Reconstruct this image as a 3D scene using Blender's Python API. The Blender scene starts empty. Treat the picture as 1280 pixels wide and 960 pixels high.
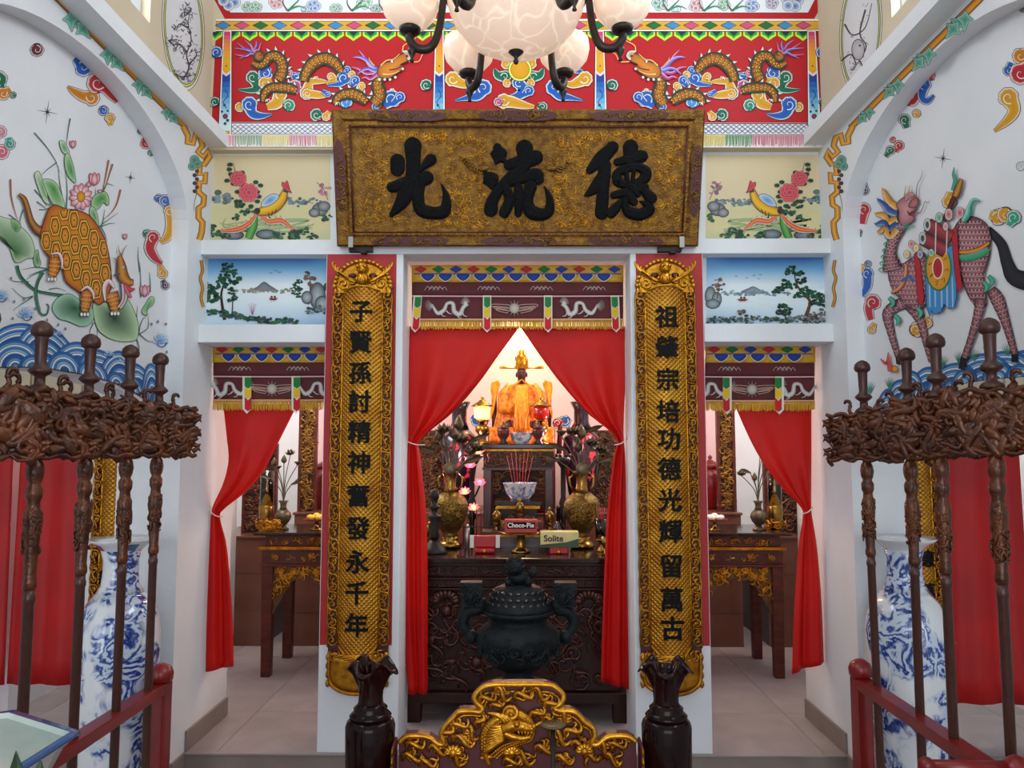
import bpy, bmesh, math, random
from mathutils import Vector, Matrix, geometry
from math import sin, cos, pi, radians as R
V = Vector
S = bpy.context.scene
COL = S.collection

# ------------------------------------------------------------ camera
FPX, PITCH, YAW, HC = 980.0, R(4.8), R(0.55), 1.70
cam_d = bpy.data.cameras.new('camera')
cam_d.sensor_width = 36.0
cam_d.lens = FPX / 1280.0 * 36.0
cam_d.clip_start = 0.05
cam = bpy.data.objects.new('camera', cam_d)
COL.objects.link(cam)
cam.location = (0, 0, HC)
cam.rotation_euler = (pi / 2 + PITCH, 0, YAW)
S.camera = cam

# ------------------------------------------------------------ sky and daylight
W = bpy.data.worlds.new('sky')
S.world = W
W.use_nodes = True
W.node_tree.nodes['Background'].inputs['Color'].default_value = (0.86, 0.93, 1.0, 1)
W.node_tree.nodes['Background'].inputs['Strength'].default_value = 1.0

def area(name, loc, rot, sx, sy, power, col):
    d = bpy.data.lights.new(name, 'AREA')
    d.shape = 'RECTANGLE'; d.size = sx; d.size_y = sy
    d.energy = power; d.color = col
    o = bpy.data.objects.new(name, d); COL.objects.link(o)
    o.location = loc; o.rotation_euler = rot
    return o
# daylight through the open temple front behind the camera
area('front_daylight', (0, -3.3, 2.5), (R(86), 0, 0), 3.2, 2.6, 98, (0.85, 0.93, 1.0))
# daylight through the high side windows of the hall
area('window_daylight_left', (-1.70, 2.28, 4.11), (0, R(-90), 0), 0.98, 2.1, 30, (0.84, 0.92, 1.0))
area('window_daylight_right', (1.65, 2.2, 4.08), (0, R(90), 0), 0.98, 2.1, 42, (0.84, 0.92, 1.0))
# daylight through the open fronts of the two side aisles
area('aisle_daylight_left', (-2.7, 0.3, 1.4), (pi / 2, 0, 0), 1.5, 2.2, 26, (0.92, 0.96, 1.0))
area('aisle_daylight_right', (2.65, 0.3, 1.4), (pi / 2, 0, 0), 1.5, 2.2, 20, (0.92, 0.96, 1.0))
# ceiling tubes inside the sanctum behind the screen wall
area('sanctum_tube_light_left', (-1.9, 5.4, 2.98), (0, 0, 0), 0.9, 1.2, 42, (1.0, 0.97, 0.95))
area('sanctum_tube_light_right', (1.85, 5.4, 2.98), (0, 0, 0), 0.9, 1.2, 42, (1.0, 0.97, 0.95))
# ceiling tubes in the rooms behind the red aisle hangings
area('aisle_tube_light_left', (-2.9, 4.85, 2.66), (0, 0, 0), 0.9, 0.5, 22, (1.0, 0.98, 0.96))
area('aisle_tube_light_right', (2.85, 4.85, 2.66), (0, 0, 0), 0.9, 0.5, 22, (1.0, 0.98, 0.96))

vs = S.view_settings
vs.view_transform = 'Standard'
vs.look = 'None'
vs.gamma = 1.0
vs.use_curve_mapping = False
vs.exposure = 0.0
S.cycles.use_denoising = True
S.cycles.max_bounces = 8
S.cycles.sample_clamp_indirect = 6.0

# ------------------------------------------------------------ pixel rays (photo 1280 x 960)
_M = Matrix.Rotation(YAW, 3, 'Z') @ Matrix.Rotation(PITCH, 3, 'X')
def ray(x, y):
    return _M @ V(((x - 640) / FPX, 1.0, -(y - 480) / FPX))
C0 = V((0, 0, HC))
def UY(x, y, D):
    d = ray(x, y); return C0 + d * (D / d.y)
def UX(x, y, X):
    d = ray(x, y); return C0 + d * (X / d.x)
def UZ(x, y, Z):
    d = ray(x, y); return C0 + d * ((Z - HC) / d.z)
def UP(x, y, p, n):
    d = ray(x, y); return C0 + d * ((p - C0).dot(n) / d.dot(n))

# ------------------------------------------------------------ colour and materials
def lin(c):
    return c / 12.92 if c <= 0.04045 else ((c + 0.055) / 1.055) ** 2.4
def hexc(h):
    if not isinstance(h, str): return tuple(h)
    h = h.lstrip('#')
    return tuple(lin(int(h[i:i + 2], 16) / 255.0) for i in (0, 2, 4))
def mixc(a, b, t):
    return tuple(a[i] * (1 - t) + b[i] * t for i in range(3))

MATS = {}
def mat(name, col, rough=0.5, metal=0.0, col2=None, scale=8.0, bump=0.0, bscale=None, spec=None,
        coat=0.0, emit=None, estr=0.0, trans=0.0, stretch=None, thr=(0.35, 0.65), sheen=0.0, detail=4.0, sss=0.0):
    m = bpy.data.materials.new(name); m.use_nodes = True
    nt = m.node_tree; b = nt.nodes['Principled BSDF']
    c = hexc(col)
    b.inputs['Base Color'].default_value = (*c, 1)
    b.inputs['Roughness'].default_value = rough
    b.inputs['Metallic'].default_value = metal
    if spec is not None: b.inputs['Specular IOR Level'].default_value = spec
    if coat: b.inputs['Coat Weight'].default_value = coat; b.inputs['Coat Roughness'].default_value = 0.08
    if trans: b.inputs['Transmission Weight'].default_value = trans
    if sheen: b.inputs['Sheen Weight'].default_value = sheen
    if sss: b.inputs['Subsurface Weight'].default_value = sss; b.inputs['Subsurface Radius'].default_value = (0.05, 0.03, 0.02)
    if emit is not None:
        b.inputs['Emission Color'].default_value = (*hexc(emit), 1); b.inputs['Emission Strength'].default_value = estr
    if col2 is not None or bump:
        tc = nt.nodes.new('ShaderNodeTexCoord'); src = tc.outputs['Object']
        if stretch:
            mp = nt.nodes.new('ShaderNodeMapping'); mp.inputs['Scale'].default_value = stretch
            nt.links.new(src, mp.inputs['Vector']); src = mp.outputs['Vector']
    if col2 is not None:
        n = nt.nodes.new('ShaderNodeTexNoise'); n.inputs['Scale'].default_value = scale; n.inputs['Detail'].default_value = detail
        nt.links.new(src, n.inputs['Vector'])
        r = nt.nodes.new('ShaderNodeValToRGB')
        r.color_ramp.elements[0].position = thr[0]; r.color_ramp.elements[0].color = (*c, 1)
        r.color_ramp.elements[1].position = thr[1]; r.color_ramp.elements[1].color = (*hexc(col2), 1)
        nt.links.new(n.outputs['Fac'], r.inputs['Fac']); nt.links.new(r.outputs['Color'], b.inputs['Base Color'])
    if bump:
        n2 = nt.nodes.new('ShaderNodeTexNoise'); n2.inputs['Scale'].default_value = bscale or scale * 3; n2.inputs['Detail'].default_value = 3
        nt.links.new(src, n2.inputs['Vector'])
        bp = nt.nodes.new('ShaderNodeBump'); bp.inputs['Strength'].default_value = bump; bp.inputs['Distance'].default_value = 0.01
        nt.links.new(n2.outputs['Fac'], bp.inputs['Height']); nt.links.new(bp.outputs['Normal'], b.inputs['Normal'])
    MATS[name] = m
    return m
def paint_mat(name, rough=0.55, metal=0.0):
    m = bpy.data.materials.new(name); m.use_nodes = True
    nt = m.node_tree; b = nt.nodes['Principled BSDF']
    a = nt.nodes.new('ShaderNodeAttribute'); a.attribute_name = 'Col'
    nt.links.new(a.outputs['Color'], b.inputs['Base Color'])
    b.inputs['Roughness'].default_value = rough; b.inputs['Metallic'].default_value = metal
    b.inputs['Specular IOR Level'].default_value = 0.3
    MATS[name] = m
    return m
M = MATS
mat('white_wall', '#e6e9ec', 0.75, col2='#dfe3e6', scale=3, bump=0.08, bscale=60)
mat('beige_wall', '#d3c5ab', 0.75, col2='#cbbca1', scale=3, bump=0.08, bscale=60)
mat('cream_panel', '#e3d3b0', 0.7, col2='#dccba6', scale=4)
mat('ceiling_white', '#e8e8e6', 0.8)
mat('floor_tile', '#9f9392', 0.18, col2='#968a89', scale=5, spec=0.5)
mat('grout', '#6d6462', 0.7)
mat('baseboard', '#83766f', 0.3, col2='#8c7f78', scale=6)
mat('red_paint', '#b0161c', 0.5, col2='#a51218', scale=6)
mat('red_cloth', '#cc1408', 0.5, spec=0.25, col2='#bb0c08', scale=3, bump=0.10, bscale=260)
mat('red_curtain_dim', '#c00f10', 0.6, col2='#ad0c11', scale=3, bump=0.1, bscale=200)
mat('maroon_velvet', '#5e0d18', 0.7, col2='#520b15', scale=10, sheen=0.3)
mat('yellow_satin', '#d9a91c', 0.45, col2='#c48f10', scale=30)
mat('gold', '#b97f22', 0.34, 0.85, col2='#8a5511', scale=22, bump=0.25, bscale=70)
mat('gold_bright', '#d89b2a', 0.28, 0.8, col2='#a86f14', scale=30, bump=0.2, bscale=90)
mat('gold_brown', '#8c6424', 0.4, 0.65, col2='#634013', scale=30, bump=0.5, bscale=110)
mat('bronze_gold', '#6b4a26', 0.45, 0.45, col2='#4c2f18', scale=18, bump=0.35, bscale=80)
mat('dark_lacquer', '#451210', 0.35, col2='#310d0d', scale=10, coat=0.12)
mat('red_lacquer', '#80120f', 0.35, col2='#6c0e0d', scale=8, coat=0.12)
mat('maroon_lacquer', '#4c1214', 0.45, col2='#4a0c12', scale=20)
mat('carved_brown', '#3f1d0e', 0.32, 0.35, col2='#683617', scale=16, coat=0.12, bump=0.4, bscale=60)
mat('pole_brown', '#3f2119', 0.42, 0.1, col2='#4d2a20', scale=30, coat=0.15, stretch=(6, 6, 1))
mat('altar_wood', '#43160f', 0.4, spec=0.3, col2='#5c2418', scale=9, coat=0.1, stretch=(1, 4, 4))
mat('altar_dark', '#240b07', 0.36, spec=0.25, col2='#35120c', scale=9, stretch=(1, 4, 4))
mat('altar_top', '#20100d', 0.16, spec=0.35, col2='#2c1813', scale=6)
mat('altar_carve', '#34120a', 0.34, 0.25, col2='#4c1f0f', scale=20, coat=0.1)
mat('tile_brown', '#6e4334', 0.25, col2='#60392c', scale=4)
mat('dark_bronze', '#101416', 0.55, 0.1, spec=0.2, col2='#1a2124', scale=24, bump=0.4, bscale=60)
mat('black_wood', '#160806', 0.1, col2='#260d09', scale=6, spec=0.16)
mat('brass', '#9a7b3a', 0.25, 0.95, col2='#7d5f28', scale=20)
mat('brass_relief', '#80662f', 0.4, 0.85, col2='#5f4a20', scale=34, bump=0.9, bscale=55)
mat('old_bronze', '#6b604a', 0.4, 0.6, col2='#4d4432', scale=24, bump=0.2)
mat('iron', '#2a2725', 0.45, 0.6)
mat('steel', '#9a9a98', 0.3, 0.9)
mat('porcelain', '#e4e8ea', 0.12, coat=0.5)
mat('celadon', '#b9c9c2', 0.15, col2='#cfd8cf', scale=5, coat=0.5)
mat('cobalt_rim', '#34588c', 0.2, coat=0.4)
mat('leaf_dark', '#1f3524', 0.5, col2='#2c4a2c', scale=9)
mat('ink', '#040404', 0.55, col2='#080808', scale=12, spec=0.15)
mat('black_relief', '#040405', 0.6, spec=0.12, col2='#08080a', scale=16, bump=0.35, bscale=70)
mat('pink_wall', '#e9c6c8', 0.7)
mat('glass', '#ffffff', 0.05, trans=1.0)
mat('lampglass', '#f4dcc0', 0.35, col2='#fff0dc', scale=7, emit='#ffcf9a', estr=0.55, sss=0.0)
mat('lamp_iron', '#3a332c', 0.4, 0.6, col2='#2a2521', scale=20)
mat('wick_glow', '#ffd27a', 0.4, emit='#ffb44a', estr=6.0)
mat('pink_glow', '#ff8fa0', 0.4, emit='#ff6a8a', estr=3.0)
mat('pink_petal', '#ef8f9f', 0.4, emit='#ff5a7a', estr=0.9)
mat('warm_glow', '#ffe0a0', 0.4, emit='#ffb850', estr=2.6)
mat('red_glass', '#a01010', 0.15, emit='#c01808', estr=0.35, coat=0.5)
mat('skin_dark', '#3a1210', 0.4)
mat('robe_gold', '#b44808', 0.5, 0.15, col2='#ee9a1e', scale=34, bump=0.5, bscale=60)
mat('robe_yellow', '#efb52a', 0.5, 0.1, col2='#e88f18', scale=30, bump=0.3)
mat('paper_white', '#ded8cc', 0.7)
mat('box_red', '#a5121a', 0.4)
mat('box_cream', '#d9c98a', 0.45, col2='#c8c07a', scale=20)
mat('bottle_dark', '#1a0a08', 0.1, coat=0.6)
mat('candle_red', '#b0201c', 0.5)
mat('flower_yellow', '#d9b632', 0.6)
PAINT = paint_mat('mural_paint', 0.55)
EMBROID = paint_mat('embroidery', 0.6)

# ------------------------------------------------------------ mesh builder
def crom(pts, n=6, closed=False):
    """Catmull-Rom through pts (tuples of any length)"""
    P = [tuple(p) for p in pts]; k = len(P); out = []
    if k < 3: return P
    segs = k if closed else k - 1
    for i in range(segs):
        if closed: p0, p1, p2, p3 = P[(i - 1) % k], P[i], P[(i + 1) % k], P[(i + 2) % k]
        else: p0, p1, p2, p3 = P[max(i - 1, 0)], P[i], P[i + 1], P[min(i + 2, k - 1)]
        for j in range(n):
            t = j / n; t2 = t * t; t3 = t2 * t
            out.append(tuple(0.5 * (2 * b + (c - a) * t + (2 * a - 5 * b + 4 * c - d) * t2 + (3 * b - a - 3 * c + d) * t3)
                             for a, b, c, d in zip(p0, p1, p2, p3)))
    if not closed: out.append(P[-1])
    return out

class MB:
    def __init__(s): s.v = []; s.f = []; s.sm = []; s.c = []; s.hascol = False
    def add(s, vs, fs, smooth=False, cols=None):
        o = len(s.v); s.v += [V(p) for p in vs]
        for f in fs: s.f.append([o + i for i in f]); s.sm.append(smooth)
        if cols is not None: s.hascol = True; s.c += list(cols)
        else: s.c += [(1, 1, 1)] * len(vs)
        return s
    def box(s, lo, hi, rz=0.0, piv=None):
        x0, y0, z0 = lo; x1, y1, z1 = hi
        vs = [V(p) for p in ((x0, y0, z0), (x1, y0, z0), (x1, y1, z0), (x0, y1, z0), (x0, y0, z1), (x1, y0, z1), (x1, y1, z1), (x0, y1, z1))]
        if rz:
            p = V(piv) if piv else V(((x0 + x1) / 2, (y0 + y1) / 2, 0)); Mr = Matrix.Rotation(rz, 3, 'Z')
            vs = [Mr @ (q - p) + p for q in vs]
        return s.add(vs, [(3, 2, 1, 0), (4, 5, 6, 7), (0, 1, 5, 4), (1, 2, 6, 5), (2, 3, 7, 6), (3, 0, 4, 7)])
    def bar(s, a, b, w, h, up=(0, 0, 1)):
        a = V(a); b = V(b); t = (b - a).normalized(); u = V(up); r = t.cross(u)
        if r.length < 1e-5: r = t.cross(V((0, 1, 0)))
        r.normalize(); u = r.cross(t)
        vs = []
        for p in (a, b):
            for sx, sy in ((-1, -1), (1, -1), (1, 1), (-1, 1)): vs.append(p + r * (sx * w / 2) + u * (sy * h / 2))
        return s.add(vs, [(3, 2, 1, 0), (4, 5, 6, 7), (0, 1, 5, 4), (1, 2, 6, 5), (2, 3, 7, 6), (3, 0, 4, 7)])
    def tube(s, path, rad, n=8, cap=True, flat=None):
        P = [V(p) for p in path]; k = len(P)
        if not isinstance(rad, (list, tuple)): rad = [rad] * k
        elif len(rad) != k:
            rr = rad; rad = [rr[int(i / (k - 1) * (len(rr) - 1))] * (1 - (i / (k - 1) * (len(rr) - 1)) % 1) +
                             rr[min(int(i / (k - 1) * (len(rr) - 1)) + 1, len(rr) - 1)] * ((i / (k - 1) * (len(rr) - 1)) % 1) for i in range(k)]
        nrm = None; vs = []; fs = []
        for i in range(k):
            t = (P[min(i + 1, k - 1)] - P[max(i - 1, 0)])
            if t.length < 1e-9: t = V((0, 0, 1))
            t.normalize()
            if nrm is None:
                a = V((0, 0, 1)) if abs(t.z) < 0.9 else V((0, 1, 0))
                nrm = t.cross(a).normalized()
            else:
                nrm = nrm - t * nrm.dot(t)
                if nrm.length < 1e-6: nrm = t.cross(V((0.3, 0.5, 0.8)))
                nrm.normalize()
            bn = t.cross(nrm)
            for j in range(n):
                a = 2 * pi * j / n
                off = nrm * (cos(a) * rad[i]) + bn * (sin(a) * rad[i])
                if flat is not None: off = off - flat[0] * (off.dot(flat[0]) * (1 - flat[1]))
                vs.append(P[i] + off)
        for i in range(k - 1):
            for j in range(n):
                fs.append((i * n + j, i * n + (j + 1) % n, (i + 1) * n + (j + 1) % n, (i + 1) * n + j))
        if cap: fs.append(tuple(range(n - 1, -1, -1))); fs.append(tuple((k - 1) * n + j for j in range(n)))
        return s.add(vs, fs, True)
    def lathe(s, prof, n=24, c=(0, 0, 0), fn=None, cap=True, sy=1.0):
        c = V(c); vs = []; fs = []; k = len(prof)
        for i, (r, z) in enumerate(prof):
            for j in range(n):
                a = 2 * pi * j / n
                rr, zz = (r, z) if fn is None else fn(r, z, a, i)
                vs.append(c + V((cos(a) * rr, sin(a) * rr * sy, zz)))
        for i in range(k - 1):
            for j in range(n): fs.append((i * n + j, i * n + (j + 1) % n, (i + 1) * n + (j + 1) % n, (i + 1) * n + j))
        if cap:
            if prof[0][0] > 1e-4: fs.append(tuple(range(n - 1, -1, -1)))
            if prof[-1][0] > 1e-4: fs.append(tuple((k - 1) * n + j for j in range(n)))
        return s.add(vs, fs, True)
    def ball(s, c, r, n=10, m=6, rot=None):
        c = V(c); r = V((r, r, r)) if isinstance(r, (int, float)) else V(r)
        vs = [V((0, 0, -1))]; fs = []
        for i in range(1, m):
            t = pi * i / m - pi / 2
            for j in range(n):
                a = 2 * pi * j / n; vs.append(V((cos(a) * cos(t), sin(a) * cos(t), sin(t))))
        vs.append(V((0, 0, 1)))
        for j in range(n): fs.append((0, 1 + (j + 1) % n, 1 + j))
        for i in range(m - 2):
            for j in range(n):
                a = 1 + i * n + j; b = 1 + i * n + (j + 1) % n; fs.append((a, b, b + n, a + n))
        l = len(vs) - 1
        for j in range(n): fs.append((l, 1 + (m - 2) * n + j, 1 + (m - 2) * n + (j + 1) % n))
        out = []
        for p in vs:
            q = V((p.x * r.x, p.y * r.y, p.z * r.z))
            if rot: q = rot @ q
            out.append(q + c)
        return s.add(out, fs, True)
    def grid(s, fn, nu, nv, cu=False, smooth=True, cols=None, thick=0.0):
        vs = []; cl = []
        for i in range(nu + (0 if cu else 1)):
            for j in range(nv + 1):
                vs.append(V(fn(i / nu, j / nv)))
                if cols: cl.append(cols(i / nu, j / nv))
        fs = []; w = nv + 1; tot = nu if cu else nu + 1
        for i in range(nu):
            for j in range(nv):
                a = i * w + j; b = ((i + 1) % tot) * w + j
                fs.append((a, b, b + 1, a + 1))
        return s.add(vs, fs, smooth, cl if cols else None)
    def prism(s, pts, off, smooth=False):
        """pts: 3D outline in a plane, off: extrusion vector (towards the viewer side)"""
        P = [V(p) for p in pts]; off = V(off); n = len(P)
        tris = geometry.tessellate_polygon([P])
        vs = P + [p + off for p in P]; fs = []
        for t in tris:
            t = tuple(t); fs.append(t); fs.append(tuple(i + n for i in reversed(t)))
        for i in range(n): j = (i + 1) % n; fs.append((i, j, j + n, i + n))
        return s.add(vs, fs, smooth)
    def build(s, name, m, parent=None, world=False, recalc=True, bevel=0.0, thick=0.0, kind=None, label=None):
        me = bpy.data.meshes.new(name)
        me.from_pydata([tuple(v) for v in s.v], [], s.f)
        me.polygons.foreach_set('use_smooth', s.sm)
        if s.hascol:
            a = me.color_attributes.new('Col', 'FLOAT_COLOR', 'POINT')
            buf = []
            for c in s.c: buf += [c[0], c[1], c[2], 1.0]
            a.data.foreach_set('color', buf)
        if recalc:
            bm = bmesh.new(); bm.from_mesh(me); bmesh.ops.recalc_face_normals(bm, faces=bm.faces); bm.to_mesh(me); bm.free()
        me.materials.append(m if not isinstance(m, str) else M[m])
        o = bpy.data.objects.new(name, me); COL.objects.link(o)
        if parent is not None:
            o.parent = parent
            if world: o.matrix_parent_inverse = parent_world(parent).inverted()
        if bevel:
            b = o.modifiers.new('bevel', 'BEVEL'); b.width = bevel; b.segments = 2; b.limit_method = 'ANGLE'
        if thick:
            b = o.modifiers.new('solid', 'SOLIDIFY'); b.thickness = thick; b.offset = 0
        if kind: o['kind'] = kind
        if label: o['label'] = label
        return o
def parent_world(o):
    m = Matrix.Translation(o.location) @ o.rotation_euler.to_matrix().to_4x4() @ Matrix.Diagonal((*o.scale, 1))
    if o.parent: m = parent_world(o.parent) @ o.matrix_parent_inverse @ m
    return m
def tag(o, label=None, cat=None, group=None, kind=None):
    if label: o['label'] = label
    if cat: o['category'] = cat
    if group: o['group'] = group
    if kind: o['kind'] = kind
    return o
def thing(name, label, cat, loc=(0, 0, 0), rz=0.0, group=None, kind=None):
    o = bpy.data.objects.new(name, None); COL.objects.link(o)
    o.location = loc; o.rotation_euler = (0, 0, rz); o.empty_display_size = 0.1
    return tag(o, label, cat, group, kind)
def copy_tree(o, loc=None, rz=None, parent=None, label=None, sx=None):
    c = o.copy(); COL.objects.link(c)
    if parent is not None: c.parent = parent
    if loc is not None: c.location = loc
    if rz is not None: c.rotation_euler = (0, 0, rz)
    if sx is not None: c.scale = (sx, 1, 1) if not isinstance(sx, tuple) else sx
    if label: c['label'] = label
    for ch in [k for k in o.children]: copy_tree(ch, parent=c)
    return c

# carving: tapered scrolls on a surface fn(a, b, h) -> 3D point
def scroll(mb, fn, a, b, r, a0, turns, sg, rad, h=0.0, n=5, k=10):
    path = []
    for i in range(k + 1):
        t = i / k; ang = a0 + sg * turns * 2 * pi * t; rr = r * (1 - t) ** 0.8 + r * 0.12
        path.append(fn(a + cos(ang) * rr, b + sin(ang) * rr, h))
    mb.tube(path, [rad * (0.35 + 0.65 * min(1, i / k * 2)) for i in range(k + 1)], n)
def scurve(mb, fn, a, b, L, ang, rad, h=0.0, n=5, k=8, amp=0.25):
    path = []
    for i in range(k + 1):
        t = i / k - 0.5
        x = t * L; y = sin(t * 2 * pi) * L * amp
        path.append(fn(a + x * cos(ang) - y * sin(ang), b + x * sin(ang) + y * cos(ang), h))
    mb.tube(path, [rad * (0.3 + 0.7 * sin(pi * (0.08 + 0.84 * i / k))) for i in range(k + 1)], n)
def carve(mb, fn, a0, a1, b0, b1, count, seed, r0, r1, rad, h=0.004, blobs=0):
    rnd = random.Random(seed)
    for i in range(count):
        r = rnd.uniform(r0, r1)
        a = rnd.uniform(a0 + r * .6, a1 - r * .6) if a1 - a0 > r * 1.3 else (a0 + a1) / 2
        b = rnd.uniform(b0 + r * .6, b1 - r * .6) if b1 - b0 > r * 1.3 else (b0 + b1) / 2
        if rnd.random() < 0.6: scroll(mb, fn, a, b, r, rnd.uniform(0, 2 * pi), rnd.uniform(0.8, 1.4), rnd.choice((-1, 1)), rad * rnd.uniform(.7, 1.3), h + rnd.uniform(0, rad))
        else: scurve(mb, fn, a, b, r * rnd.uniform(1.8, 2.8), rnd.uniform(0, pi), rad * rnd.uniform(.8, 1.4), h + rnd.uniform(0, rad))
    for i in range(blobs):
        a = rnd.uniform(a0, a1); b = rnd.uniform(b0, b1); q = rnd.uniform(r0, r1) * .55
        mb.ball(fn(a, b, h), q, 7, 5)

# ------------------------------------------------------------ painting on walls (flat pictures)
class Paint:
    """collects flat coloured shapes drawn in photo pixels on a wall plane; later shapes lie a hair prouder"""
    def __init__(s, pt, n, base=0.0012, step=0.000012):
        s.p = V(pt); s.n = V(n).normalized(); s.h = max(base * 0.5, 0.0004); s.step = step; s.mb = MB()
    def m(s, x, y): return UP(x, y, s.p, s.n) + s.n * s.h
    def up(s): s.h += s.step
    def fan(s, pts, cin, cout=None, ctr=None, mid=0.6, line=None, lw=0.7, smooth=4):
        cin = hexc(cin); cout = hexc(cout) if cout else cin
        P = crom(pts, smooth, True) if smooth else [tuple(p) for p in pts]
        if ctr is None: ctr = (sum(p[0] for p in P) / len(P), sum(p[1] for p in P) / len(P))
        s.up(); vs = [s.m(*ctr)]; cl = [cin]; k = len(P)
        for t, c in ((mid, mixc(cin, cout, 0.45)), (1.0, cout)):
            for p in P: vs.append(s.m(ctr[0] + (p[0] - ctr[0]) * t, ctr[1] + (p[1] - ctr[1]) * t)); cl.append(c)
        fs = [(0, 1 + i, 1 + (i + 1) % k) for i in range(k)] + [(1 + i, 1 + k + i, 1 + k + (i + 1) % k, 1 + (i + 1) % k) for i in range(k)]
        s.mb.add(vs, fs, False, cl)
        if line: s.line(P + [P[0]], lw, line, smooth=0)
        return s
    def poly(s, pts, col, line=None, lw=0.7, smooth=0, grad=None):
        """flat fill; grad=(col_top, col_bottom) runs down the picture"""
        P = crom(pts, smooth, True) if smooth else [tuple(p) for p in pts]
        s.up(); W = [s.m(*p) for p in P]
        tris = [tuple(t) for t in geometry.tessellate_polygon([[V((p[0], p[1], 0)) for p in P]])]
        if grad:
            y0 = min(p[1] for p in P); y1 = max(p[1] for p in P); a, b = hexc(grad[0]), hexc(grad[1])
            cl = [mixc(a, b, (p[1] - y0) / max(y1 - y0, 1e-6)) for p in P]
        else: cl = [hexc(col)] * len(P)
        s.mb.add(W, tris, False, cl)
        if line: s.line(P + [P[0]], lw, line, smooth=0)
        return s
    def rect_grad(s, x0, y0, x1, y1, stops, nx=1, cf=None):
        """stops: [(t, colour)] from top to bottom, or cf(u, v) -> colour"""
        s.up(); ts = [t for t, c in stops] if cf is None else [i / 24 for i in range(25)]
        vs = []; cl = []; fs = []; nx = nx if cf is None else 24
        for j, t in enumerate(ts):
            for i in range(nx + 1):
                vs.append(s.m(x0 + (x1 - x0) * i / nx, y0 + (y1 - y0) * t)); cl.append(hexc(stops[j][1]) if cf is None else cf(i / nx, t))
        for j in range(len(ts) - 1):
            for i in range(nx): a = j * (nx + 1) + i; fs.append((a, a + 1, a + nx + 2, a + nx + 1))
        s.mb.add(vs, fs, False, cl); return s
    def line(s, pts, w, col, w1=None, smooth=4, col1=None):
        P = crom(pts, smooth) if smooth and len(pts) > 2 else [tuple(p) for p in pts]
        k = len(P); w1 = w if w1 is None else w1; c0 = hexc(col); c1 = hexc(col1) if col1 else c0
        s.up(); vs = []; cl = []
        for i in range(k):
            a = P[max(i - 1, 0)]; b = P[min(i + 1, k - 1)]; dx, dy = b[0] - a[0], b[1] - a[1]; l = math.hypot(dx, dy) or 1
            t = i / max(k - 1, 1); ww = (w + (w1 - w) * t) / 2
            nx, ny = -dy / l * ww, dx / l * ww
            vs += [s.m(P[i][0] + nx, P[i][1] + ny), s.m(P[i][0] - nx, P[i][1] - ny)]; cl += [mixc(c0, c1, t)] * 2
        s.mb.add(vs, [(2 * i, 2 * i + 1, 2 * i + 3, 2 * i + 2) for i in range(k - 1)], False, cl)
        return s
    def ribbon(s, pts, ws, cols, smooth=5, line=None, lw=0.6):
        """band with widths ws along pts and colours cols across it"""
        Q = crom([(p[0], p[1], w) for p, w in zip(pts, ws)], smooth); k = len(Q); nc = len(cols); cc = [hexc(c) for c in cols]
        s.up(); vs = []; cl = []; L = []; Rr = []
        for i in range(k):
            a = Q[max(i - 1, 0)]; b = Q[min(i + 1, k - 1)]; dx, dy = b[0] - a[0], b[1] - a[1]; l = math.hypot(dx, dy) or 1
            nx, ny = -dy / l, dx / l; w = max(Q[i][2], 0.05) / 2
            for j in range(nc):
                t = 1 - 2 * j / (nc - 1); vs.append(s.m(Q[i][0] + nx * w * t, Q[i][1] + ny * w * t)); cl.append(cc[j])
            L.append((Q[i][0] + nx * w, Q[i][1] + ny * w)); Rr.append((Q[i][0] - nx * w, Q[i][1] - ny * w))
        s.mb.add(vs, [(i * nc + j, i * nc + j + 1, (i + 1) * nc + j + 1, (i + 1) * nc + j) for i in range(k - 1) for j in range(nc - 1)], False, cl)
        if line: s.line(L + Rr[::-1] + [L[0]], lw, line, smooth=0)
        return Q
    def disc(s, x, y, r, cin, cout=None, line=None, lw=0.6, ry=None, n=18, rot=0.0, mid=0.6):
        ry = r if ry is None else ry; c, d = cos(rot), sin(rot)
        pts = [(x + cos(2 * pi * i / n) * r * c - sin(2 * pi * i / n) * ry * d, y + cos(2 * pi * i / n) * r * d + sin(2 * pi * i / n) * ry * c) for i in range(n)]
        return s.fan(pts, cin, cout, (x, y), mid, line=line, lw=lw, smooth=0)
    def scales(s, Q, step, col, lw=0.5, hl=None):
        """little scale arcs along a ribbon centre line Q = [(x, y, w)]"""
        acc = 0; last = Q[0]; row = 0
        for q in Q[1:]:
            d = math.hypot(q[0] - last[0], q[1] - last[1]); acc += d
            if acc >= step:
                acc = 0; row += 1; dx, dy = (q[0] - last[0]) / (d or 1), (q[1] - last[1]) / (d or 1); nx, ny = -dy, dx
                cnt = max(1, int(q[2] / step)); sp = q[2] / cnt
                for j in range(cnt + (row % 2)):
                    o = (j + 0.5 - (0.5 if row % 2 else 0)) * sp - q[2] / 2
                    if abs(o) > q[2] / 2 - 0.2 * sp: continue
                    cx, cy = q[0] + nx * o, q[1] + ny * o; r = sp * .5
                    if hl: s.disc(cx, cy, r * .45, hl, n=6)
                    s.line([(cx + nx * r, cy + ny * r), (cx + dx * r * .9 + nx * r * .55, cy + dy * r * .9 + ny * r * .55), (cx + dx * r * .9 - nx * r * .55, cy + dy * r * .9 - ny * r * .55), (cx - nx * r, cy - ny * r)], lw, col, smooth=0)
            last = q
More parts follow.
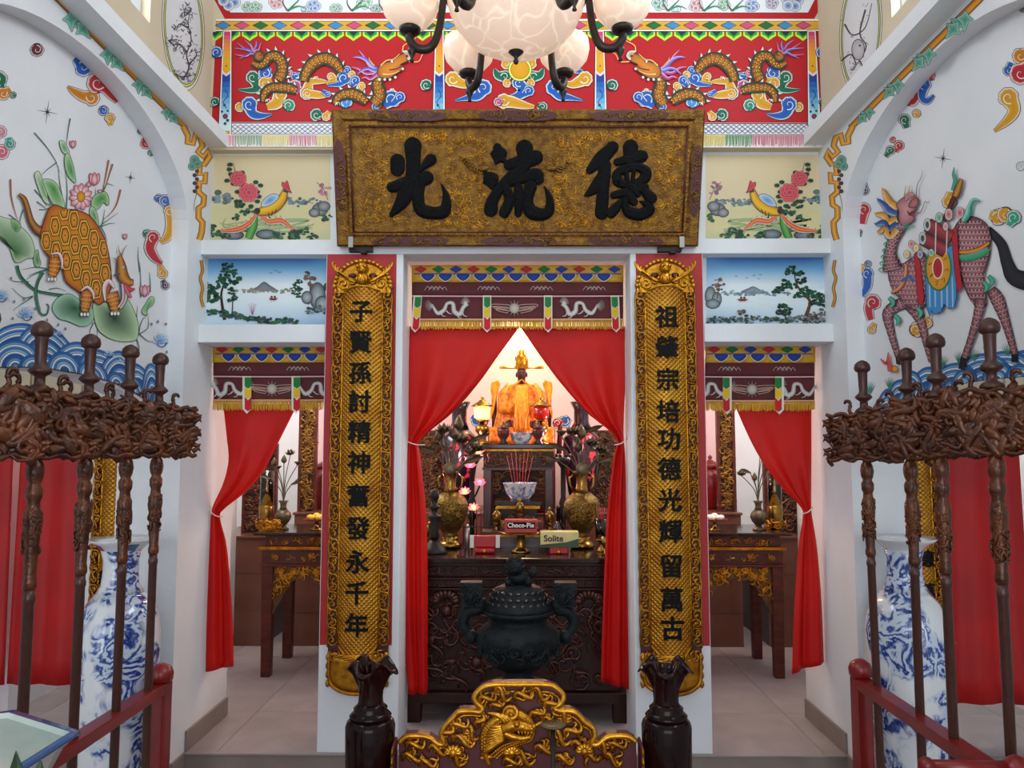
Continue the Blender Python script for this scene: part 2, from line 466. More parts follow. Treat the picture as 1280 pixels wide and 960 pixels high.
    def cloud(s, pts, ws, c, rim='#f4f2ea', dark=None, line='#2a2a30', curl=None):
        """painted cloud: puffy head at pts[0], tail at pts[-1]; white rim fading into colour c"""
        c = hexc(c); dk = hexc(dark) if dark else mixc(c, (0, 0, 0.02), 0.35)
        Q = crom([(p[0], p[1], w) for p, w in zip(pts, ws)], 4)
        lob = []
        x, y = pts[0]; r = ws[0] * .5; d0 = math.atan2(pts[1][1] - y, pts[1][0] - x)
        s.ribbon(pts, [w + 1.6 for w in ws], [line, line], 4)
        s.disc(x, y, r + .9, line, n=16)
        for k in range(-2, 3):
            a = d0 + pi + k * .75; s.disc(x + cos(a) * r * .62, y + sin(a) * r * .62, r * .55 + .8, line, n=12)
        s.ribbon(pts, ws, [rim, c, c, mixc(c, dk, .35), c, c, rim], 4)
        for k in range(-2, 3):
            a = d0 + pi + k * .75; s.disc(x + cos(a) * r * .62, y + sin(a) * r * .62, r * .55, c, rim, n=12, mid=.8)
        s.disc(x, y, r * .92, mixc(c, dk, .35), c, n=16)
        n = 9; sg = curl if curl else 1
        s.line([(x + cos(d0 + sg * t * .75) * r * (.75 - t * .08), y + sin(d0 + sg * t * .75) * r * (.75 - t * .08)) for t in range(n)], max(.6, r * .16), mixc(hexc(rim), c, .2), .4)
        return s
    def build(s, name, parent=None, label=None):
        return s.mb.build(name, PAINT, parent, True, recalc=False, label=label)
# ------------------------------------------------------------ the hall
XL, XR, YP, ZR = -1.66, 1.61, 4.0, 0.21
def struct(name, mb, m, parent=None, **k):
    o = mb.build(name, m, parent, **k)
    if parent is None: o['kind'] = 'structure'
    return o
struct('floor', MB().box((-3.9, -3.5, -0.1), (3.9, YP, 0.0)), 'floor_tile')
# raised sanctum floor: a bed of grout with square tiles on it
fl = struct('floor_raised', MB().box((-3.9, YP + 0.004, -0.1), (3.9, 7.1, ZR - 0.004)), 'grout')
tm = MB().box((-0.2985, -0.2985, -0.01), (0.2985, 0.2985, 0.005)); tile0 = None
for i in range(13):
    for j in range(5):
        x = -3.6 + i * 0.6; y = YP + 0.3 + j * 0.6
        if tile0 is None: o = tile0 = tm.build('tile', 'floor_tile', fl)
        else: o = tile0.copy(); COL.objects.link(o); o.parent = fl
        o.location = (x, y, ZR - 0.005)
rz = MB()
riser = struct('trim_1', MB().box((XL, YP - 0.012, 0.0), (XR, YP + 0.002, ZR - 0.006)), 'baseboard')
struct('trim_2', MB().box((XL, YP - 0.02, ZR - 0.006), (XR, YP + 0.004, ZR + 0.001)), 'floor_tile')
struct('ceiling', MB().box((XL - 0.3, -3.5, 5.2), (XR + 0.3, 4.5, 5.3)), 'ceiling_white')
struct('ceiling_sanctum', MB().box((-2.9, 4.5, 3.0), (2.9, 7.0, 3.1)), 'ceiling_white')

AY, AH, AZ, AR = 2.97, 0.87, 2.80, 0.44       # arch centre, half width, springing, rise
def arch_pts(n=28):
    return [(AY + AH * cos(pi * i / n), AZ + AR * sin(pi * i / n)) for i in range(n + 1)]
def low_arch(n=16):
    return [(AY + AH * (1 - 2 * i / n), 1.995 - 0.135 * (1 - 2 * i / n) ** 2) for i in range(n + 1)]
for side, X, sg in (('left', XL, -1), ('right', XR, 1)):
    # wall with the tall arched recess, open below
    out = [(-3.5, 0), (-3.5, 3.312), (4.55, 3.312), (4.55, 0), (AY + AH, 0)] + arch_pts() + [(AY - AH, 0)]
    struct('wall_' + side, MB().prism([(X, y, z) for y, z in out], (sg * 0.31, 0, 0)), 'white_wall')
    # recessed plaster field of the arch that carries the mural
    pl = arch_pts() + [(y, z) for y, z in reversed(low_arch())]
    struct('wall_%s_recess' % side, MB().prism([(X + sg * 0.085, y, z) for y, z in pl], (sg * 0.12, 0, 0)), 'white_wall')
    # ledge and the beige clerestory wall with its window opening
    struct('trim_' + ('3' if sg < 0 else '4'), MB().box((min(X - sg * 0.10, X + sg * 0.3), -3.5, 3.312), (max(X - sg * 0.10, X + sg * 0.3), 4.06, 3.385)), 'white_wall')
    y0, y1, z0, z1 = (1.2, 3.36, 3.61, 4.62) if sg < 0 else (1.12, 3.26, 3.56, 4.6)
    mb = MB(); a, b = min(X, X + sg * 0.12), max(X, X + sg * 0.12)
    mb.box((a, -3.5, 3.38), (b, 4.5, z0)); mb.box((a, -3.5, z1), (b, 4.5, 5.2)); mb.box((a, -3.5, z0), (b, y0, z1)); mb.box((a, y1, z0), (b, 4.5, z1))
    struct('wall_%s_upper' % side, mb, 'beige_wall')
    wf = MB(); t = 0.03
    for lo, hi in (((y0, z0), (y1, z0 + t)), ((y0, z1 - t), (y1, z1)), ((y0, z0), (y0 + t, z1)), ((y1 - t, z0), (y1, z1))):
        wf.box((X + sg * 0.06 - 0.015, lo[0], lo[1]), (X + sg * 0.06 + 0.015, hi[0], hi[1]))
    struct('window_' + ('1' if sg < 0 else '2'), wf, 'white_wall')
    # baseboards on the pier
    struct('baseboard_' + side, MB().box((min(X, X - sg * 0.012), YP, ZR), (max(X, X - sg * 0.012), 4.55, ZR + 0.10)), 'baseboard')
    struct('baseboard_%s_hall' % side, MB().box((min(X, X - sg * 0.012), AY + AH, 0), (max(X, X - sg * 0.012), YP - 0.012, ZR + 0.005)), 'baseboard')

# screen wall: pillars, beams, upper slab
PL = (-1.003, -0.603); PR = (0.573, 0.949)
for k, (a, b) in enumerate((PL, PR)):
    struct('wall_pillar_' + ('left' if k == 0 else 'right'), MB().box((a, YP, ZR), (b, 4.34, 2.715)), 'white_wall', bevel=0.004)
mb = MB().box((XL, YP, 2.715), (XR, 4.34, 2.792)); struct('trim_5', mb, 'white_wall')
struct('trim_6', MB().box((XL, YP - 0.005, 2.252), (PL[0], 4.34, 2.345)), 'white_wall', bevel=0.003)
struct('trim_7', MB().box((PR[1], YP - 0.005, 2.252), (XR, 4.34, 2.345)), 'white_wall', bevel=0.003)
struct('wall_screen_left', MB().box((XL, 4.10, 2.345), (PL[0], 4.34, 2.715)), 'white_wall')
struct('wall_screen_right', MB().box((PR[1], 4.10, 2.345), (XR, 4.34, 2.715)), 'white_wall')
struct('wall_screen_middle', MB().box((XL, 4.12, 2.792), (XR, 4.34, 3.30)), 'white_wall')
struct('wall_screen_upper', MB().box((XL, 4.06, 3.30), (XR, 4.34, 5.2)), 'beige_wall')
# painted red strips behind the two long boards
for k, (x0, x1) in enumerate(((412, 497), (800, 882))):
    p = [UY(x0, 318, 4.0), UY(x1, 318, 4.0)]
    a, b = (PL[0] + 0.004, PL[1] - 0.035) if k == 0 else (PR[0] + 0.03, PR[1] - 0.004)
    struct('wall_pillar_%s_red_field' % ('left' if k == 0 else 'right'), MB().box((a, YP - 0.002, 0.73), (b, YP + 0.01, 2.713)), 'red_paint')

# sanctum behind
struct('wall_back', MB().box((-2.9, 6.9, ZR), (2.9, 7.0, 3.0)), 'pink_wall')
struct('wall_sanctum_left', MB().box((-3.0, 4.55, ZR), (-2.9, 7.0, 3.0)), 'white_wall')
struct('wall_sanctum_right', MB().box((2.9, 4.55, ZR), (3.0, 7.0, 3.0)), 'white_wall')
struct('wall_sanctum_lintel', MB().box((-2.9, 4.34, 2.75), (2.9, 4.5, 3.1)), 'white_wall')
# side aisles: pillar, beige lintel, outer and back walls, ceiling
for side, sg, X in (('left', -1, XL), ('right', 1, XR)):
    def bx(x0, x1, y0, y1, z0, z1): return MB().box((min(X + sg * x0, X + sg * x1), y0, z0), (max(X + sg * x0, X + sg * x1), y1, z1))
    struct('wall_aisle_%s_pillar' % side, bx(0.31, 0.54, 4.02, 4.3, 0.0, 2.7), 'white_wall')
    struct('wall_aisle_%s_lintel' % side, bx(0.54, 2.0, 4.06, 4.24, 1.98, 2.7), 'beige_wall')
    struct('wall_aisle_%s_back' % side, bx(0.54, 2.1, 5.45, 5.55, ZR, 2.7), 'white_wall')
    struct('wall_aisle_%s_inner' % side, bx(0.31, 0.41, 4.3, 5.5, ZR, 2.7), 'white_wall')
    struct('wall_aisle_%s_outer' % side, bx(2.0, 2.1, 0.0, 5.5, 0.0, 2.7), 'white_wall')
    struct('ceiling_aisle_' + side, bx(0.31, 2.1, 0.0, 5.5, 2.7, 2.8), 'ceiling_white')
    struct('baseboard_aisle_' + side, bx(0.54, 2.0, 5.435, 5.45, ZR, ZR + 0.1), 'baseboard')
    struct('trim_aisle_' + side, bx(0.31, 2.0, YP - 0.012, YP + 0.004, 0.0, ZR - 0.006), 'baseboard')
    for k in range(5):
        struct('trim_aisle_%s_batten' % side, bx(0.62 + k * 0.27, 0.66 + k * 0.27, 4.045, 4.062, 1.98, 2.7), 'beige_wall')
# ------------------------------------------------------------ brush lettering
def brush(mb, mp, n, pts, ws, h, smooth=5):
    """raised brush stroke: mp maps (x, y) to the surface, n is the outward normal"""
    pts = [tuple(p) for p in pts]
    if len(pts) == 2: pts = [pts[0], ((pts[0][0] + pts[1][0]) / 2, (pts[0][1] + pts[1][1]) / 2), pts[1]]; ws = [ws[0], (ws[0] + ws[-1]) / 2, ws[-1]]
    Q = crom([(p[0], p[1], w) for p, w in zip(pts, ws)], smooth)
    def ext(a, b):
        dx, dy = a[0] - b[0], a[1] - b[1]; l = math.hypot(dx, dy) or 1; r = a[2] / 2
        return [(a[0] + dx / l * r * t, a[1] + dy / l * r * t, a[2] * max(0.04, math.sqrt(1 - t * t))) for t in (0.3, 0.55, 0.75, 0.9, 1.0)]
    Q = ext(Q[0], Q[1])[::-1] + Q + ext(Q[-1], Q[-2])
    vs = []; k = len(Q)
    for i in range(k):
        a = Q[max(i - 1, 0)]; b = Q[min(i + 1, k - 1)]; dx, dy = b[0] - a[0], b[1] - a[1]; l = math.hypot(dx, dy) or 1
        nx, ny = -dy / l, dx / l; w = Q[i][2] / 2
        for t, hh in ((1, -0.2), (0.93, 0.75), (0.5, 1.0), (-0.5, 1.0), (-0.93, 0.75), (-1, -0.2)):
            vs.append(V(mp(Q[i][0] + nx * w * t, Q[i][1] + ny * w * t)) + n * (h * hh))
    fs = [(i * 6 + j, i * 6 + j + 1, (i + 1) * 6 + j + 1, (i + 1) * 6 + j) for i in range(k - 1) for j in range(5)]
    mb.add(vs, fs, False)

# ------------------------------------------------------------ name board
pb_ = V((0, 3.965, UY(647, 308, 3.965).z)); pt_ = V((0, 3.78, UY(647, 137, 3.78).z))
PN = V((0, -(pt_.z - pb_.z), (pt_.y - pb_.y))).normalized()
def PQ(x, y, h=0.0): return UP(x, y, pb_, PN) + PN * h
plaque = thing('name_board', 'wide gilt wooden name board with three large black characters above the middle doorway', 'sign board', PQ(647, 308))
OUT = [(415, 137), (881, 137), (872, 308), (422, 308)]; INN = [(438, 159), (859, 159), (852, 290), (443, 290)]
MB().prism([PQ(*p, -0.02) for p in OUT], PN * -0.03).build('backing', 'gold_brown', plaque, True)
mb = MB(); mb.prism([PQ(*p, 0.0) for p in INN], PN * -0.022); fld = mb.build('field', M['gold_brown'], plaque, True)
rel = MB()
def fp(a, b, h): return PQ(a, b, 0.001 + h)
for (x0, x1, y0, y1, c, sd) in ((446, 488, 165, 285, 26, 1), (552, 608, 165, 285, 44, 2), (690, 738, 165, 285, 44, 3), (815, 852, 165, 285, 24, 4), (490, 560, 163, 178, 14, 5), (735, 815, 163, 178, 14, 6), (480, 830, 270, 287, 26, 7)):
    carve(rel, fp, x0, x1, y0, y1, int(c * 3.2), sd, 2.0, 4.6, 0.0022, 0.0)
rel.build('field_relief', 'gold_bright', fld, True, kind='stuff')
for sgn, cx in ((1, 590), (-1, 703)):
    mb = MB()
    for k in range(8):
        a = pi * (0.15 + k * .11); scurve(mb, fp, cx + sgn * (-6 + k * 2.0), 200 + k * 1.6, 13 + k, -sgn * a, 0.006, 0.003)
    mb.ball(PQ(cx + sgn * 14, 210, 0.004), (0.03, 0.012, 0.018)); scroll(mb, fp, cx + sgn * 16, 206, 6, 0, 1.2, sgn, .004, .01)
    mb.build('dragon_relief', 'gold_brown', fld, True)
# mitred frame rails
def lerp2(a, b, t): return (a[0] + (b[0] - a[0]) * t, a[1] + (b[1] - a[1]) * t)
for i in range(4):
    a, b = OUT[i], OUT[(i + 1) % 4]; c, d = INN[(i + 1) % 4], INN[i]
    fr = MB(); rows = ((0.0, -0.02), (0.0, 0.012), (0.12, 0.022), (0.55, 0.020), (0.68, 0.010), (0.8, 0.013), (0.93, 0.012), (1.0, -0.004))
    vs = []
    for t, h in rows: vs += [PQ(*lerp2(a, d, t), h), PQ(*lerp2(b, c, t), h)]
    fr.add(vs, [(2 * k, 2 * k + 1, 2 * k + 3, 2 * k + 2) for k in range(len(rows) - 1)])
    rail = fr.build('frame_rail', 'gold_brown', plaque, True)
    # bead row on the inner lip
    be = MB(); nb = 70 if i % 2 == 0 else 22
    for k in range(nb):
        p = lerp2(lerp2(a, d, 0.87), lerp2(b, c, 0.87), (k + .5) / nb); be.ball(PQ(*p, 0.013), 0.0048, 5, 4)
    be.build('bead_moulding', 'gold', rail, True, kind='stuff')
    ln = MB(); ln.tube([PQ(*lerp2(a, d, 0.985), 0.012), PQ(*lerp2(b, c, 0.985), 0.012)], 0.004, 5); ln.build('red_fillet', 'maroon_lacquer', rail, True)
    # dark red carved cartouches
    segs = ((.085, .30), (.39, .605), (.70, .915)) if i % 2 == 0 else ((.24, .80),)
    for s0, s1 in segs:
        q = []
        for t in range(13):
            u = s0 + (s1 - s0) * t / 12; e = 1 - abs(2 * t / 12 - 1) ** 6
            q.append((u, .38 - .30 * (0.35 + .65 * e)))
        poly = [lerp2(lerp2(a, d, v), lerp2(b, c, v), u) for u, v in q] + [lerp2(lerp2(a, d, .76 - v), lerp2(b, c, .76 - v), u) for u, v in reversed(q)]
        ct = MB().prism([PQ(*p, 0.019) for p in poly], PN * 0.006).build('cartouche', 'maroon_lacquer', rail, True)
        cv = MB()
        def cf(u, v, h): return PQ(*lerp2(lerp2(a, d, v), lerp2(b, c, v), u), 0.025 + h)
        L = math.hypot(b[0] - a[0], b[1] - a[1]); wd = 20.0
        def cf2(x, y, h): return cf(x / L, y / wd, h)
        carve(cv, cf2, s0 * L + 4, s1 * L - 4, 0.10 * wd, 0.66 * wd, 16, i * 7 + int(s0 * 50), 3.0, 5.5, 0.0036, 0.0)
        cv.build('cartouche_carving', 'gold_brown', rail, True, kind='stuff')
def Z(ox, oy):
    return lambda pts: [(ox + x / 8.0, oy + y / 8.0) for x, y in pts]
BIG = {
 '光': (470, 170, [([(368, 100), (372, 260), (368, 470)], (150, 125, 130)), ([(215, 250), (215, 330)], (125, 125)), ([(545, 240), (440, 345)], (105, 35)),
        ([(165, 512), (330, 470), (505, 420)], (95, 130, 125)), ([(320, 480), (270, 640), (160, 785)], (130, 130, 45)),
        ([(425, 440), (420, 620), (450, 735), (560, 770), (680, 755), (705, 650), (690, 560), (650, 475)], (125, 105, 115, 110, 110, 80, 45, 8))]),
 '流': (580, 170, [([(335, 120), (345, 185), (320, 280)], (80, 150, 20)), ([(370, 220), (410, 255)], (80, 40)), ([(215, 370), (265, 440), (275, 525)], (40, 150, 25)),
        ([(450, 370), (360, 520), (285, 650), (268, 740)], (30, 85, 105, 120)), ([(605, 125), (610, 220)], (150, 120)),
        ([(455, 290), (570, 265), (715, 215)], (100, 130, 130)), ([(620, 290), (500, 420)], (95, 130)), ([(460, 465), (600, 420), (715, 395), (742, 430)], (85, 95, 130, 100)),
        ([(420, 520), (455, 640), (405, 765)], (80, 95, 95)), ([(545, 520), (548, 660), (542, 780)], (80, 84, 60)),
        ([(665, 510), (640, 640), (665, 750), (770, 785), (845, 755), (860, 660), (840, 580), (803, 505)], (110, 90, 125, 110, 95, 70, 45, 8))]),
 '德': (700, 170, [([(525, 115), (410, 230), (300, 340)], (105, 125, 70)), ([(440, 400), (340, 530), (260, 590)], (120, 95, 35)), ([(450, 300), (430, 560), (415, 770)], (110, 105, 115)),
        ([(706, 115), (700, 280)], (135, 100)), ([(575, 260), (700, 230), (810, 205)], (70, 90, 115)),
        ([(575, 450), (570, 380), (640, 335), (760, 310), (850, 350), (850, 420), (780, 470), (680, 490), (590, 470)], (90, 80, 75, 75, 95, 95, 80, 75, 80)),
        ([(662, 350), (668, 460)], (42, 42)), ([(738, 350), (725, 450)], (34, 34)), ([(540, 592), (680, 560), (840, 515)], (65, 85, 80)),
        ([(610, 640), (560, 715), (515, 770)], (30, 85, 90)), ([(650, 640), (655, 710), (700, 765), (800, 785), (890, 740), (870, 690), (800, 655)], (60, 75, 105, 105, 100, 70, 15)),
        ([(700, 590), (735, 660)], (100, 70)), ([(860, 570), (905, 620)], (85, 105)), ([(720, 520), (780, 590)], (70, 40))]),
}
for ch, (ox, oy, strokes) in BIG.items():
    mb = MB(); zz = Z(ox, oy)
    for k, (pts, ws) in enumerate(strokes): brush(mb, lambda x, y: PQ(x, y, 0.001), PN, zz(pts), [w / 8.0 * 1.18 for w in ws], 0.013 + 0.0006 * k)
    mb.build('character', 'black_relief', plaque, True, label={'光': 'black relief character at the left', '流': 'black relief character in the middle', '德': 'black relief character at the right'}[ch])
for x in (440, 851):
    mb = MB(); c = PQ(x, 303, 0.02); mb.box((c.x - .012, c.y - .012, c.z - .028), (c.x + .012, c.y + .02, c.z + .028)); mb.build('steel_clip', 'steel', plaque, True)
for x in (450, 838):
    mb = MB(); c = UY(x, 312, 3.95); mb.box((c.x - .06, c.y + .01, c.z - .006), (c.x + .06, c.y + .045, c.z + .022)); mb.box((c.x + .0, c.y + .008, c.z - .015), (c.x + .03, c.y + .047, c.z + .03))
    mb.build('wall_bracket', 'iron', plaque, True)

# ------------------------------------------------------------ long couplet boards
wm = mat('gold_weave', '#d0952a', 0.34, 0.6, col2='#a86a16', scale=9)
nt = wm.node_tree; tc = nt.nodes.new('ShaderNodeTexCoord')
wv = []
for ang in (R(45), R(-45)):
    mp = nt.nodes.new('ShaderNodeMapping'); mp.inputs['Rotation'].default_value = (0, ang, 0); nt.links.new(tc.outputs['Object'], mp.inputs['Vector'])
    w = nt.nodes.new('ShaderNodeTexWave'); w.bands_direction = 'X'; w.inputs['Scale'].default_value = 19.0; w.inputs['Distortion'].default_value = 0.0
    nt.links.new(mp.outputs['Vector'], w.inputs['Vector']); wv.append(w)
mx = nt.nodes.new('ShaderNodeMath'); mx.operation = 'MULTIPLY'; nt.links.new(wv[0].outputs['Fac'], mx.inputs[0]); nt.links.new(wv[1].outputs['Fac'], mx.inputs[1])
bp = nt.nodes.new('ShaderNodeBump'); bp.inputs['Strength'].default_value = 0.6; bp.inputs['Distance'].default_value = 0.012
nt.links.new(mx.outputs[0], bp.inputs['Height']); nt.links.new(bp.outputs['Normal'], nt.nodes['Principled BSDF'].inputs['Normal'])

def glyph(ch, size, off=0.022):
    c = bpy.data.curves.new('glyph', 'FONT'); c.body = ch; c.size = size; c.offset = 0.0; c.resolution_u = 3
    c.align_x = 'CENTER'; c.align_y = 'CENTER'; c.extrude = 0.004
    o = bpy.data.objects.new('glyph', c); COL.objects.link(o)
    me = bpy.data.meshes.new_from_object(o.evaluated_get(bpy.context.evaluated_depsgraph_get()))
    xs = [v.co.x for v in me.vertices] or [0]; ys = [v.co.y for v in me.vertices] or [0]
    cx = (min(xs) + max(xs)) / 2; cy = (min(ys) + max(ys)) / 2
    vs = []; fs = []; e = off * size                       # bold: the same outline laid down at small offsets
    for q, (dx, dy) in enumerate(((0, 0), (e, 0), (-e, 0), (0, e), (0, -e), (.7 * e, .7 * e), (-.7 * e, .7 * e), (.7 * e, -.7 * e), (-.7 * e, -.7 * e))):
        k = len(vs); vs += [(v.co.x - cx + dx, v.co.y - cy + dy, v.co.z + q * .00006 * (1 if v.co.z > 0 else 0)) for v in me.vertices]; fs += [tuple(i + k for i in p.vertices) for p in me.polygons]
    bpy.data.objects.remove(o); bpy.data.meshes.remove(me); bpy.data.curves.remove(c)
    return vs, fs

def couplet(label, x, yface, z0, z1, chars, czs, size, tilt, w=0.205, sag=0.045, edge=0.047, letters=True):
    """convex gilt board: base point (x, yface, z0), leans by tilt metres over its length"""
    L = z1 - z0
    t = thing('couplet_board', label, 'sign board', (x, yface, z0))
    hw = w / 2
    zt0, zt1 = L * 0.102, L * 0.915            # lettered field from .. to
    def ax(z): return tilt * (z / L)
    def surf(u, z, h=0.0):                      # u in metres across
        q = min(1.0, abs(u) / hw)
        return V((u + ax(z), -(sag * (1 - q * q) + h), z))
    mb = MB()
    def fld_(u, v):
        uu = (u - .5) * w; q = abs(uu) / hw
        lo = zt0 - 0.0 + 0.075 * (q * q) - 0.06; hi = zt1 + 0.03 * (1 - q * q)
        return surf(uu, lo + (hi - lo) * v, 0.004)
    mb.grid(fld_, 14, 24); mb.build('lettered_field', wm, t)
    mb = MB(); mb.box((-hw - edge, -0.004, zt0 - .05), (hw + edge, 0.012, zt1 + .03))
    b = mb.build('back_board', 'maroon_lacquer', t)
    # raised rims along the field
    for s in (-1, 1):
        mb = MB(); mb.tube([surf(s * hw, zt0 + .02 + (zt1 - zt0 - .02) * k / 8, .004) for k in range(9)], .006, 6); mb.build('side_rim', 'gold_bright', t)
    for top in (0, 1):
        mb = MB(); pth = [fld_(k / 12, top) + V((0, -.003, 0)) for k in range(13)]; mb.tube(pth, .005, 6); mb.build('end_rim', 'gold_bright', t)
    # openwork scroll borders
    for s in (-1, 1):
        mb = MB()
        def bf(a, bb, h): return V((a + ax(bb), -0.012 - h, bb))
        n = int(L / 0.052)
        for k in range(n):
            z = zt0 + .01 + (zt1 - zt0) * (k + .5) / n; c = s * (hw + edge * .52)
            scroll(mb, bf, c, z, edge * .52, (k % 4) * 1.6, 1.25, 1 if k % 2 else -1, .0062, .002, 5, 9)
            scurve(mb, bf, c, z + .02, .055, pi / 2 + (.5 if k % 2 else -.5), .006, .004, 5, 7)
        mb.tube([bf(s * (hw + edge * .98), zt0 + (zt1 - zt0) * k / 40, 0.003 * (k % 2)) + V((s * .004 * (k % 2), 0, 0)) for k in range(41)], .005, 5)
        mb.build('carved_border', 'gold', t)
    # crest: mask with whiskers in an arch of gilt leaves
    mb = MB(); zc = zt1 + .03
    arch = [(cos(pi * k / 20) * (hw + edge * .9), sin(pi * k / 20) * (L - zc - .012)) for k in range(21)]
    def cf(a, bb, h): return V((a + ax(zc), -0.03 - h, bb))
    mb.prism([(a + ax(zc), -0.004, zc - .03 + bb * 1.05) for a, bb in arch], (0, -0.014, 0))
    for k in range(20):
        a0, a1 = arch[k], arch[k + 1]; mb.ball(cf((a0[0] + a1[0]) / 2, zc + (a0[1] + a1[1]) / 2 - .008, -.008), .013, 7, 5)
    for s in (-1, 1):
        for k in range(6):
            r0 = .04 + k * .012
            mb.tube([cf(s * (.015 + r0 * .2 + (r0 + .02) * sin(q * .33)), zc + .012 + r0 * .25 + r0 * .75 * (1 - cos(q * .52)) * .62, .004) for q in range(7)], [.003, .006, .007, .007, .006, .005, .002], 5)
        scroll(mb, cf, s * hw * .95, zc + .015, .03, 0, 1.3, s, .007); scroll(mb, cf, s * .05, zc + .03, .02, 2, 1.2, -s, .006)
    mb.ball(cf(0, zc + .095, .008), (.030, .022, .034)); mb.ball(cf(-.018, zc + .10, .028), .011, 7, 5); mb.ball(cf(.018, zc + .10, .028), .011, 7, 5)
    mb.ball(cf(0, zc + .078, .03), (.012, .01, .009), 7, 5); mb.ball(cf(0, zc + .04, .006), (.032, .018, .034)); 
    for k in range(5): mb.ball(cf(-.024 + k * .012, zc + .028 - abs(k - 2) * -.004, .02), (.006, .008, .018), 6, 4)
    cr = mb.build('crest', 'gold_bright', t)
    for s in (-1, 1): MB().ball(cf(s * .052, zc + .058, -.012), (.022, .012, .014), 8, 5).build('crest_hollow', 'maroon_lacquer', cr)
    # foot: scrolled apron under the field
    mb = MB(); fw = hw + edge * .8
    foot = [(-fw, zt0 - .03), (-fw * .97, .06), (-fw * .7, .02), (-fw * .35, .004), (0, 0), (fw * .35, .004), (fw * .7, .02), (fw * .97, .06), (fw, zt0 - .03)]
    P = crom(foot, 4)
    def ff(u, v):
        p = P[int(round(u * (len(P) - 1)))]; top = zt0 - .03 + .0 * u
        return V((p[0], -(0.01 + sag * .8 * (1 - (p[0] / fw) ** 2) * (1 - .35 * (1 - v))), p[1] + (top - p[1]) * v))
    mb.grid(ff, len(P) - 1, 5); ft = mb.build('foot_apron', 'gold_bright', t, thick=.008)
    mb = MB(); mb.tube([V((p[0], -0.02 - sag * .6 * (1 - (p[0] / fw) ** 2), p[1] + .008)) for p in P], .009, 6)
    for s in (-1, 1):
        for k in range(4): mb.ball((s * (fw + .004), -.015, .05 + k * .042), (.013, .014, .02), 7, 5)
        scroll(mb, lambda a, bb, h: V((a, -.028 - h, bb)), s * fw * .8, zt0 - .04, .03, 1, 1.3, s, .008)
        for k in range(5): scurve(mb, lambda a, bb, h: V((a, -.034 - sag * .5 - h, bb)), s * (.012 + k * .024), zt0 - .055 + k * .008, .05, s * .7, .007)
    mb.build('foot_scroll', 'gold', ft)
    if letters:
        for ch, cz, cx in zip(chars, czs, [0] * len(chars)):
            vs, fs = glyph(ch, size, .024); z = cz - z0
            mb = MB(); mb.add([V((a + ax(z), -(sag + .005 + (d if d > 0 else d * 4)), z + b_)) for a, b_, d in vs], fs); mb.build('character', 'ink', t)
    return t
yf = 3.975
def zs(x, ys): return [UY(x, y, yf - .04).z for y in ys]
bz0 = UY(445, 868, 3.95).z; bz1 = UY(450, 321, 3.95).z
couplet('tall gilt couplet board with eleven black characters left of the middle doorway', UY(446, 868, 3.95).x - 0.002, yf, bz0, bz1,
        '子賢孫討精神奮發永千年', zs(446, (390, 428, 466, 502, 540, 578, 619, 660, 702, 741, 781)), 0.118, -0.004)
couplet('tall gilt couplet board with eleven black characters right of the middle doorway', UY(841, 868, 3.95).x, yf, bz0, bz1,
        '祖肇宗培功德光輝留萬古', zs(843, (396, 434, 474, 514, 549, 586, 625, 664, 707, 749, 785)), 0.118, -0.004)
couplet('narrow gilt couplet board in the left side aisle beside the red hanging', -2.072, 4.015, 0.62, 1.95, '新', (1.06,), 0.085, 0, w=0.115, edge=.036, sag=.03)
couplet('narrow gilt couplet board in the right side aisle beside the red hanging', 2.022, 4.015, 0.62, 1.95, '德萬', (1.16, 1.0), 0.085, 0, w=0.115, edge=.036, sag=.03)
# ------------------------------------------------------------ curtains
def curtain(name, label, eL, eR, D, folds, amp, mname='red_cloth', nu=56, nv=40, seed=0, cat='curtain', group=None, tie=None, squeeze=None):
    """eL, eR: photo pixels of the two edges from top to bottom; cloth hangs in the plane y = D with folds"""
    rnd = random.Random(seed); ph = rnd.uniform(0, 6)
    k = max(len(eL), len(eR)); nL = crom(eL, 8); nR = crom(eR, 8)
    def at(E, v):
        f = v * (len(E) - 1); i = min(int(f), len(E) - 2); t = f - i
        return (E[i][0] * (1 - t) + E[i + 1][0] * t, E[i][1] * (1 - t) + E[i + 1][1] * t)
    w0 = abs(eR[0][0] - eL[0][0])
    def fn(u, v):
        a = at(nL, v); b = at(nR, v); x = a[0] + (b[0] - a[0]) * u; y = a[1] + (b[1] - a[1]) * u
        p = UY(x, y, D); w = math.hypot(b[0] - a[0], b[1] - a[1]) / w0
        am = amp * (0.35 + 0.65 * (1 - abs(2 * min(1, w) - 1)))
        am *= 0.15 + 0.85 * min(1, v * 3)
        p.y += am * (sin(u * folds * 2 * pi + ph + v * 1.3) + .25 * sin(u * folds * 4.3 * pi + ph * 2 + 1))
        return p
    o = thing(name, label, cat, fn(.5, 1), group=group)
    MB().grid(fn, nu, nv).build('drape', mname, o, True, recalc=False, thick=.004)
    if tie:
        mb = MB(); a, b = UY(*tie[0], D - amp * 1.3), UY(*tie[1], D - amp * 1.3)
        mb.tube([a + (b - a) * (i / 6) + V((0, -.012 * sin(pi * i / 6), -.01 * sin(pi * i / 6))) for i in range(7)], .003, 5); mb.build('tie_cord', 'paper_white', o, True)
        if len(tie) > 2:
            mb = MB(); c = UY(*tie[2], D - .02); mb.tube([c, c + V((0.0, -.03, 0)), c + V((0, -.035, .02))], .004, 5); mb.build('tie_hook', 'steel', o, True)
    return o
DC = 4.24
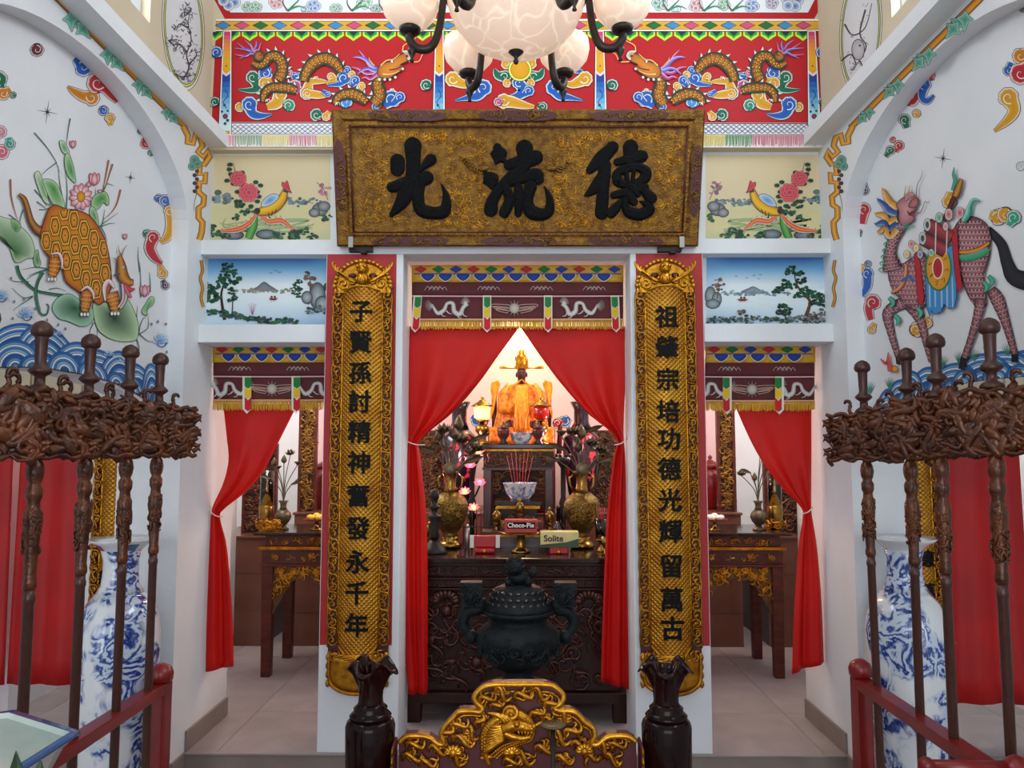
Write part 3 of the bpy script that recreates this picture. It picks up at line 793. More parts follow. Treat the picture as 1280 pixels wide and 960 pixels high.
curtain('red_curtain', 'red curtain tied back at the left of the middle doorway',
        [(512, 408), (511, 450), (510, 500), (508, 535), (509, 555), (506, 580), (503, 640), (502, 720), (505, 800), (511, 868)],
        [(650, 408), (624, 443), (598, 479), (566, 515), (526, 549), (525, 572), (532, 640), (534, 720), (534, 800), (534, 867)], DC, 1.7, .022, seed=3, tie=((506, 550), (531, 556), (505, 549)))
curtain('red_curtain', 'red curtain tied back at the right of the middle doorway',
        [(650, 408), (674, 443), (701, 479), (733, 515), (770, 547), (767, 572), (759, 640), (755, 720), (752, 800), (751, 852)],
        [(784, 408), (783, 450), (781, 500), (780, 530), (780, 550), (782, 580), (783, 640), (784, 720), (785, 800), (786, 862)], DC, 1.7, .022, seed=5, tie=((768, 556), (784, 548), (783, 549)))
curtain('red_curtain', 'red curtain tied back at the wall of the left side doorway',
        [(279, 505), (283, 545), (285, 575), (278, 605), (266, 632), (264, 643), (261, 670), (258, 720), (256, 780), (257, 840)],
        [(372, 505), (350, 550), (330, 590), (308, 615), (281, 636), (276, 648), (284, 680), (289, 730), (292, 780), (293, 832)], DC, 1.5, .018, seed=8, tie=((262, 638), (279, 646)))
curtain('red_curtain', 'red curtain tied back at the wall of the right side doorway',
        [(918, 505), (938, 550), (958, 585), (980, 612), (1001, 634), (1003, 648), (998, 680), (994, 730), (991, 780), (989, 842)],
        [(1014, 505), (1014, 545), (1014, 580), (1014, 610), (1014, 634), (1015, 645), (1021, 680), (1026, 730), (1029, 780), (1031, 828)], DC, 1.5, .018, seed=11, tie=((1000, 642), (1016, 634)))
def hang(label, x0, x1, ybot, D, seed, ztop=2.0):
    rnd = random.Random(seed); a = UY(x0, 700, D).x; b = UY(x1, 700, D).x; zb = UY((x0 + x1) / 2, ybot, D).z
    o = thing('red_hanging', label, 'curtain', ((a + b) / 2, D, zb))
    MB().grid(lambda u, v: V((a + (b - a) * u + .02 * (v - .3) * (1 if u > .5 else -1), D + .012 * sin(u * 17 + seed) * (0.3 + v), ztop + (zb - ztop) * v)), 30, 12).build('drape', 'red_curtain_dim', o, True, recalc=False, thick=.004)
hang('plain red cloth hanging behind the left weapon rack', 18, 120, 856, 4.16, 1)
hang('plain red cloth at the left edge beyond the left weapon rack', -120, 10, 856, 4.16, 2)
hang('plain red cloth hanging behind the right weapon rack', 1166, 1282, 880, 4.16, 3)

# ------------------------------------------------------------ embroidered valances
def valance(label, x0, x1, y0, yb, D, panels, tabs, mirror=False, slope=0.0):
    """x0..x1, y0..yb in photo pixels at plane y=D; panels: embroidered motifs; tabs: x of the hanging tabs"""
    H = yb - y0
    def Y(t): return y0 + H * t
    p0 = UY((x0 + x1) / 2, yb, D); o = thing('valance', label, 'valance', p0)
    def pt(x, y, off=0.0): q = UY(x, y, D); q.y -= off; return q
    def cloth(name, t0, t1, off, m, wob=.004):
        a0, a1 = Y(t0), Y(t1)
        MB().grid(lambda u, v: pt(x0 + (x1 - x0) * u, a0 + (a1 - a0) * v, off + wob * sin(u * 21 + t0 * 9) * v), 36, 5).build(name, m, o, True, recalc=False, thick=.003)
    cloth('top_band', 0.0, 0.26, .010, 'yellow_satin', .002); cloth('upper_panel', 0.20, 0.46, .004, 'maroon_velvet', .001); cloth('lower_panel', 0.42, 0.86, 0.0, 'maroon_velvet', .001)
    # fringe of hanging threads
    fr = MB(); rnd = random.Random(int(x0)); nthr = int((x1 - x0) * 1.1)
    for i in range(nthr):
        x = x0 + (x1 - x0) * (i + .5) / nthr; a = pt(x, Y(.82), .006); b = pt(x + rnd.uniform(-.8, .8), Y(.985) + rnd.uniform(-2, 1), .006 + rnd.uniform(0, .006)); fr.tube([a, b], .0022, 4, False)
    fr.build('fringe', 'yellow_satin', o, True, kind='stuff')
    P = Paint((0, D - .016, 0), (0, -1, 0), 0.0, .00001)
    nd = max(6, round((x1 - x0) / 22)); cs = ['#b3242c', '#1c6b34', '#1c3a8c']
    for i in range(nd):
        cx = x0 + (x1 - x0) * (i + .5) / nd; w = (x1 - x0) / nd
        P.poly([(cx - w * .36, Y(.05)), (cx, Y(-.0)), (cx + w * .36, Y(.05)), (cx, Y(.10))], cs[i % 3])
        P.poly([(cx - w * .36, Y(.06)), (cx, Y(.01)), (cx + w * .36, Y(.06)), (cx, Y(.115))], cs[i % 3])
        cx += w * .4
        if cx > x1 - 6: continue
        P.fan([(cx - w * .36, Y(.13)), (cx + w * .36, Y(.13)), (cx + w * .32, Y(.19)), (cx, Y(.245)), (cx - w * .32, Y(.19))], '#21409c', '#1a3078', line='#e8e4da', lw=.8, smooth=3)
    P.line([(x0 + 2, Y(.125)), (x1 - 2, Y(.125))], 1.2, '#2a3f8c', smooth=0)
    P.line([(x0, Y(.47)), ((x0 + x1) / 2, Y(.475)), (x1, Y(.47))], 1.6, '#d9b0ac')
    P.line([(x0, Y(.83)), ((x0 + x1) / 2, Y(.835)), (x1, Y(.83))], 1.4, '#d9a08c')
    n2 = 4 if x1 - x0 > 200 else 2
    for i in range(n2):                                    # small cloud scrolls on the upper panel
        cx = x0 + (x1 - x0) * (i + .45) / n2
        for dx in (-9, -4, 1, 6): P.line([(cx + dx - 5, Y(.38)), (cx + dx - 1, Y(.32)), (cx + dx + 2, Y(.36)), (cx + dx + 5, Y(.33)), (cx + dx + 8, Y(.38))], .7, '#b8a8a4')
    for kind, cx, sg in panels:
        cy = Y(.66)
        if kind == 'd':                                    # silver dragon
            Q = P.ribbon([(cx - sg * 22, cy - 5), (cx - sg * 15, cy + 6), (cx - sg * 7, cy + 2), (cx - sg * 3, cy - 6), (cx + sg * 4, cy - 6), (cx + sg * 6, cy + 4), (cx + sg * 13, cy + 7), (cx + sg * 17, cy - 1), (cx + sg * 22, cy - 6)], [2, 5, 5, 4, 5, 6, 6, 5, 6], ['#8f8784', '#d8d4d0', '#8f8784'])
            for i in range(10):
                a = -pi / 2 + (i - 5) * .28; P.line([(cx + sg * 20, cy - 5), (cx + sg * (20 + 9 * cos(a) * .7), cy - 5 + 9 * sin(a))], .6, '#cfc9c4', .3)
                b = pi + (i - 5) * .2; P.line([(cx - sg * 20, cy - 3), (cx - sg * 20 + sg * 11 * cos(b), cy - 4 + 9 * sin(b))], .6, '#a8a19d', .3)
            for dx, dy in ((-12, 12), (-4, 9), (8, 14), (15, 12)): P.line([(cx + sg * dx, cy + 3), (cx + sg * (dx + 3), cy + dy - 3), (cx + sg * (dx + 7), cy + dy - 2)], 1.6, '#c8c2be', .5)
        else:                                              # silver pearl with wings
            for s in (-1, 1):
                for k in range(3): P.line([(cx + s * 5, cy - 4 + k * 3.5), (cx + s * 15, cy - 5 + k * 3), (cx + s * (28 - k * 3), cy - 5 + k * 2.5), (cx + s * (27 - k * 3), cy - 2 + k * 2.5), (cx + s * 8, cy + k * 3)], .8, '#b99a86')
            for i in range(12): a = 2 * pi * i / 12; P.line([(cx + cos(a) * 6, cy + sin(a) * 6), (cx + cos(a) * 10, cy + sin(a) * 10)], 1.0, '#9c8f8a', .4)
            P.disc(cx, cy, 6.6, '#c9bfae', '#8f8478', line='#5a4a44')
    P.build('embroidery', o)
    for i, tx in enumerate(tabs):
        ln = (x1 - x0) > 200; hw = 5.2 if ln else 5.4; lean = -4 if (ln and i == 0) else (2 if ln and i == len(tabs) - 1 else 0)
        def q(dx, t): return (tx + dx + lean * (t - .45) / .6, Y(t))
        T = Paint((0, D - .020, 0), (0, -1, 0), 0.0, .00004)
        out = [q(-hw, .47), q(hw, .47), q(hw, .97), q(0, 1.04), q(-hw, .97)]
        tb = MB().prism([pt(*p, .0155) for p in out], (0, -.003, 0)).build('hanging_tab', M['paper_white'], o, True)
        for t0, t1, c, ch in ((.485, .62, '#1d7a36', 0), (.63, .77, '#e3bb1e', .04), (.78, .965, '#c4161c', .055)):
            T.poly([q(-hw + 1.3, t0), q(0, t0 + (0 if t0 < .5 else ch)), q(hw - 1.3, t0), q(hw - 1.3, t1), q(0, t1 + (.035 if t0 < .9 else 0)), q(-hw + 1.3, t1)], c)
        T.mb.build('tab_colours', EMBROID, tb, True, recalc=False)
    return o
valance('long embroidered maroon valance with yellow fringe in the middle doorway', 515, 779, 332, 413, 4.20,
        [('d', 562, 1), ('p', 643, 1), ('d', 725, -1)], [523, 609, 685, 768])
valance('short embroidered maroon valance with yellow fringe in the left side doorway', 267, 412, 432, 514, 4.20,
        [('d', 287, -1), ('p', 340, 1), ('d', 396, 1)], [310, 371])
valance('short embroidered maroon valance with yellow fringe in the right side doorway', 881, 1018, 432, 515, 4.20,
        [('d', 890, -1), ('p', 940, 1), ('d', 997, -1)], [908, 973])
# ------------------------------------------------------------ wall paintings
INKC = '#23262c'; WH = '#f2f1ec'
BLU, YEL, RED_, GRN, PNK, ORG, MAR = '#1e5cb4', '#d89c1c', '#bc2634', '#0f684c', '#bc4a78', '#cc8018', '#6a202c'
def inside(p, poly):
    x, y = p; r = False; k = len(poly)
    for i in range(k):
        a = poly[i]; b = poly[(i + 1) % k]
        if (a[1] > y) != (b[1] > y) and x < (b[0] - a[0]) * (y - a[1]) / (b[1] - a[1]) + a[0]: r = not r
    return r
def star(P, x, y, r):
    for k in range(8):
        a = k * pi / 4 + .15; l = r * (1, .45)[k % 2]; P.line([(x, y), (x + cos(a) * l, y + sin(a) * l * 1.2)], 1.3, '#4a4658', .2)
    P.disc(x, y, r * .16, '#3a3648', n=8)
def leaf(P, pts, ctr=None, c0='#2f7a2c', c1='#b9d6a8', rim='#29452e'): P.fan(pts, c0, c1, ctr, line=rim, lw=.7)
def blade(P, pts, w, c='#3f7a5c', w1=.3): P.line(pts, w, c, w1)
def lotus(P, x, y, r, n=11, core=True, squash=1.0):
    for k in range(n):
        a = 2 * pi * k / n + .2; d = (cos(a), sin(a) * 1.15)
        c = (x + d[0] * r * .62, y + d[1] * r * .62); t = (-d[1], d[0]); w = r * .26
        P.fan([(x + d[0] * r * .2, y + d[1] * r * .2), (c[0] + t[0] * w, c[1] + t[1] * w), (x + d[0] * r, y + d[1] * r), (c[0] - t[0] * w, c[1] - t[1] * w)], '#f2dde0', '#c8607c', (x + d[0] * r * .4, y + d[1] * r * .4), line='#7a3a48', lw=.45, smooth=3)
    if core: P.disc(x, y, r * .33, '#e8a82a', '#c07a18', line='#5a3a20', ry=r * .45)
def bud(P, x, y, r, ang=-pi / 2):
    for k in (-1, 1, 0):
        a = ang + k * .35; P.fan([(x, y), (x + cos(a - .5) * r * .7, y + sin(a - .5) * r * .7), (x + cos(a) * r * 1.4, y + sin(a) * r * 1.4), (x + cos(a + .5) * r * .7, y + sin(a + .5) * r * .7)], '#f0d4d8', '#c04a68', line='#6a3040', lw=.45, smooth=3)
def waves(P, humps, bot, splash=()):
    def by(x):
        for a, b in zip(bot, bot[1:]):
            if a[0] <= x <= b[0] or b[0] <= x <= a[0]:
                t = (x - a[0]) / ((b[0] - a[0]) or 1); return a[1] + (b[1] - a[1]) * t
        return bot[0][1] if abs(x - bot[0][0]) < abs(x - bot[-1][0]) else bot[-1][1]
    xs0 = min(b[0] for b in bot); xs1 = max(b[0] for b in bot)
    def half(cx, r, ry, lean=0.0):
        up_ = []; n = 22
        for i in range(n + 1):
            a = pi * i / n; x = min(xs1, max(xs0, cx + r * cos(a) + lean * ry * sin(a) * .3)); up_.append((x, by(x) - ry * sin(a)))
        dn = [(x, by(x) + .0) for x in [up_[-1][0] + (up_[0][0] - up_[-1][0]) * i / 10 for i in range(11)]]
        return up_, dn
    shades = ['#2f6db4', '#6aa8dc', '#dfeaf2', '#3f82c4', '#8fc4e8', '#e6eef4', '#2a5fa8']
    for cx, r, ry, lean in humps:
        k = max(4, int(ry / 2.7))
        for i in range(k):
            f = 1 - i / k; u, d = half(cx, r * f, ry * f, lean)
            P.poly(u + d, shades[i % 7], line='#1d3c70', lw=.6)
    for x, y, r in splash:
        for k in range(7):
            a = -pi + k * pi / 6; P.line([(x, y), (x + cos(a) * r * .6, y + sin(a) * r * .7), (x + cos(a + .4) * r, y + sin(a + .4) * r)], r * .28, '#5f9fd8', .5, col1='#dce8f2')
        P.line([(x + cos(t * .7) * r * (.55 - t * .05), y + sin(t * .7) * r * (.55 - t * .05)) for t in range(9)], 1.4, '#1f4a94', .5)
    P.line(bot, 1.0, '#2a3038', smooth=0)

# ---- left wall: turtle among lotus above the waves
wallL = V((XL - .085, 0, 0)); NL = V((1, 0, 0))
mur = thing('wall_painting', 'painting of a golden turtle with lotus and blue waves in the left wall arch', 'mural', (XL - .085, 3.0, 1.95))
P = Paint(wallL, NL)
botL = [(-40, 466), (-10, 460), (0, 459), (38, 459), (62, 461), (86, 465), (117, 471), (146, 480), (170, 492), (190, 505), (203, 515)]
waves(P, [(-28, 40, 50, 0), (20, 52, 55, .4), (60, 42, 55, -.5), (96, 34, 40, .4), (128, 32, 36, -.3), (18, 34, 34, 0), (80, 22, 24, 0), (150, 28, 44, .4), (176, 22, 38, -.2), (115, 20, 20, 0), (190, 14, 50, 0), (165, 16, 20, 0), (40, 18, 16, 0), (145, 12, 14, 0), (197, 8, 24, 0)], botL,
      splash=((31, 395, 13), (0, 372, 12), (200, 428, 13), (158, 452, 11), (135, 444, 7), (73, 418, 6)))
for x, y in ((12, 348), (16, 377), (28, 374), (42, 386), (14, 398), (57, 400), (71, 406), (80, 411), (107, 427), (118, 427), (196, 402), (206, 405), (188, 405), (207, 440), (209, 468)): P.disc(x, y, 1.1, '#8a93a0', ry=1.8, line=INKC, lw=.4, n=8)
P.build('waves', mur)
P = Paint(wallL, NL, .006)
def gb(*a, **k): blade(P, *a, **k)
gb([(20, 332), (25, 346), (42, 362), (60, 367), (79, 370)], 4.6, '#3f7a60', 3.2); gb([(21, 332), (26, 346), (42, 361), (60, 365.5), (79, 368)], 1.2, '#1c4434', 1)
gb([(52, 340), (45, 356), (44, 372), (49, 391), (57, 393), (60, 383), (57, 380)], 4.5, '#3f7a60', 1.5); gb([(54, 341), (46, 356), (46, 372), (50, 388)], 1.2, '#1c4434', .5)
for a in ([(12, 224), (13, 245), (17, 262), (22, 278)], [(150, 237), (145, 255), (138, 266), (128, 275)], [(135, 200), (131, 222), (127, 240)], [(140, 205), (134, 224), (129, 240)]): gb(a, 2.4, '#a5603c', .4)
for a in ([(42, 237), (52, 248), (58, 258)], [(28, 262), (24, 275), (25, 283)], [(10, 268), (20, 276), (25, 283)], [(80, 262), (74, 230), (72, 208)], [(82, 262), (83, 235), (80, 205)], [(42, 166), (56, 182), (68, 200), (74, 216)], [(87, 148), (84, 165), (82, 182)],
          [(70, 203), (58, 212), (51, 219)], [(124, 284), (134, 280), (143, 279)], [(124, 282), (130, 292), (133, 302)], [(124, 283), (131, 277), (147, 266)], [(118, 262), (119, 246), (118, 235)], [(127, 240), (133, 230), (141, 232)], [(125, 284), (128, 276), (130, 262)],
          [(58, 337), (46, 340), (34, 345)], [(58, 336), (44, 334), (26, 337)], [(56, 338), (40, 344), (24, 356)], [(60, 362), (70, 360), (82, 364)], [(35, 352), (20, 352), (12, 350)], [(40, 370), (28, 372), (14, 360)], [(40, 371), (26, 380), (15, 388)],
          [(45, 252), (52, 257), (58, 262)], [(48, 262), (54, 262), (60, 260)], [(172, 420), (170, 400), (171, 382)], [(172, 420), (176, 402), (185, 392)], [(172, 418), (184, 410), (184, 395)], [(174, 340), (172, 322), (172, 308)], [(187, 365), (187, 352), (186, 340)], [(175, 372), (175, 350), (174, 328)],
          [(116, 403), (112, 412), (110, 421)], [(118, 403), (121, 412), (120, 420)], [(170, 424), (173, 435), (172, 444)], [(172, 416), (182, 425), (190, 428)]): gb(a, 1.5, '#3a7058', .4)
leaf(P, [(-12, 268), (4, 272), (15, 275), (26, 284), (37, 296), (42, 311), (40, 322), (33, 323), (23, 328), (16, 325), (8, 303), (-3, 294), (-14, 288)], (18, 316), '#2c7230', '#c4dcbc')
leaf(P, [(13, 274), (20, 276), (25, 283), (20, 290), (14, 284)], (18, 287), '#2f7a34', '#a9cf9c')
leaf(P, [(41, 318), (46, 312), (48, 322), (50, 330), (46, 334), (42, 330)], None, '#3a8040', '#b4d4ac')
leaf(P, [(42, 219), (47, 214), (52, 224), (57, 238), (60, 252), (63, 256), (54, 252), (47, 236)], None, '#6aa868', '#d0e2c8')
leaf(P, [(52, 225), (61, 224), (69, 229), (75, 241), (80, 258), (74, 262), (66, 256), (60, 246), (55, 234)], (66, 236), '#2f8a2c', '#bcd8b0')
leaf(P, [(73, 177), (79, 177), (85, 188), (84, 193), (77, 190)], None, '#4a9850', '#cfe2cc'); leaf(P, [(80, 195), (85, 192), (90, 205), (93, 220), (93, 229), (84, 220), (80, 208)], (88, 214), '#3a8a3c', '#b4d6ae')
leaf(P, [(115, 247), (122, 241), (131, 240), (135, 248), (134, 257), (128, 253), (124, 259), (118, 262), (113, 256)], (126, 248), '#2f8a34', '#a9d09c'); leaf(P, [(112, 259), (117, 260), (121, 270), (122, 284), (116, 276), (111, 267)], None, '#4a9450', '#c0dcb8')
leaf(P, [(64, 386), (70, 373), (85, 367), (100, 376), (113, 383), (116, 397), (110, 406), (100, 408), (92, 405), (82, 401), (72, 398)], (92, 385), '#1d5a34', '#a8d4b8')
leaf(P, [(115, 380), (128, 378), (145, 380), (158, 374), (168, 392), (172, 408), (170, 424), (158, 427), (145, 426), (132, 421), (120, 409)], (142, 398), '#123f2a', '#bcdcae')
leaf(P, [(176, 390), (181, 380), (187, 371), (192, 373), (190, 381), (184, 386), (182, 394)], None, '#4a9a48', '#b8dcae')
lotus(P, 100, 246, 15); bud(P, 117, 232, 12); bud(P, 90, 185, 7); bud(P, 180, 371, 11); bud(P, 155, 299, 5); bud(P, 112, 233, 5, -2.4); bud(P, 121, 238, 4, .4)
P.build('lotus_plants', mur)
P = Paint(wallL, NL, .016)
P.ribbon([(52, 290), (44, 287), (36, 276), (31, 258), (27, 248), (21, 243)], [15, 11, 8, 6.5, 6, 3.5], ['#5a3018', '#a86a30', '#c08840', '#8a5424', '#4a2814'], line='#3a2414')
SH = [(51, 281), (58, 262), (66, 256), (80, 261), (95, 263), (110, 270), (122, 286), (130, 302), (135, 326), (137, 349), (136, 361), (129, 375), (121, 381), (112, 374), (95, 364), (80, 352), (74, 333), (57, 319), (50, 307), (48, 292)]
P.fan(SH, '#dc9420', '#b2521c', (94, 312), .86, line='#4a2412', lw=1.2)
ax_, bx_ = (12.55, 11.9), (23.75, -7.4); SHs = crom(SH, 4, True)
hexo = [(-4.6, -12.4), (3.2, -13.2), (7.2, -1.6), (4.6, 12.4), (-3.2, 13.2), (-7.2, 1.6)]
for i in range(-6, 12):
    for j in range(-5, 8):
        cx = 66.2 + i * ax_[0] + j * bx_[0]; cy = 282.5 + i * ax_[1] + j * bx_[1]
        # second family of cells sits between the first ones
        q = [(cx + x, cy + y) for x, y in hexo]
        if inside((cx, cy), SHs):
            def cl(p, f=1.0):
                p = (cx + (p[0] - cx) * f, cy + (p[1] - cy) * f)
                t = 1.0
                while t > .2 and not inside((cx + (p[0] - cx) * t, cy + (p[1] - cy) * t), SHs): t -= .08
                return (cx + (p[0] - cx) * t, cy + (p[1] - cy) * t)
            o_ = [cl(p, .98) for p in q]; i_ = [cl(p, .68) for p in q]
            P.line(o_ + [o_[0]], 1.0, '#4a2a12', smooth=0); P.line([cl(p, .83) for p in q] + [cl(q[0], .83)], 1.7, '#eab840', smooth=0)
            P.fan(i_, '#e8a230', '#b4621a', (cx, cy), line='#40220e', lw=1.1, smooth=0); P.disc(cx, cy, 1.1, '#5a3012', n=7)
for pts, ws in (([(66, 322), (65, 334), (62, 345)], (15, 15, 11)), ([(106, 364), (105, 376), (103, 389)], (15, 14, 10)), ([(136, 366), (139, 376), (141, 388)], (18, 15, 9))):
    Q = P.ribbon(pts, ws, ['#7a3a16', '#c8702a', '#d88a34', '#c06a24', '#6a3014'], line='#3a2010'); P.scales(Q, 3.0, '#f0c468', .6)
    x, y = pts[-1]
    for k in (-1, 0, 1): P.disc(x + k * 4, y + 4, 2.1, '#ffffff', '#d8d4cc', line=INKC, n=9, ry=2.8)
for pts, ws in (([(129, 376), (128, 360), (133, 352), (140, 360)], (3, 6, 7, 3)), ([(60, 318), (70, 317), (74, 326), (74, 336)], (2, 4, 4, 2)), ([(98, 364), (106, 359), (113, 366), (114, 374)], (2, 4, 4, 2))):
    P.ribbon(pts, ws, ['#a04a58', '#e8d4d4', '#f6f0ee'], line='#5a3038', lw=.5)
P.ribbon([(146, 385), (152, 376), (153, 366), (152, 354)], [6, 7, 8, 8], ['#2a6a50', '#d8e4dc', '#b02a34', '#e8e4dc', '#2a4a70'], line=INKC)
P.ribbon([(147, 320), (149, 332), (151, 345), (157, 352), (164, 353)], [5, 11, 14, 11, 7], ['#6a3814', '#b8742a', '#d89434', '#b8702a', '#6a3412'], line='#3a2010')
P.disc(151, 334, 2, '#f4f0e4', line=INKC, n=9); P.disc(151, 334, .9, '#101010', n=7)
for a in ([(150, 320), (146, 314), (145, 306)], [(149, 320), (152, 312), (156, 306)], [(146, 328), (141, 324), (138, 322)]): P.line(a, 1.8, '#8a6a34', .4)
P.ribbon([(153, 356), (160, 362), (166, 361)], [5, 6, 2], ['#8a1a24', '#d85060', '#a02430']); P.ribbon([(153, 358), (158, 368), (162, 372)], [4, 5, 2], ['#8a1a24', '#d88090', '#a02430'])
P.line([(139, 344), (143, 344), (147, 342)], 2.0, '#2f5a50')
P.build('turtle', mur)
P = None
def CL(pts, ws, c, curl=1): P.cloud(pts, ws, c, curl=curl)
def newc(): 
    global P
    P = Paint(wallL, NL, .001)
newc()
newc(); CL([(198, 248), (192, 248)], (9, 3), BLU); CL([(206, 251), (210, 262)], (13, 8), '#4a6ab0'); CL([(212, 264), (213, 282), (209, 296), (200, 303)], (13, 12, 11, 5), YEL); CL([(183, 292), (178, 290)], (9, 4), GRN); CL([(191, 297), (187, 310), (193, 322), (202, 330)], (15, 14, 11, 4), RED_); P.build('painted_cloud', mur)
newc(); CL([(203, 342), (199, 330)], (11, 5), YEL, -1); CL([(206, 357), (203, 350)], (9, 5), '#4a2a4a'); P.build('painted_cloud', mur)
newc(); CL([(104, 84), (93, 73)], (20, 8), BLU); CL([(114, 122), (103, 120), (92, 114), (84, 108)], (18, 13, 9, 2), ORG, -1); CL([(122, 104), (131, 110), (140, 120), (147, 127)], (24, 14, 10, 6), RED_); CL([(129, 138), (127, 132)], (11, 5), BLU); CL([(137, 148), (138, 157)], (11, 4), YEL); P.build('painted_cloud', mur)
newc(); CL([(182, 179), (180, 172)], (12, 6), RED_); CL([(175, 164), (174, 161)], (6, 3), GRN); CL([(188, 191), (190, 195)], (6, 3), GRN); P.build('painted_cloud', mur)
newc(); CL([(-2, 100), (2, 112)], (20, 10), GRN); CL([(4, 117), (13, 112)], (14, 8), ORG); CL([(16, 119), (18, 122)], (7, 3), GRN); P.build('painted_cloud', mur)
newc(); CL([(0, 165), (-4, 172)], (14, 8), '#c88a98'); CL([(2, 190), (-6, 190)], (16, 9), '#d06a80'); CL([(12, 180), (10, 172)], (12, 7), '#3a9a8a'); P.build('painted_cloud', mur)
newc(); CL([(46, 62), (46, 56)], (15, 10), MAR); P.build('painted_cloud', mur)
newc(); CL([(15, 3), (12, -6)], (7, 5), GRN); P.build('painted_cloud', mur)
newc(); star(P, 59, 140, 13); P.build('painted_star', mur)
newc(); star(P, 163, 222, 7); P.build('painted_star', mur)

# ---- right wall: qilin above the waves
wallR = V((XR + .085, 0, 0)); NR = V((-1, 0, 0))
mur = thing('wall_painting', 'painting of a mauve scaled qilin carrying scrolls above blue waves in the right wall arch', 'mural', (XR + .085, 3.0, 1.95))
P = Paint(wallR, NR)
botR = [(1089, 527), (1110, 511), (1140, 497), (1170, 487), (1200, 480), (1240, 474), (1290, 470), (1330, 468)]
waves(P, [(1290, 50, 34, 0), (1252, 42, 34, .3), (1228, 40, 34, -.3), (1188, 34, 28, .2), (1157, 22, 32, 0), (1137, 18, 34, 0), (1122, 15, 30, 0), (1107, 13, 26, 0), (1096, 7, 18, 0), (1206, 16, 18, 0), (1248, 20, 20, 0), (1275, 18, 16, 0), (1170, 12, 14, 0), (1150, 9, 14, 0), (1130, 9, 14, 0)], botR)
for x, y in ((1088, 488), (1113, 482), (1180, 455), (1200, 450), (1219, 447), (1236, 440), (1260, 440)):
    for k in range(6): a = -pi / 2 + (k - 2.5) * .35; blade(P, [(x, y + 4), (x + cos(a) * 9, y + sin(a) * 11)], 1.6, '#3a8a78', .3)
P.build('waves', mur)
P = Paint(wallR, NR, .006)
MV = ['#4a3040', '#8a5a60', '#a8767c', '#8a5a60', '#4a3040']
CLr = lambda pts, ws, c, curl=1: P.cloud(pts, ws, c, curl=curl)
CLr([(1248, 271), (1238, 268)], (18, 8), YEL); CLr([(1258, 268), (1262, 262)], (18, 9), YEL); CLr([(1268, 272), (1262, 282)], (16, 8), '#3aa488'); CLr([(1188, 252), (1190, 240)], (16, 10), YEL); CLr([(1146, 412), (1140, 414)], (16, 8), YEL); CLr([(1160, 403), (1162, 397)], (12, 7), YEL)
P.ribbon([(1236, 286), (1253, 305), (1261, 330), (1271, 347), (1300, 354)], [9, 13, 16, 22, 26], ['#14161c', '#2c2e36', '#14161c'])
def limb(pts, ws, st=3.6):
    Q = P.ribbon(pts, ws, MV, line='#3a2830', lw=.8); P.scales(Q, st, '#e0a8a8', .7, '#5a3848'); return Q
limb([(1240, 362), (1248, 374), (1257, 398), (1266, 428), (1270, 444)], [12, 17, 12, 8.5, 8]); P.poly([(1266, 443), (1274, 442), (1275, 452), (1266, 453)], '#17181c')
limb([(1140, 378), (1152, 400), (1159, 428), (1166, 452)], [22, 12, 8, 7]); limb([(1133, 378), (1119, 384), (1111, 393), (1115, 415), (1121, 436), (1124, 447)], [15, 14, 13, 9, 7, 6]); P.poly([(1121, 446), (1127, 446), (1127, 456), (1122, 455)], '#17181c')
HB = [(1194, 288), (1204, 273), (1220, 271), (1233, 278), (1240, 292), (1239, 320), (1232, 346), (1234, 365), (1235, 382), (1223, 384), (1211, 367), (1204, 346), (1199, 330), (1197, 305)]
P.fan(HB, '#b07c80', '#6a4450', (1218, 315), line='#3a2830', lw=1.0)
for i in range(9):
    for j in range(16):
        x = 1198 + i * 4.8 + (j % 2) * 2.4; y = 276 + j * 6.6
        if inside((x, y), HB) and inside((x, y + 4), HB): P.line([(x - 2.2, y), (x - 1.4, y + 3.6), (x + 1.4, y + 3.6), (x + 2.2, y)], .8, '#e8b4b2', smooth=0); P.disc(x, y + .8, .9, '#5a3a4c', n=6)
limb([(1229, 374), (1225, 395), (1216, 425), (1208, 448)], [14, 11, 8, 8]); P.poly([(1204, 445), (1212, 449), (1208, 462), (1201, 461)], '#17181c')
P.ribbon([(1199, 315), (1213, 315), (1228, 311), (1240, 303)], [4, 5, 5, 4], ['#b06018', '#f09a34', '#b06018'], line=INKC, lw=.5); P.ribbon([(1201, 322), (1214, 322), (1228, 318), (1239, 312)], [6, 9, 9, 7], ['#1f8a60', '#3aa878', '#6aa890'])
FB = [(1113, 322), (1120, 312), (1128, 330), (1146, 320), (1158, 316), (1163, 345), (1160, 378), (1150, 388), (1138, 384), (1130, 376), (1118, 362), (1113, 345)]
P.fan(FB, '#a87276', '#6a4450', (1138, 350), line='#3a2830', lw=.9)
for i in range(12):
    for j in range(12):
        x = 1114 + i * 4.6 + (j % 2) * 2.3; y = 322 + j * 6
        if inside((x, y), FB) and inside((x, y + 4), FB): P.line([(x - 2.1, y), (x - 1.3, y + 3.3), (x + 1.3, y + 3.3), (x + 2.1, y)], .8, '#e0a8a8', smooth=0)
P.ribbon([(1117, 366), (1128, 360), (1135, 346), (1136, 330)], [4, 5, 5, 4], ['#8a3a14', '#d88038', '#e8c0a0'], line=INKC, lw=.5)
P.ribbon([(1130, 352), (1139, 346), (1146, 352)], [3, 4, 3], ['#1a2a6a', '#4a7ac8', '#1a2a6a'])
Q = limb([(1133, 272), (1128, 284), (1119, 300), (1115, 318), (1118, 338)], [11, 13, 13, 15, 24])
for k in range(7): x, y = (1121 - k * 1.6, 286 + k * 8); P.line([(x - 4, y), (x - 10, y + 3), (x - 6, y + 7)], 2.2, '#3a9a80', .5)
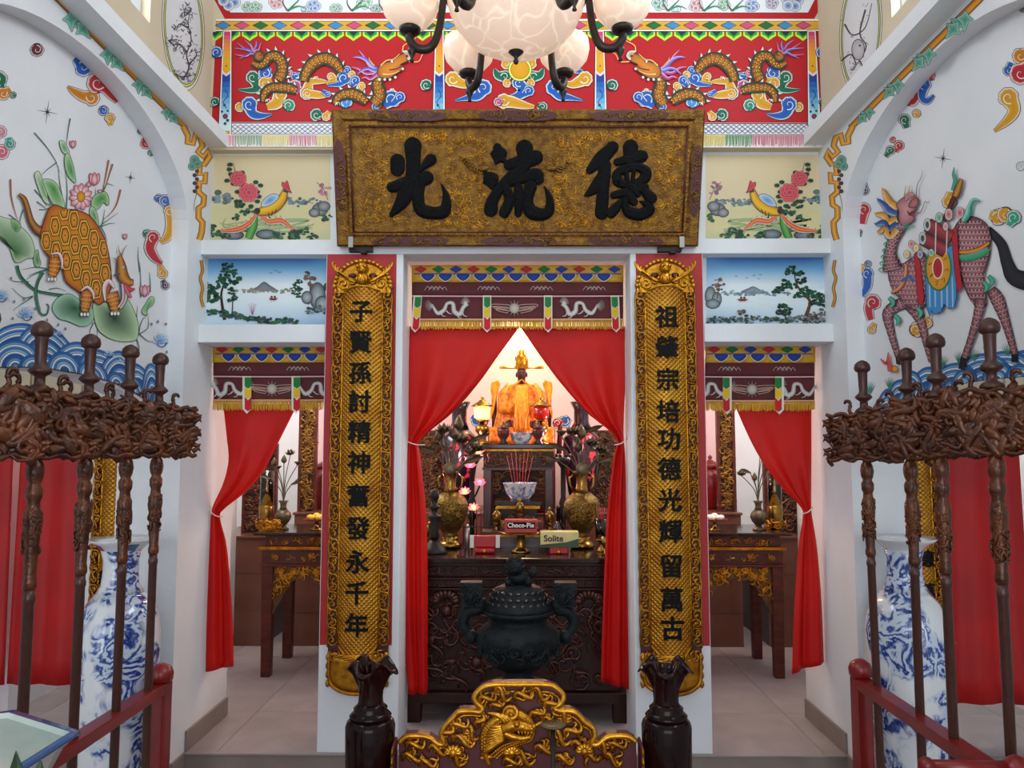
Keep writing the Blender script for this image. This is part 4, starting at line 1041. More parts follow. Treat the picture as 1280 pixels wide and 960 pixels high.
for k, (c, e) in enumerate((('#e0a030', (1107, 237)), ('#2f5aa8', (1101, 250)), ('#e0a030', (1098, 268)), ('#2f5aa8', (1098, 281)), ('#d89a34', (1101, 291)))):
    s = (1125, 262 + k * 6); mx_ = ((s[0] + e[0]) / 2, (s[1] + e[1]) / 2 + 4)
    P.ribbon([s, (mx_[0] + 4, mx_[1] + 2), mx_, (mx_[0] - 4, mx_[1] - 6), e], [8, 9, 9, 8, 4], [mixc(hexc(c), (0, 0, 0), .4), c, mixc(hexc(c), (1, 1, 1), .4)], line=INKC, lw=.5)
    P.line([e, (e[0] - 2, e[1] - 3)], 2.5, c, .5)
P.fan([(1124, 256), (1128, 250), (1136, 245), (1145, 243), (1150, 251), (1147, 262), (1139, 268), (1146, 271), (1144, 277), (1132, 282), (1127, 274), (1127, 264)], '#d49aa0', '#9a6068', (1136, 262), line='#4a3038', lw=.8)
P.fan([(1139, 258), (1143, 250), (1149, 247), (1152, 251), (1150, 257), (1145, 260)], '#c07a80', '#8a4c54', line='#4a3038', lw=.8); P.fan([(1134, 252), (1136, 243), (1142, 240), (1146, 244), (1140, 248)], '#b07078', '#d8a0a4', line='#4a3038', lw=.7); P.ribbon([(1138, 266), (1144, 268), (1149, 265)], [2, 3, 1], ['#7a1c24', '#b83a40', '#7a1c24']); P.disc(1139, 252, 1.6, '#f6f4f0', line=INKC, n=8); P.disc(1139, 252, .7, '#000000', n=6); P.line([(1140, 268), (1146, 266), (1150, 262)], 1.2, '#6a2830')
for a in ([(1134, 246), (1135, 238), (1136, 232)], [(1139, 244), (1140, 238), (1141, 231)]): P.line(a, 2, '#c0943c', .5)
for a in ([(1149, 248), (1150, 232), (1155, 222), (1157, 213)], [(1146, 264), (1154, 266), (1160, 252), (1163, 254), (1166, 251)]): P.line(a, 1.4, '#8a6a60', .4)
for k in range(6): P.line([(1133 + k * 2.4, 281), (1134 + k * 2.6, 290 - k)], 2, '#3a9a80', .3)
# blue saddle cloth, straps, medallion, scrolls, sword
P.poly([(1160, 330), (1196, 305), (1199, 340), (1200, 372), (1197, 384), (1190, 386), (1184, 380), (1180, 390), (1172, 393), (1168, 388), (1166, 396), (1162, 384)], '#3f8fce', line='#173a6a', lw=.9)
for x in (1165, 1172, 1180, 1187, 1194): P.ribbon([(x, 345), (x + .5, 366), (x + .8, 384)], [2, 3.5, 3], ['#1f4f9a', '#a8d4ee', '#5aa4da'])
P.poly([(1146, 318), (1152, 312), (1159, 372), (1157, 380), (1151, 380)], '#b8202a', line='#4a1014'); P.poly([(1193, 288), (1200, 283), (1203, 330), (1207, 360), (1201, 366), (1197, 340)], '#b8202a', line='#4a1014')
P.disc(1177, 335, 16, '#e0a428', '#d09020', line='#1f7a4a', lw=2.2, ry=28); P.disc(1176, 335, 6.4, '#a81c24', '#c02a30', line='#f0e8dc', lw=1.2, ry=13)
for k in range(8): a = k * pi / 4 + .2; P.line([(1177 + cos(a) * 10 - 2, 335 + sin(a) * 18), (1177 + cos(a) * 10 + 2, 335 + sin(a) * 18 - 3), (1177 + cos(a) * 13, 335 + sin(a) * 22)], 1.2, '#8a4a10', smooth=0)
for a, b, w in (((1157, 298), (1186, 314), 17), ((1163, 281), (1193, 298), 18)):
    P.ribbon([a, ((a[0] + b[0]) / 2, (a[1] + b[1]) / 2), b], [w, w, w], ['#4a1a20', '#8a3038', '#a84048', '#6a2028'], line=INKC); P.disc(a[0], a[1], 4.5, '#8a9a98', '#d8dcd8', line=INKC, ry=8); P.disc(a[0], a[1], 2, '#3a4444', ry=4)
for x in (1174, 1188): P.line([(x, 278 + (x - 1174) * .5), (x - 1, 318)], 1.4, '#d8d4d0', smooth=0)
P.ribbon([(1184, 276), (1192, 258), (1199, 240)], [6, 6, 5], ['#3a1418', '#6a2a2c', '#3a1418'], line=INKC); P.ribbon([(1198, 246), (1201, 238), (1206, 224)], [8, 9, 5], ['#5a1a1c', '#c89434', '#8a2a2c'], line=INKC)
P.ribbon([(1194, 238), (1198, 226), (1196, 218), (1197, 209)], [3, 5, 4, 1], ['#1f6a5a', '#4ab49a', '#1f6a5a']); P.ribbon([(1208, 277), (1214, 268), (1217, 256), (1222, 250), (1229, 251)], [6, 8, 5, 5, 2], ['#1f7a68', '#4ac0a4', '#bfe4da'], line=INKC, lw=.5)
for x, y, r, c in ((1190, 268, 5, '#c04a54'), (1178, 272, 4.4, '#2f9a80'), (1204, 266, 5, '#c03644'), (1186, 283, 3.6, '#d0808a')): P.disc(x, y, r, c, '#f4f0ee', line=INKC, ry=r * 1.5, mid=.8)
for x, y, c in ((1143, 305, '#d04a58'), (1149, 310, '#e8c24a'), (1137, 318, '#e0b448'), (1154, 318, '#3f6ac0'), (1168, 316, '#3aa48a')): P.disc(x, y, 3.8, c, '#f4efe6', line=INKC, ry=5, lw=.5, mid=.8)
for x, y in ((1233, 352), (1240, 345), (1150, 385), (1115, 372), (1122, 394)): P.ribbon([(x, y), (x + 5, y + 6), (x + 2, y + 13)], [5, 6, 2], ['#2a8a70', '#5ac0a0', '#2a8a70'], line=INKC, lw=.4)
P.fan([(1112, 455), (1104, 448), (1110, 456), (1114, 440), (1116, 452), (1120, 462), (1114, 464)], '#d84048', '#e87068', line='#7a2028', lw=.5); P.disc(1122, 461, 4, '#e8b040', '#d88a30', line=INKC)
P.build('qilin', mur)
P = Paint(wallR, NR, .001); CLr([(1081, 238), (1080, 228)], (10, 6), '#4a3a5a'); CLr([(1080, 262), (1078, 280)], (15, 8), RED_); CLr([(1075, 290), (1075, 296)], (5, 3), '#4a3a5a'); P.build('painted_cloud', mur)
P = Paint(wallR, NR, .001); CLr([(1085, 330), (1084, 326)], (8, 4), '#5a6a98'); CLr([(1084, 342), (1084, 358), (1077, 370)], (14, 12, 6), BLU); CLr([(1091, 378), (1086, 386), (1089, 400)], (18, 12, 9), RED_); CLr([(1090, 412), (1094, 404)], (9, 5), YEL); CLr([(1077, 335), (1077, 341)], (8, 4), YEL); P.build('painted_cloud', mur)
P = Paint(wallR, NR, .001); CLr([(1138, 121), (1128, 126), (1124, 136)], (22, 12, 6), RED_); CLr([(1155, 106), (1153, 122), (1160, 126), (1168, 119)], (16, 10, 9, 3), BLU); CLr([(1164, 94), (1165, 101)], (9, 5), RED_, -1); CLr([(1131, 150), (1134, 160)], (13, 8), GRN); CLr([(1124, 182), (1120, 190)], (11, 4), RED_); CLr([(1146, 142), (1145, 147)], (9, 5), YEL); P.build('painted_cloud', mur)
P = Paint(wallR, NR, .001); CLr([(1113, 188), (1107, 196)], (10, 5), GRN); CLr([(1116, 175), (1118, 171)], (6, 3), RED_); P.build('painted_cloud', mur)
P = Paint(wallR, NR, .001); CLr([(1276, 70), (1284, 64)], (18, 10), ORG); CLr([(1261, 88), (1264, 78)], (12, 7), BLU); CLr([(1276, 92), (1290, 80)], (24, 14), RED_); CLr([(1261, 122), (1268, 138), (1258, 152), (1243, 164)], (22, 15, 10, 3), YEL); P.build('painted_cloud', mur)
P = Paint(wallR, NR, .001); CLr([(1245, 5), (1251, -2)], (9, 5), GRN); P.build('painted_cloud', mur); P = Paint(wallR, NR, .001); CLr([(1279, 10), (1284, 6)], (9, 5), GRN); P.build('painted_cloud', mur); P = Paint(wallR, NR, .001); CLr([(1276, 208), (1282, 204)], (9, 5), '#c8ccd0'); P.build('painted_cloud', mur)
P = Paint(wallR, NR, .001); star(P, 1179, 198, 11); P.build('painted_star', mur)

# ---- gilt strip, leaves and key fret under the ledges
for side, X, N, sg in (('left', XL, V((1, 0, 0)), 1), ('right', XR, V((-1, 0, 0)), -1)):
    mx = (lambda x: x) if sg > 0 else (lambda x: 1295 - x)
    o = thing('painted_border', 'orange painted strip with green leaves and key fret below the ledge of the %s wall' % side, 'painted border', (X, 3.6, 3.0))
    P = Paint(V((X, 0, 0)), N)
    seg = [(mx(232), 159 if sg > 0 else 160), (mx(160), 87), (mx(75), 0 if sg > 0 else 3), (mx(20), -56)]
    P.ribbon(seg, [7, 8, 9.5, 11], ['#8a4a10', '#e0a030', '#d08a20', '#8a4a10'], line='#4a2a10', lw=.7)
    for k, t in enumerate((.12, .34, .58, .86)):
        x = 232 - t * 157; y = 159 - t * 157; s = .7 + t * .6
        for dx, dy, a in ((0, 0, 1.1), (-7, -4, 1.5), (5, 6, .9)):
            c = (mx(x + dx * s), y + dy * s + 4 * s); a = a if sg > 0 else pi - a
            P.fan([(c[0] + cos(a + q * pi / 4) * (9 if q % 2 == 0 else 5.5) * s * (1.5 if q == 0 else 1), c[1] + sin(a + q * pi / 4) * (9 if q % 2 == 0 else 5.5) * s * (1.5 if q == 0 else 1)) for q in range(8)], '#2a8a74', '#9acbb8', line=INKC, lw=.6, smooth=3)
    fr = [(231, 158), (237, 170), (236, 178), (243, 180), (246, 168), (252, 172), (255, 182), (249, 190), (256, 196), (262, 188), (264, 196), (257, 206), (252, 205), (251, 218), (259, 217), (258, 228), (251, 228), (250, 240), (257, 246), (256, 256), (250, 260), (250, 272), (255, 278), (254, 290), (251, 300)]
    fr = [(mx(a - 2), b) for a, b in fr]
    P.line(fr, 8.0, '#6a3a10', smooth=0); P.line(fr, 6.2, '#dc9626', smooth=0); P.line(fr, 1.4, '#f2c25a', smooth=0)
    for (x, y, r) in ((243, 200, 6), (247, 205, 5), (240, 208, 5)): P.disc(mx(x), y, r, '#2f7a68', '#8ac0ac', line=INKC)
    for k in range(6): P.disc(mx(246 - (k % 2) * 3), 214 + k * 5, 2.4, '#4a3a4a', line=INKC, n=8)
    P.line([(mx(246), 240), (mx(243), 252), (mx(242), 264)], .9, '#3a5a50', .3)
    fr2 = [(mx(a), b) for a, b in ((251, 325), (253, 338), (250, 348), (253, 360), (251, 372), (254, 384))]
    P.line(fr2, 4, '#7a4a14'); P.line(fr2, 2.6, '#dc9626')
    P.build('fret', o)
    # oval ink picture on the clerestory wall
    o = thing('oval_painting', 'oval ink painting with a lime rim on the %s clerestory wall' % side, 'painting', (X, 3.7, 3.5))
    P = Paint(V((X, 0, 0)), N); c = (229, 35) if sg > 0 else (1076, 38); rx, ry = 23, 72
    rot = -.06 * sg
    P.disc(*c, rx + 3.2, '#e8e4da', line='#4a4a40', lw=.8, ry=ry + 6, n=40, rot=rot); P.disc(*c, rx + 1.2, '#c8d860', line='#3a3a30', lw=1.0, ry=ry + 2, n=40, rot=rot); P.disc(*c, rx - .6, '#dedee0', '#cfd0d4', line='#3a3a34', lw=.9, ry=ry - 1.5, n=40, rot=rot)
    rnd = random.Random(5 + sg)
    if sg > 0:
        br = [[(228, 100), (236, 85), (233, 68), (239, 50), (235, 30), (238, 12)], [(236, 80), (245, 70), (243, 62)], [(233, 65), (224, 55), (219, 62)], [(235, 35), (224, 30), (220, 38)], [(210, 50), (217, 56), (222, 52)], [(238, 12), (230, 20), (232, 8)], [(218, 92), (226, 96), (240, 94)]]
    else:
        br = [[(1082, 12), (1075, 42), (1083, 58), (1074, 76), (1066, 88)], [(1056, 30), (1066, 44), (1082, 34), (1090, 4)], [(1052, 76), (1064, 68), (1070, 82), (1062, 88)], [(1075, 76), (1080, 86)]]
    for b in br:
        P.line(b, 2.4, '#3c3c42', .8)
        for x, y in crom(b, 3):
            for k in range(4 if sg > 0 else 1): dx, dy = rnd.uniform(-5, 5), rnd.uniform(-6, 6); P.line([(x + dx, y + dy), (x + dx + rnd.uniform(-4, 4), y + dy + rnd.uniform(-4, 4))], rnd.uniform(.8, 2.2), '#4a4a52' if k % 2 else '#7a7c86', .4)
    if sg < 0: P.disc(1073, 62, 8, '#c8c6cc', '#aaa8b0', line='#3a3844', lw=1.0, ry=13); P.disc(1075, 57, 1.4, '#2a2830', n=8)
    P.build('ink_picture', o)

# ---- red dragon frieze above the name board
YB = 4.06
fz = thing('dragon_frieze', 'painted red frieze with two golden dragons facing a sun above the name board', 'mural', (0, YB, 3.3))
P = Paint((0, YB, 0), (0, -1, 0))
Lx = lambda y: 270.5 - (y - 26) * .047; Rx = lambda y: 1029.5 + (y - 26) * .022
P.poly([(Lx(24), 24), (Rx(24), 24), (Rx(40), 40), (Lx(40), 40)], '#f0ece2'); P.poly([(Lx(26), 26.5), (Rx(26), 26.5), (Rx(37), 37), (Lx(37), 37)], '#d8a22e', line=INKC, lw=.6)
P.poly([(Lx(40), 40), (Rx(40), 40), (Rx(153), 154), (Lx(153), 154)], '#b5161e')
dc = ['#3a86c0', '#cc4a78', '#1d6a34']
for k in range(33):
    cx = 279 + k * 23.4
    if cx < 1024: P.poly([(cx - 10, 31.8), (cx, 27), (cx + 10, 31.8), (cx, 36.6)], dc[k % 3], line=INKC, lw=.7)
P.line([(Lx(39), 39.6), (Rx(39), 39.6)], 1.4, INKC, smooth=0)
for k in range(36):
    cx = 270 + k * 21.6 - 1
    if cx > 1022: continue
    P.poly([(cx - 9.6, 40), (cx + 9.6, 40), (cx + 9.8, 45), (cx + 5, 48), (cx, 51.5), (cx - 5, 48), (cx - 9.8, 45)], '#b8e23a'); P.poly([(cx - 8, 40), (cx + 8, 40), (cx + 7.5, 43.5), (cx + 3, 45.5), (cx, 48.5), (cx - 3, 45.5), (cx - 7.5, 43.5)], '#2f9a3a'); P.poly([(cx - 5.5, 40), (cx + 5.5, 40), (cx + 3, 43), (cx, 45.5), (cx - 3, 43)], '#0d3a2c')
# lattice band and tassels
P.poly([(Lx(154), 153), (Rx(154), 154), (Rx(169), 169), (Lx(169), 168)], '#e6e8ea'); P.line([(Lx(154), 154), (Rx(154), 155)], 1.2, INKC, smooth=0); P.line([(Lx(168), 168), (Rx(168), 168.5)], .9, INKC, smooth=0)
x = 266
while x < 1020:
    for a, b in (((x, 156), (x + 14, 167)), ((x + 14, 156), (x, 167))): P.line([a, b], .8, '#5a5f7a', smooth=0)
    x += 7
P.poly([(Lx(169), 168.5), (Rx(169), 169), (Rx(186), 185), (Lx(186), 184)], '#efe6e0')
tc_ = ['#c8607e', '#3f8a52', '#d6c23a', '#c8607e', '#d6c23a', '#3f8a52', '#c8607e']; rnd = random.Random(2)
for k in range(380):
    x = 265 + k * 2.0
    if x < 1027: P.line([(x, 169.5), (x + rnd.uniform(-.8, .8), 184 - rnd.uniform(0, 3))], 1.3, tc_[int((x - 260) / 34) % 7], .8, smooth=0)
P.build('frieze_ground', fz)
# vertical painted tabs
for tx, bx in ((284.5, 281.5), (549.5, 548.5), (749.5, 751), (1014, 1018)):
    P = Paint((0, YB, 0), (0, -1, 0), .009, .00003)
    def tq(dx, y): t = (y - 40) / 130; return (tx + (bx - tx) * t + dx * (1 + t * .55), y)
    def strip(y0, y1, w, stops, chev=0):
        ys = [y0 + (y1 - y0) * k / 10 for k in range(11)]
        for a, b in zip(ys, ys[1:]):
            t = (a - y0) / (y1 - y0); n = t * (len(stops) - 1); i = min(int(n), len(stops) - 2); c = mixc(hexc(stops[i]), hexc(stops[i + 1]), n - i)
            P.poly([tq(-w, a), tq(w, a), tq(w, b), tq(-w, b)], c)
    P.poly([tq(-5.4, 39), tq(5.4, 39), tq(5.4, 168), tq(0, 174), tq(-5.4, 168)], '#eceae4', line=INKC, lw=.7)
    strip(40, 89, 4.0, ['#c83a70', '#e08a34', '#e0a628', '#dca01e']); P.poly([tq(-4, 89), tq(4, 89), tq(0, 93)], '#dca01e'); P.disc(*tq(0, 83), 1.0, '#4a2a10', n=7)
    P.poly([tq(-4, 90), tq(0, 94), tq(4, 90), tq(4, 92), tq(0, 96), tq(-4, 92)], '#e8c8dc'); strip(96, 164, 4.0, ['#1c3f96', '#2f7ac4', '#7fc0e0', '#c4e2ec', '#d8ecf0']); P.poly([tq(-4, 92.5), tq(0, 96.2), tq(4, 92.5), tq(4, 97), tq(-4, 97)], '#1c3f96')
    P.poly([tq(-4, 164), tq(4, 164), tq(4, 168), tq(0, 172), tq(-4, 168)], '#d89a2a')
    P.line([tq(-1, 112), tq(2, 120), tq(-2, 128), tq(1, 136)], .9, '#20304a'); 
    for dx, y, r, c in ((0, 146, 3.4, '#a8344a'), (-1, 132, 1.8, '#6a3050'), (2, 139, 1.6, '#2a5a44'), (-3, 140, 1.6, '#2a5a44'), (0, 155, 2, '#2a6a50'), (2, 151, 2, '#1f4f44')): P.disc(*tq(dx, y), r, c, '#2a3040', n=10)
    P.build('painted_tab', fz)
# dragons
def dragon(mirror):
    f = (lambda p: (1298 - p[0], p[1])) if mirror else (lambda p: p)
    G = lambda pts: [f(p) for p in pts]
    P = Paint((0, YB, 0), (0, -1, 0), .003)
    c = 1 if not mirror else -1
    def CC(pts, ws, col, curl=1, dark=None): P.cloud(G(pts), ws, col, curl=curl * c, dark=dark)
    CC([(316, 97), (322, 110), (312, 113), (298, 112)], (15, 10, 7, 2), GRN); CC([(332, 92), (336, 84)], (16, 7), '#2f5fb8'); CC([(331, 104), (340, 101)], (14, 9), YEL); CC([(300, 134), (306, 132)], (11, 6), YEL); CC([(312, 131), (316, 142), (326, 145), (340, 143)], (18, 13, 9, 2), BLU); CC([(350, 118), (346, 129), (334, 134)], (16, 16, 8), YEL); CC([(361, 132), (357, 136)], (14, 8), '#2f8a6a'); CC([(371, 97), (364, 92)], (12, 6), BLU); CC([(362, 92), (358, 90)], (8, 4), PNK); CC([(369, 108), (375, 115)], (14, 8), PNK); CC([(384, 116), (388, 103), (400, 102), (412, 103)], (16, 10, 7, 2), YEL); CC([(384, 117), (398, 119), (412, 120)], (11, 10, 3), YEL); CC([(414, 96), (418, 100), (408, 105)], (9, 8, 3), YEL); CC([(430, 98), (425, 105), (410, 107)], (16, 8, 3), BLU); CC([(434, 88), (431, 92)], (9, 5), BLU); CC([(410, 118), (403, 114)], (7, 5), BLU)
    CC([(440, 94), (444, 100)], (9, 6), YEL); CC([(444, 101), (440, 108)], (11, 6), BLU); CC([(452, 108), (450, 114)], (9, 5), YEL); CC([(432, 128), (430, 134)], (15, 7), '#4a8fd0'); CC([(396, 144), (402, 146)], (14, 8), GRN); CC([(408, 146), (412, 140)], (10, 6), YEL); CC([(490, 124), (480, 132)], (20, 12), BLU); CC([(500, 122), (492, 130)], (12, 8), BLU); CC([(533, 107), (536, 110)], (13, 8), GRN); CC([(271, 66), (268, 70)], (13, 8), BLU); CC([(269, 128), (272, 131)], (11, 7), GRN); CC([(470, 134), (476, 130)], (9, 6), BLU)
    BD = ['#4a2a0c', '#9a5c14', '#bc7a20', '#a86618', '#4a2a0c']
    def seg(pts, ws, up=1):
        pts = G(pts)
        # ridge of white spikes with green roots
        Q = crom([(p[0], p[1], w) for p, w in zip(pts, ws)], 5); s_ = up * c
        for i in range(2, len(Q) - 1, 3):
            dx, dy = Q[i][0] - Q[i - 1][0], Q[i][1] - Q[i - 1][1]; l = math.hypot(dx, dy) or 1; nx, ny = dy / l * s_, -dx / l * s_; tx_, ty_ = dx / l, dy / l; w = Q[i][2] / 2
            b = (Q[i][0] + nx * w, Q[i][1] + ny * w)
            P.fan([(b[0] - tx_ * 3, b[1] - ty_ * 3), (b[0] + nx * 6.5 - tx_ * 3.4, b[1] + ny * 6.5 - ty_ * 3.4), (b[0] + tx_ * 2.4, b[1] + ty_ * 2.4), (b[0] - nx * 1.5, b[1] - ny * 1.5)], '#bcd8cc', '#f4f4ee', line='#1f4a40', lw=.5, smooth=0)
        P.ribbon([(q[0], q[1]) for q in Q], [q[2] + 3.8 for q in Q], ['#163a30', '#163a30'], 1)
        Q = P.ribbon(pts, ws, BD, 5); P.scales(Q, 3.0, '#4a2a0c', .7, '#e6b040')
    seg([(329, 128), (331, 118), (338, 111), (350, 110), (362, 111), (371, 114)], [4, 8, 9, 10, 10, 7], 1); seg([(316, 79), (324, 83), (331, 80), (337, 72), (345, 71), (352, 78), (353, 90), (348, 101)], [5, 7, 8, 9, 11, 12, 12, 13])
    P.disc(*f((324, 71)), 7.6, '#1f3f34', n=16); P.disc(*f((324, 71)), 6.2, '#b8782a', '#6a3a14', n=16); P.line(G([(324, 71), (328, 69), (326, 65), (320, 67), (319, 74), (325, 78)]), 1.0, '#3a2010')
    for k, (e, cc) in enumerate((((297, 54), '#b03a78'), ((307, 51), '#6a5ab0'), ((314, 55), '#c03a70'), ((321, 52), '#6a5ab0'), ((327, 54), '#c03a70'), ((294, 61), '#5a6ac0'), ((294, 69), '#c03a70'), ((300, 74), '#6a5ab0'))):
        s_ = (318, 68); m_ = ((s_[0] + e[0]) / 2 + 2, (s_[1] + e[1]) / 2 + 2 * (-1) ** k); P.ribbon(G([s_, ((s_[0] + m_[0]) / 2, (s_[1] + m_[1]) / 2 - 1.5), m_, e]), [2.4, 2.6, 2.6, .6], [mixc(hexc(cc), (0, 0, .1), .4), cc, '#c8b0dc'])
    seg([(380, 102), (384, 90), (393, 79), (406, 74), (418, 79), (427, 90)], [9, 11, 13, 13, 12, 8]); seg([(419, 131), (424, 122), (436, 118), (448, 121), (458, 128)], [6, 9, 11, 12, 8]); seg([(468, 131), (475, 120), (472, 107), (475, 98)], [12, 14, 12, 8])
    for k, (e, cc) in enumerate((((449, 64), '#c03a78'), ((442, 73), '#7a7ad0'), ((440, 85), '#c03a78'), ((447, 94), '#6a6ac8'), ((452, 99), '#c03a78'))):
        s_ = (475, 90); m_ = ((s_[0] + e[0]) / 2, (s_[1] + e[1]) / 2 + 5 * (-1) ** k); P.ribbon(G([s_, ((s_[0] + m_[0]) / 2, (s_[1] + m_[1]) / 2 + 1), m_, ((e[0] + m_[0]) / 2, (e[1] + m_[1]) / 2 - 2), e]), [4, 4.4, 4, 3, .6], [mixc(hexc(cc), (0, 0, .1), .45), cc, '#d0b8e0'])
    f0, G0 = f, G; f = lambda p: f0((484 + (p[0] - 484) * 1.32, 86 + (p[1] - 86) * 1.32)); G = lambda pts: [f(p) for p in pts]
    P.fan(G([(476, 94), (476, 86), (481, 82), (489, 79), (496, 74), (503, 72), (506, 76), (503, 80), (497, 83), (500, 86), (494, 91), (485, 96)]), '#d88a2c', '#a85a18', f((487, 87)), line='#173a30', lw=1.2)
    P.fan(G([(498, 70), (505, 70), (508, 75), (504, 79), (502, 74)]), '#b07a38', '#dce4e0', line=INKC, lw=.6)
    P.line(G([(486, 88), (493, 87), (499, 84)]), 1.8, '#8a1c24'); P.disc(*f((489, 80)), 2.0, '#f6f4ee', line=INKC, n=9); P.disc(*f((490, 80)), .9, '#000000', n=6)
    for x, y in ((477, 97), (482, 97), (487, 97), (492, 95)): P.disc(*f((x, y)), 1.8, '#f0f0ec', '#a8c8bc', n=8)
    P.disc(*f((499, 87)), 1.5, '#ffffff', n=8); P.line(G([(472, 84), (468, 79), (467, 76)]), 2.2, '#d8a04a', .5); P.line(G([(499, 71), (500, 65), (507, 61), (511, 58), (512, 55)]), 1.3, '#f0c46a', .5); P.line(G([(505, 80), (514, 80), (518, 73), (524, 71)]), 1.3, '#f0c46a', .5)
    P.line(G([(478, 84), (484, 79), (490, 78), (496, 73)]), 1.6, '#e8c070', .8); P.line(G([(480, 92), (488, 92), (496, 89)]), 1.4, '#f0d090', .6); P.disc(*f((503, 75)), 1.6, '#5a2a10', n=8)
    f, G = f0, G0
    for x, y in ((393, 100), (333, 128), (488, 115), (420, 132)):
        for k in range(3): P.line(G([(x, y), (x + k * 2.6 - 1, y - 3), (x + k * 2.8, y + 1)]), 1.0, '#f4e8d0', .4)
    P.build('dragon', fz)
dragon(False); dragon(True)
P = Paint((0, YB, 0), (0, -1, 0), .003)
for m_ in (lambda p: p, lambda p: (1297 - p[0], p[1])):
    G = lambda pts: [m_(p) for p in pts]; cu = 1 if m_((0, 0))[0] == 0 else -1
    for pts, ws, col in (([(569, 74), (564, 72)], (9, 5), '#e8e0d0'), ([(578, 74), (583, 84), (574, 89), (564, 91)], (15, 12, 7, 2), BLU), ([(585, 70), (583, 74)], (10, 6), YEL), ([(594, 76), (590, 80)], (13, 7), BLU), ([(566, 99), (574, 103), (584, 106), (597, 101)], (17, 14, 9, 3), YEL), ([(604, 110), (597, 120), (586, 122), (569, 126)], (19, 13, 8, 2), BLU), ([(631, 96), (622, 94), (618, 86)], (14, 11, 3), GRN), ([(633, 80), (630, 72)], (12, 7), YEL), ([(634, 104), (638, 102)], (10, 6), YEL)):
        P.cloud(G(pts), ws, col, curl=cu)
P.cloud([(648, 104), (655, 114), (645, 121), (634, 121)], (14, 15, 10, 3), BLU); P.cloud([(661, 114), (655, 119)], (12, 8), BLU); P.cloud([(630, 127), (640, 128), (655, 132), (668, 134)], (17, 15, 10, 4), YEL); P.cloud([(623, 128), (626, 131)], (10, 7), PNK); P.cloud([(678, 134), (672, 132)], (11, 7), GRN); P.cloud([(651, 71), (655, 76)], (9, 7), PNK)
P.disc(650, 87.5, 14.6, '#e8e85a', '#dcee6a', line=INKC, n=32); P.disc(650, 87.5, 11.6, '#e0a01c', '#d89616', line='#5a3a10', n=32)
P.build('sun_and_clouds', fz)
# ---- white flower panel with a red border above the frieze
fp_ = thing('flower_panel', 'white painted panel with flowers and a red border at the top of the screen wall', 'mural', (0, YB, 4.05))
P = Paint((0, YB, 0), (0, -1, 0))
P.poly([(252, -30), (281, 23.5), (1018, 23.5), (1046, -30), (1046, -90), (252, -90)], '#b5161e'); P.poly([(264, -30), (288, 16), (1010, 16), (1034, -30), (1034, -80), (264, -80)], '#e2e6ea', line=INKC, lw=.6)
for x, y, r, c in ((287, 0, 14, '#2a5cb0'), (310, 10, 8, '#3a9a5c'), (320, 10, 8, '#3a9a5c'), (345, 3, 9, '#d0505e'), (392, 8, 9, '#2f6ac0'), (382, 13, 6, '#8ab8e0'), (420, 12, 8, '#3f9a60'), (455, 2, 10, '#5aa46a'), (470, 12, 7, '#2f7a4c'), (870, 8, 9, '#c8505c'), (905, 6, 8, '#4a9a5c'), (940, 8, 9, '#2f6ac0'), (825, 4, 10, '#3a8a5a'), (990, 2, 14, '#2a5cb0'), (965, 4, 8, '#8a6a9a'), (500, 4, 8, '#2f6ac0'), (800, 10, 7, '#3f74c0'), (845, 12, 6, '#b8d0e0')):
    for k in range(5): a = k * 2 * pi / 5 + x; yy = min(15 - r * .5, y + sin(a) * r * .5); P.disc(x + cos(a) * r * .55, yy, r * .5, c, '#e8ecec', line=INKC, lw=.5, n=12)
for x in (360, 440, 480, 880, 915, 835): blade(P, [(x, 14), (x + 8, 6), (x + 20, -6)], 3, '#2f6a48'); blade(P, [(x, 14), (x - 6, 4), (x - 4, -10)], 2.4, '#6a5a40'); blade(P, [(x + 2, 12), (x + 14, 8), (x + 24, 12)], 3, '#3f8a5a', .4)
P.build('flowers', fp_)
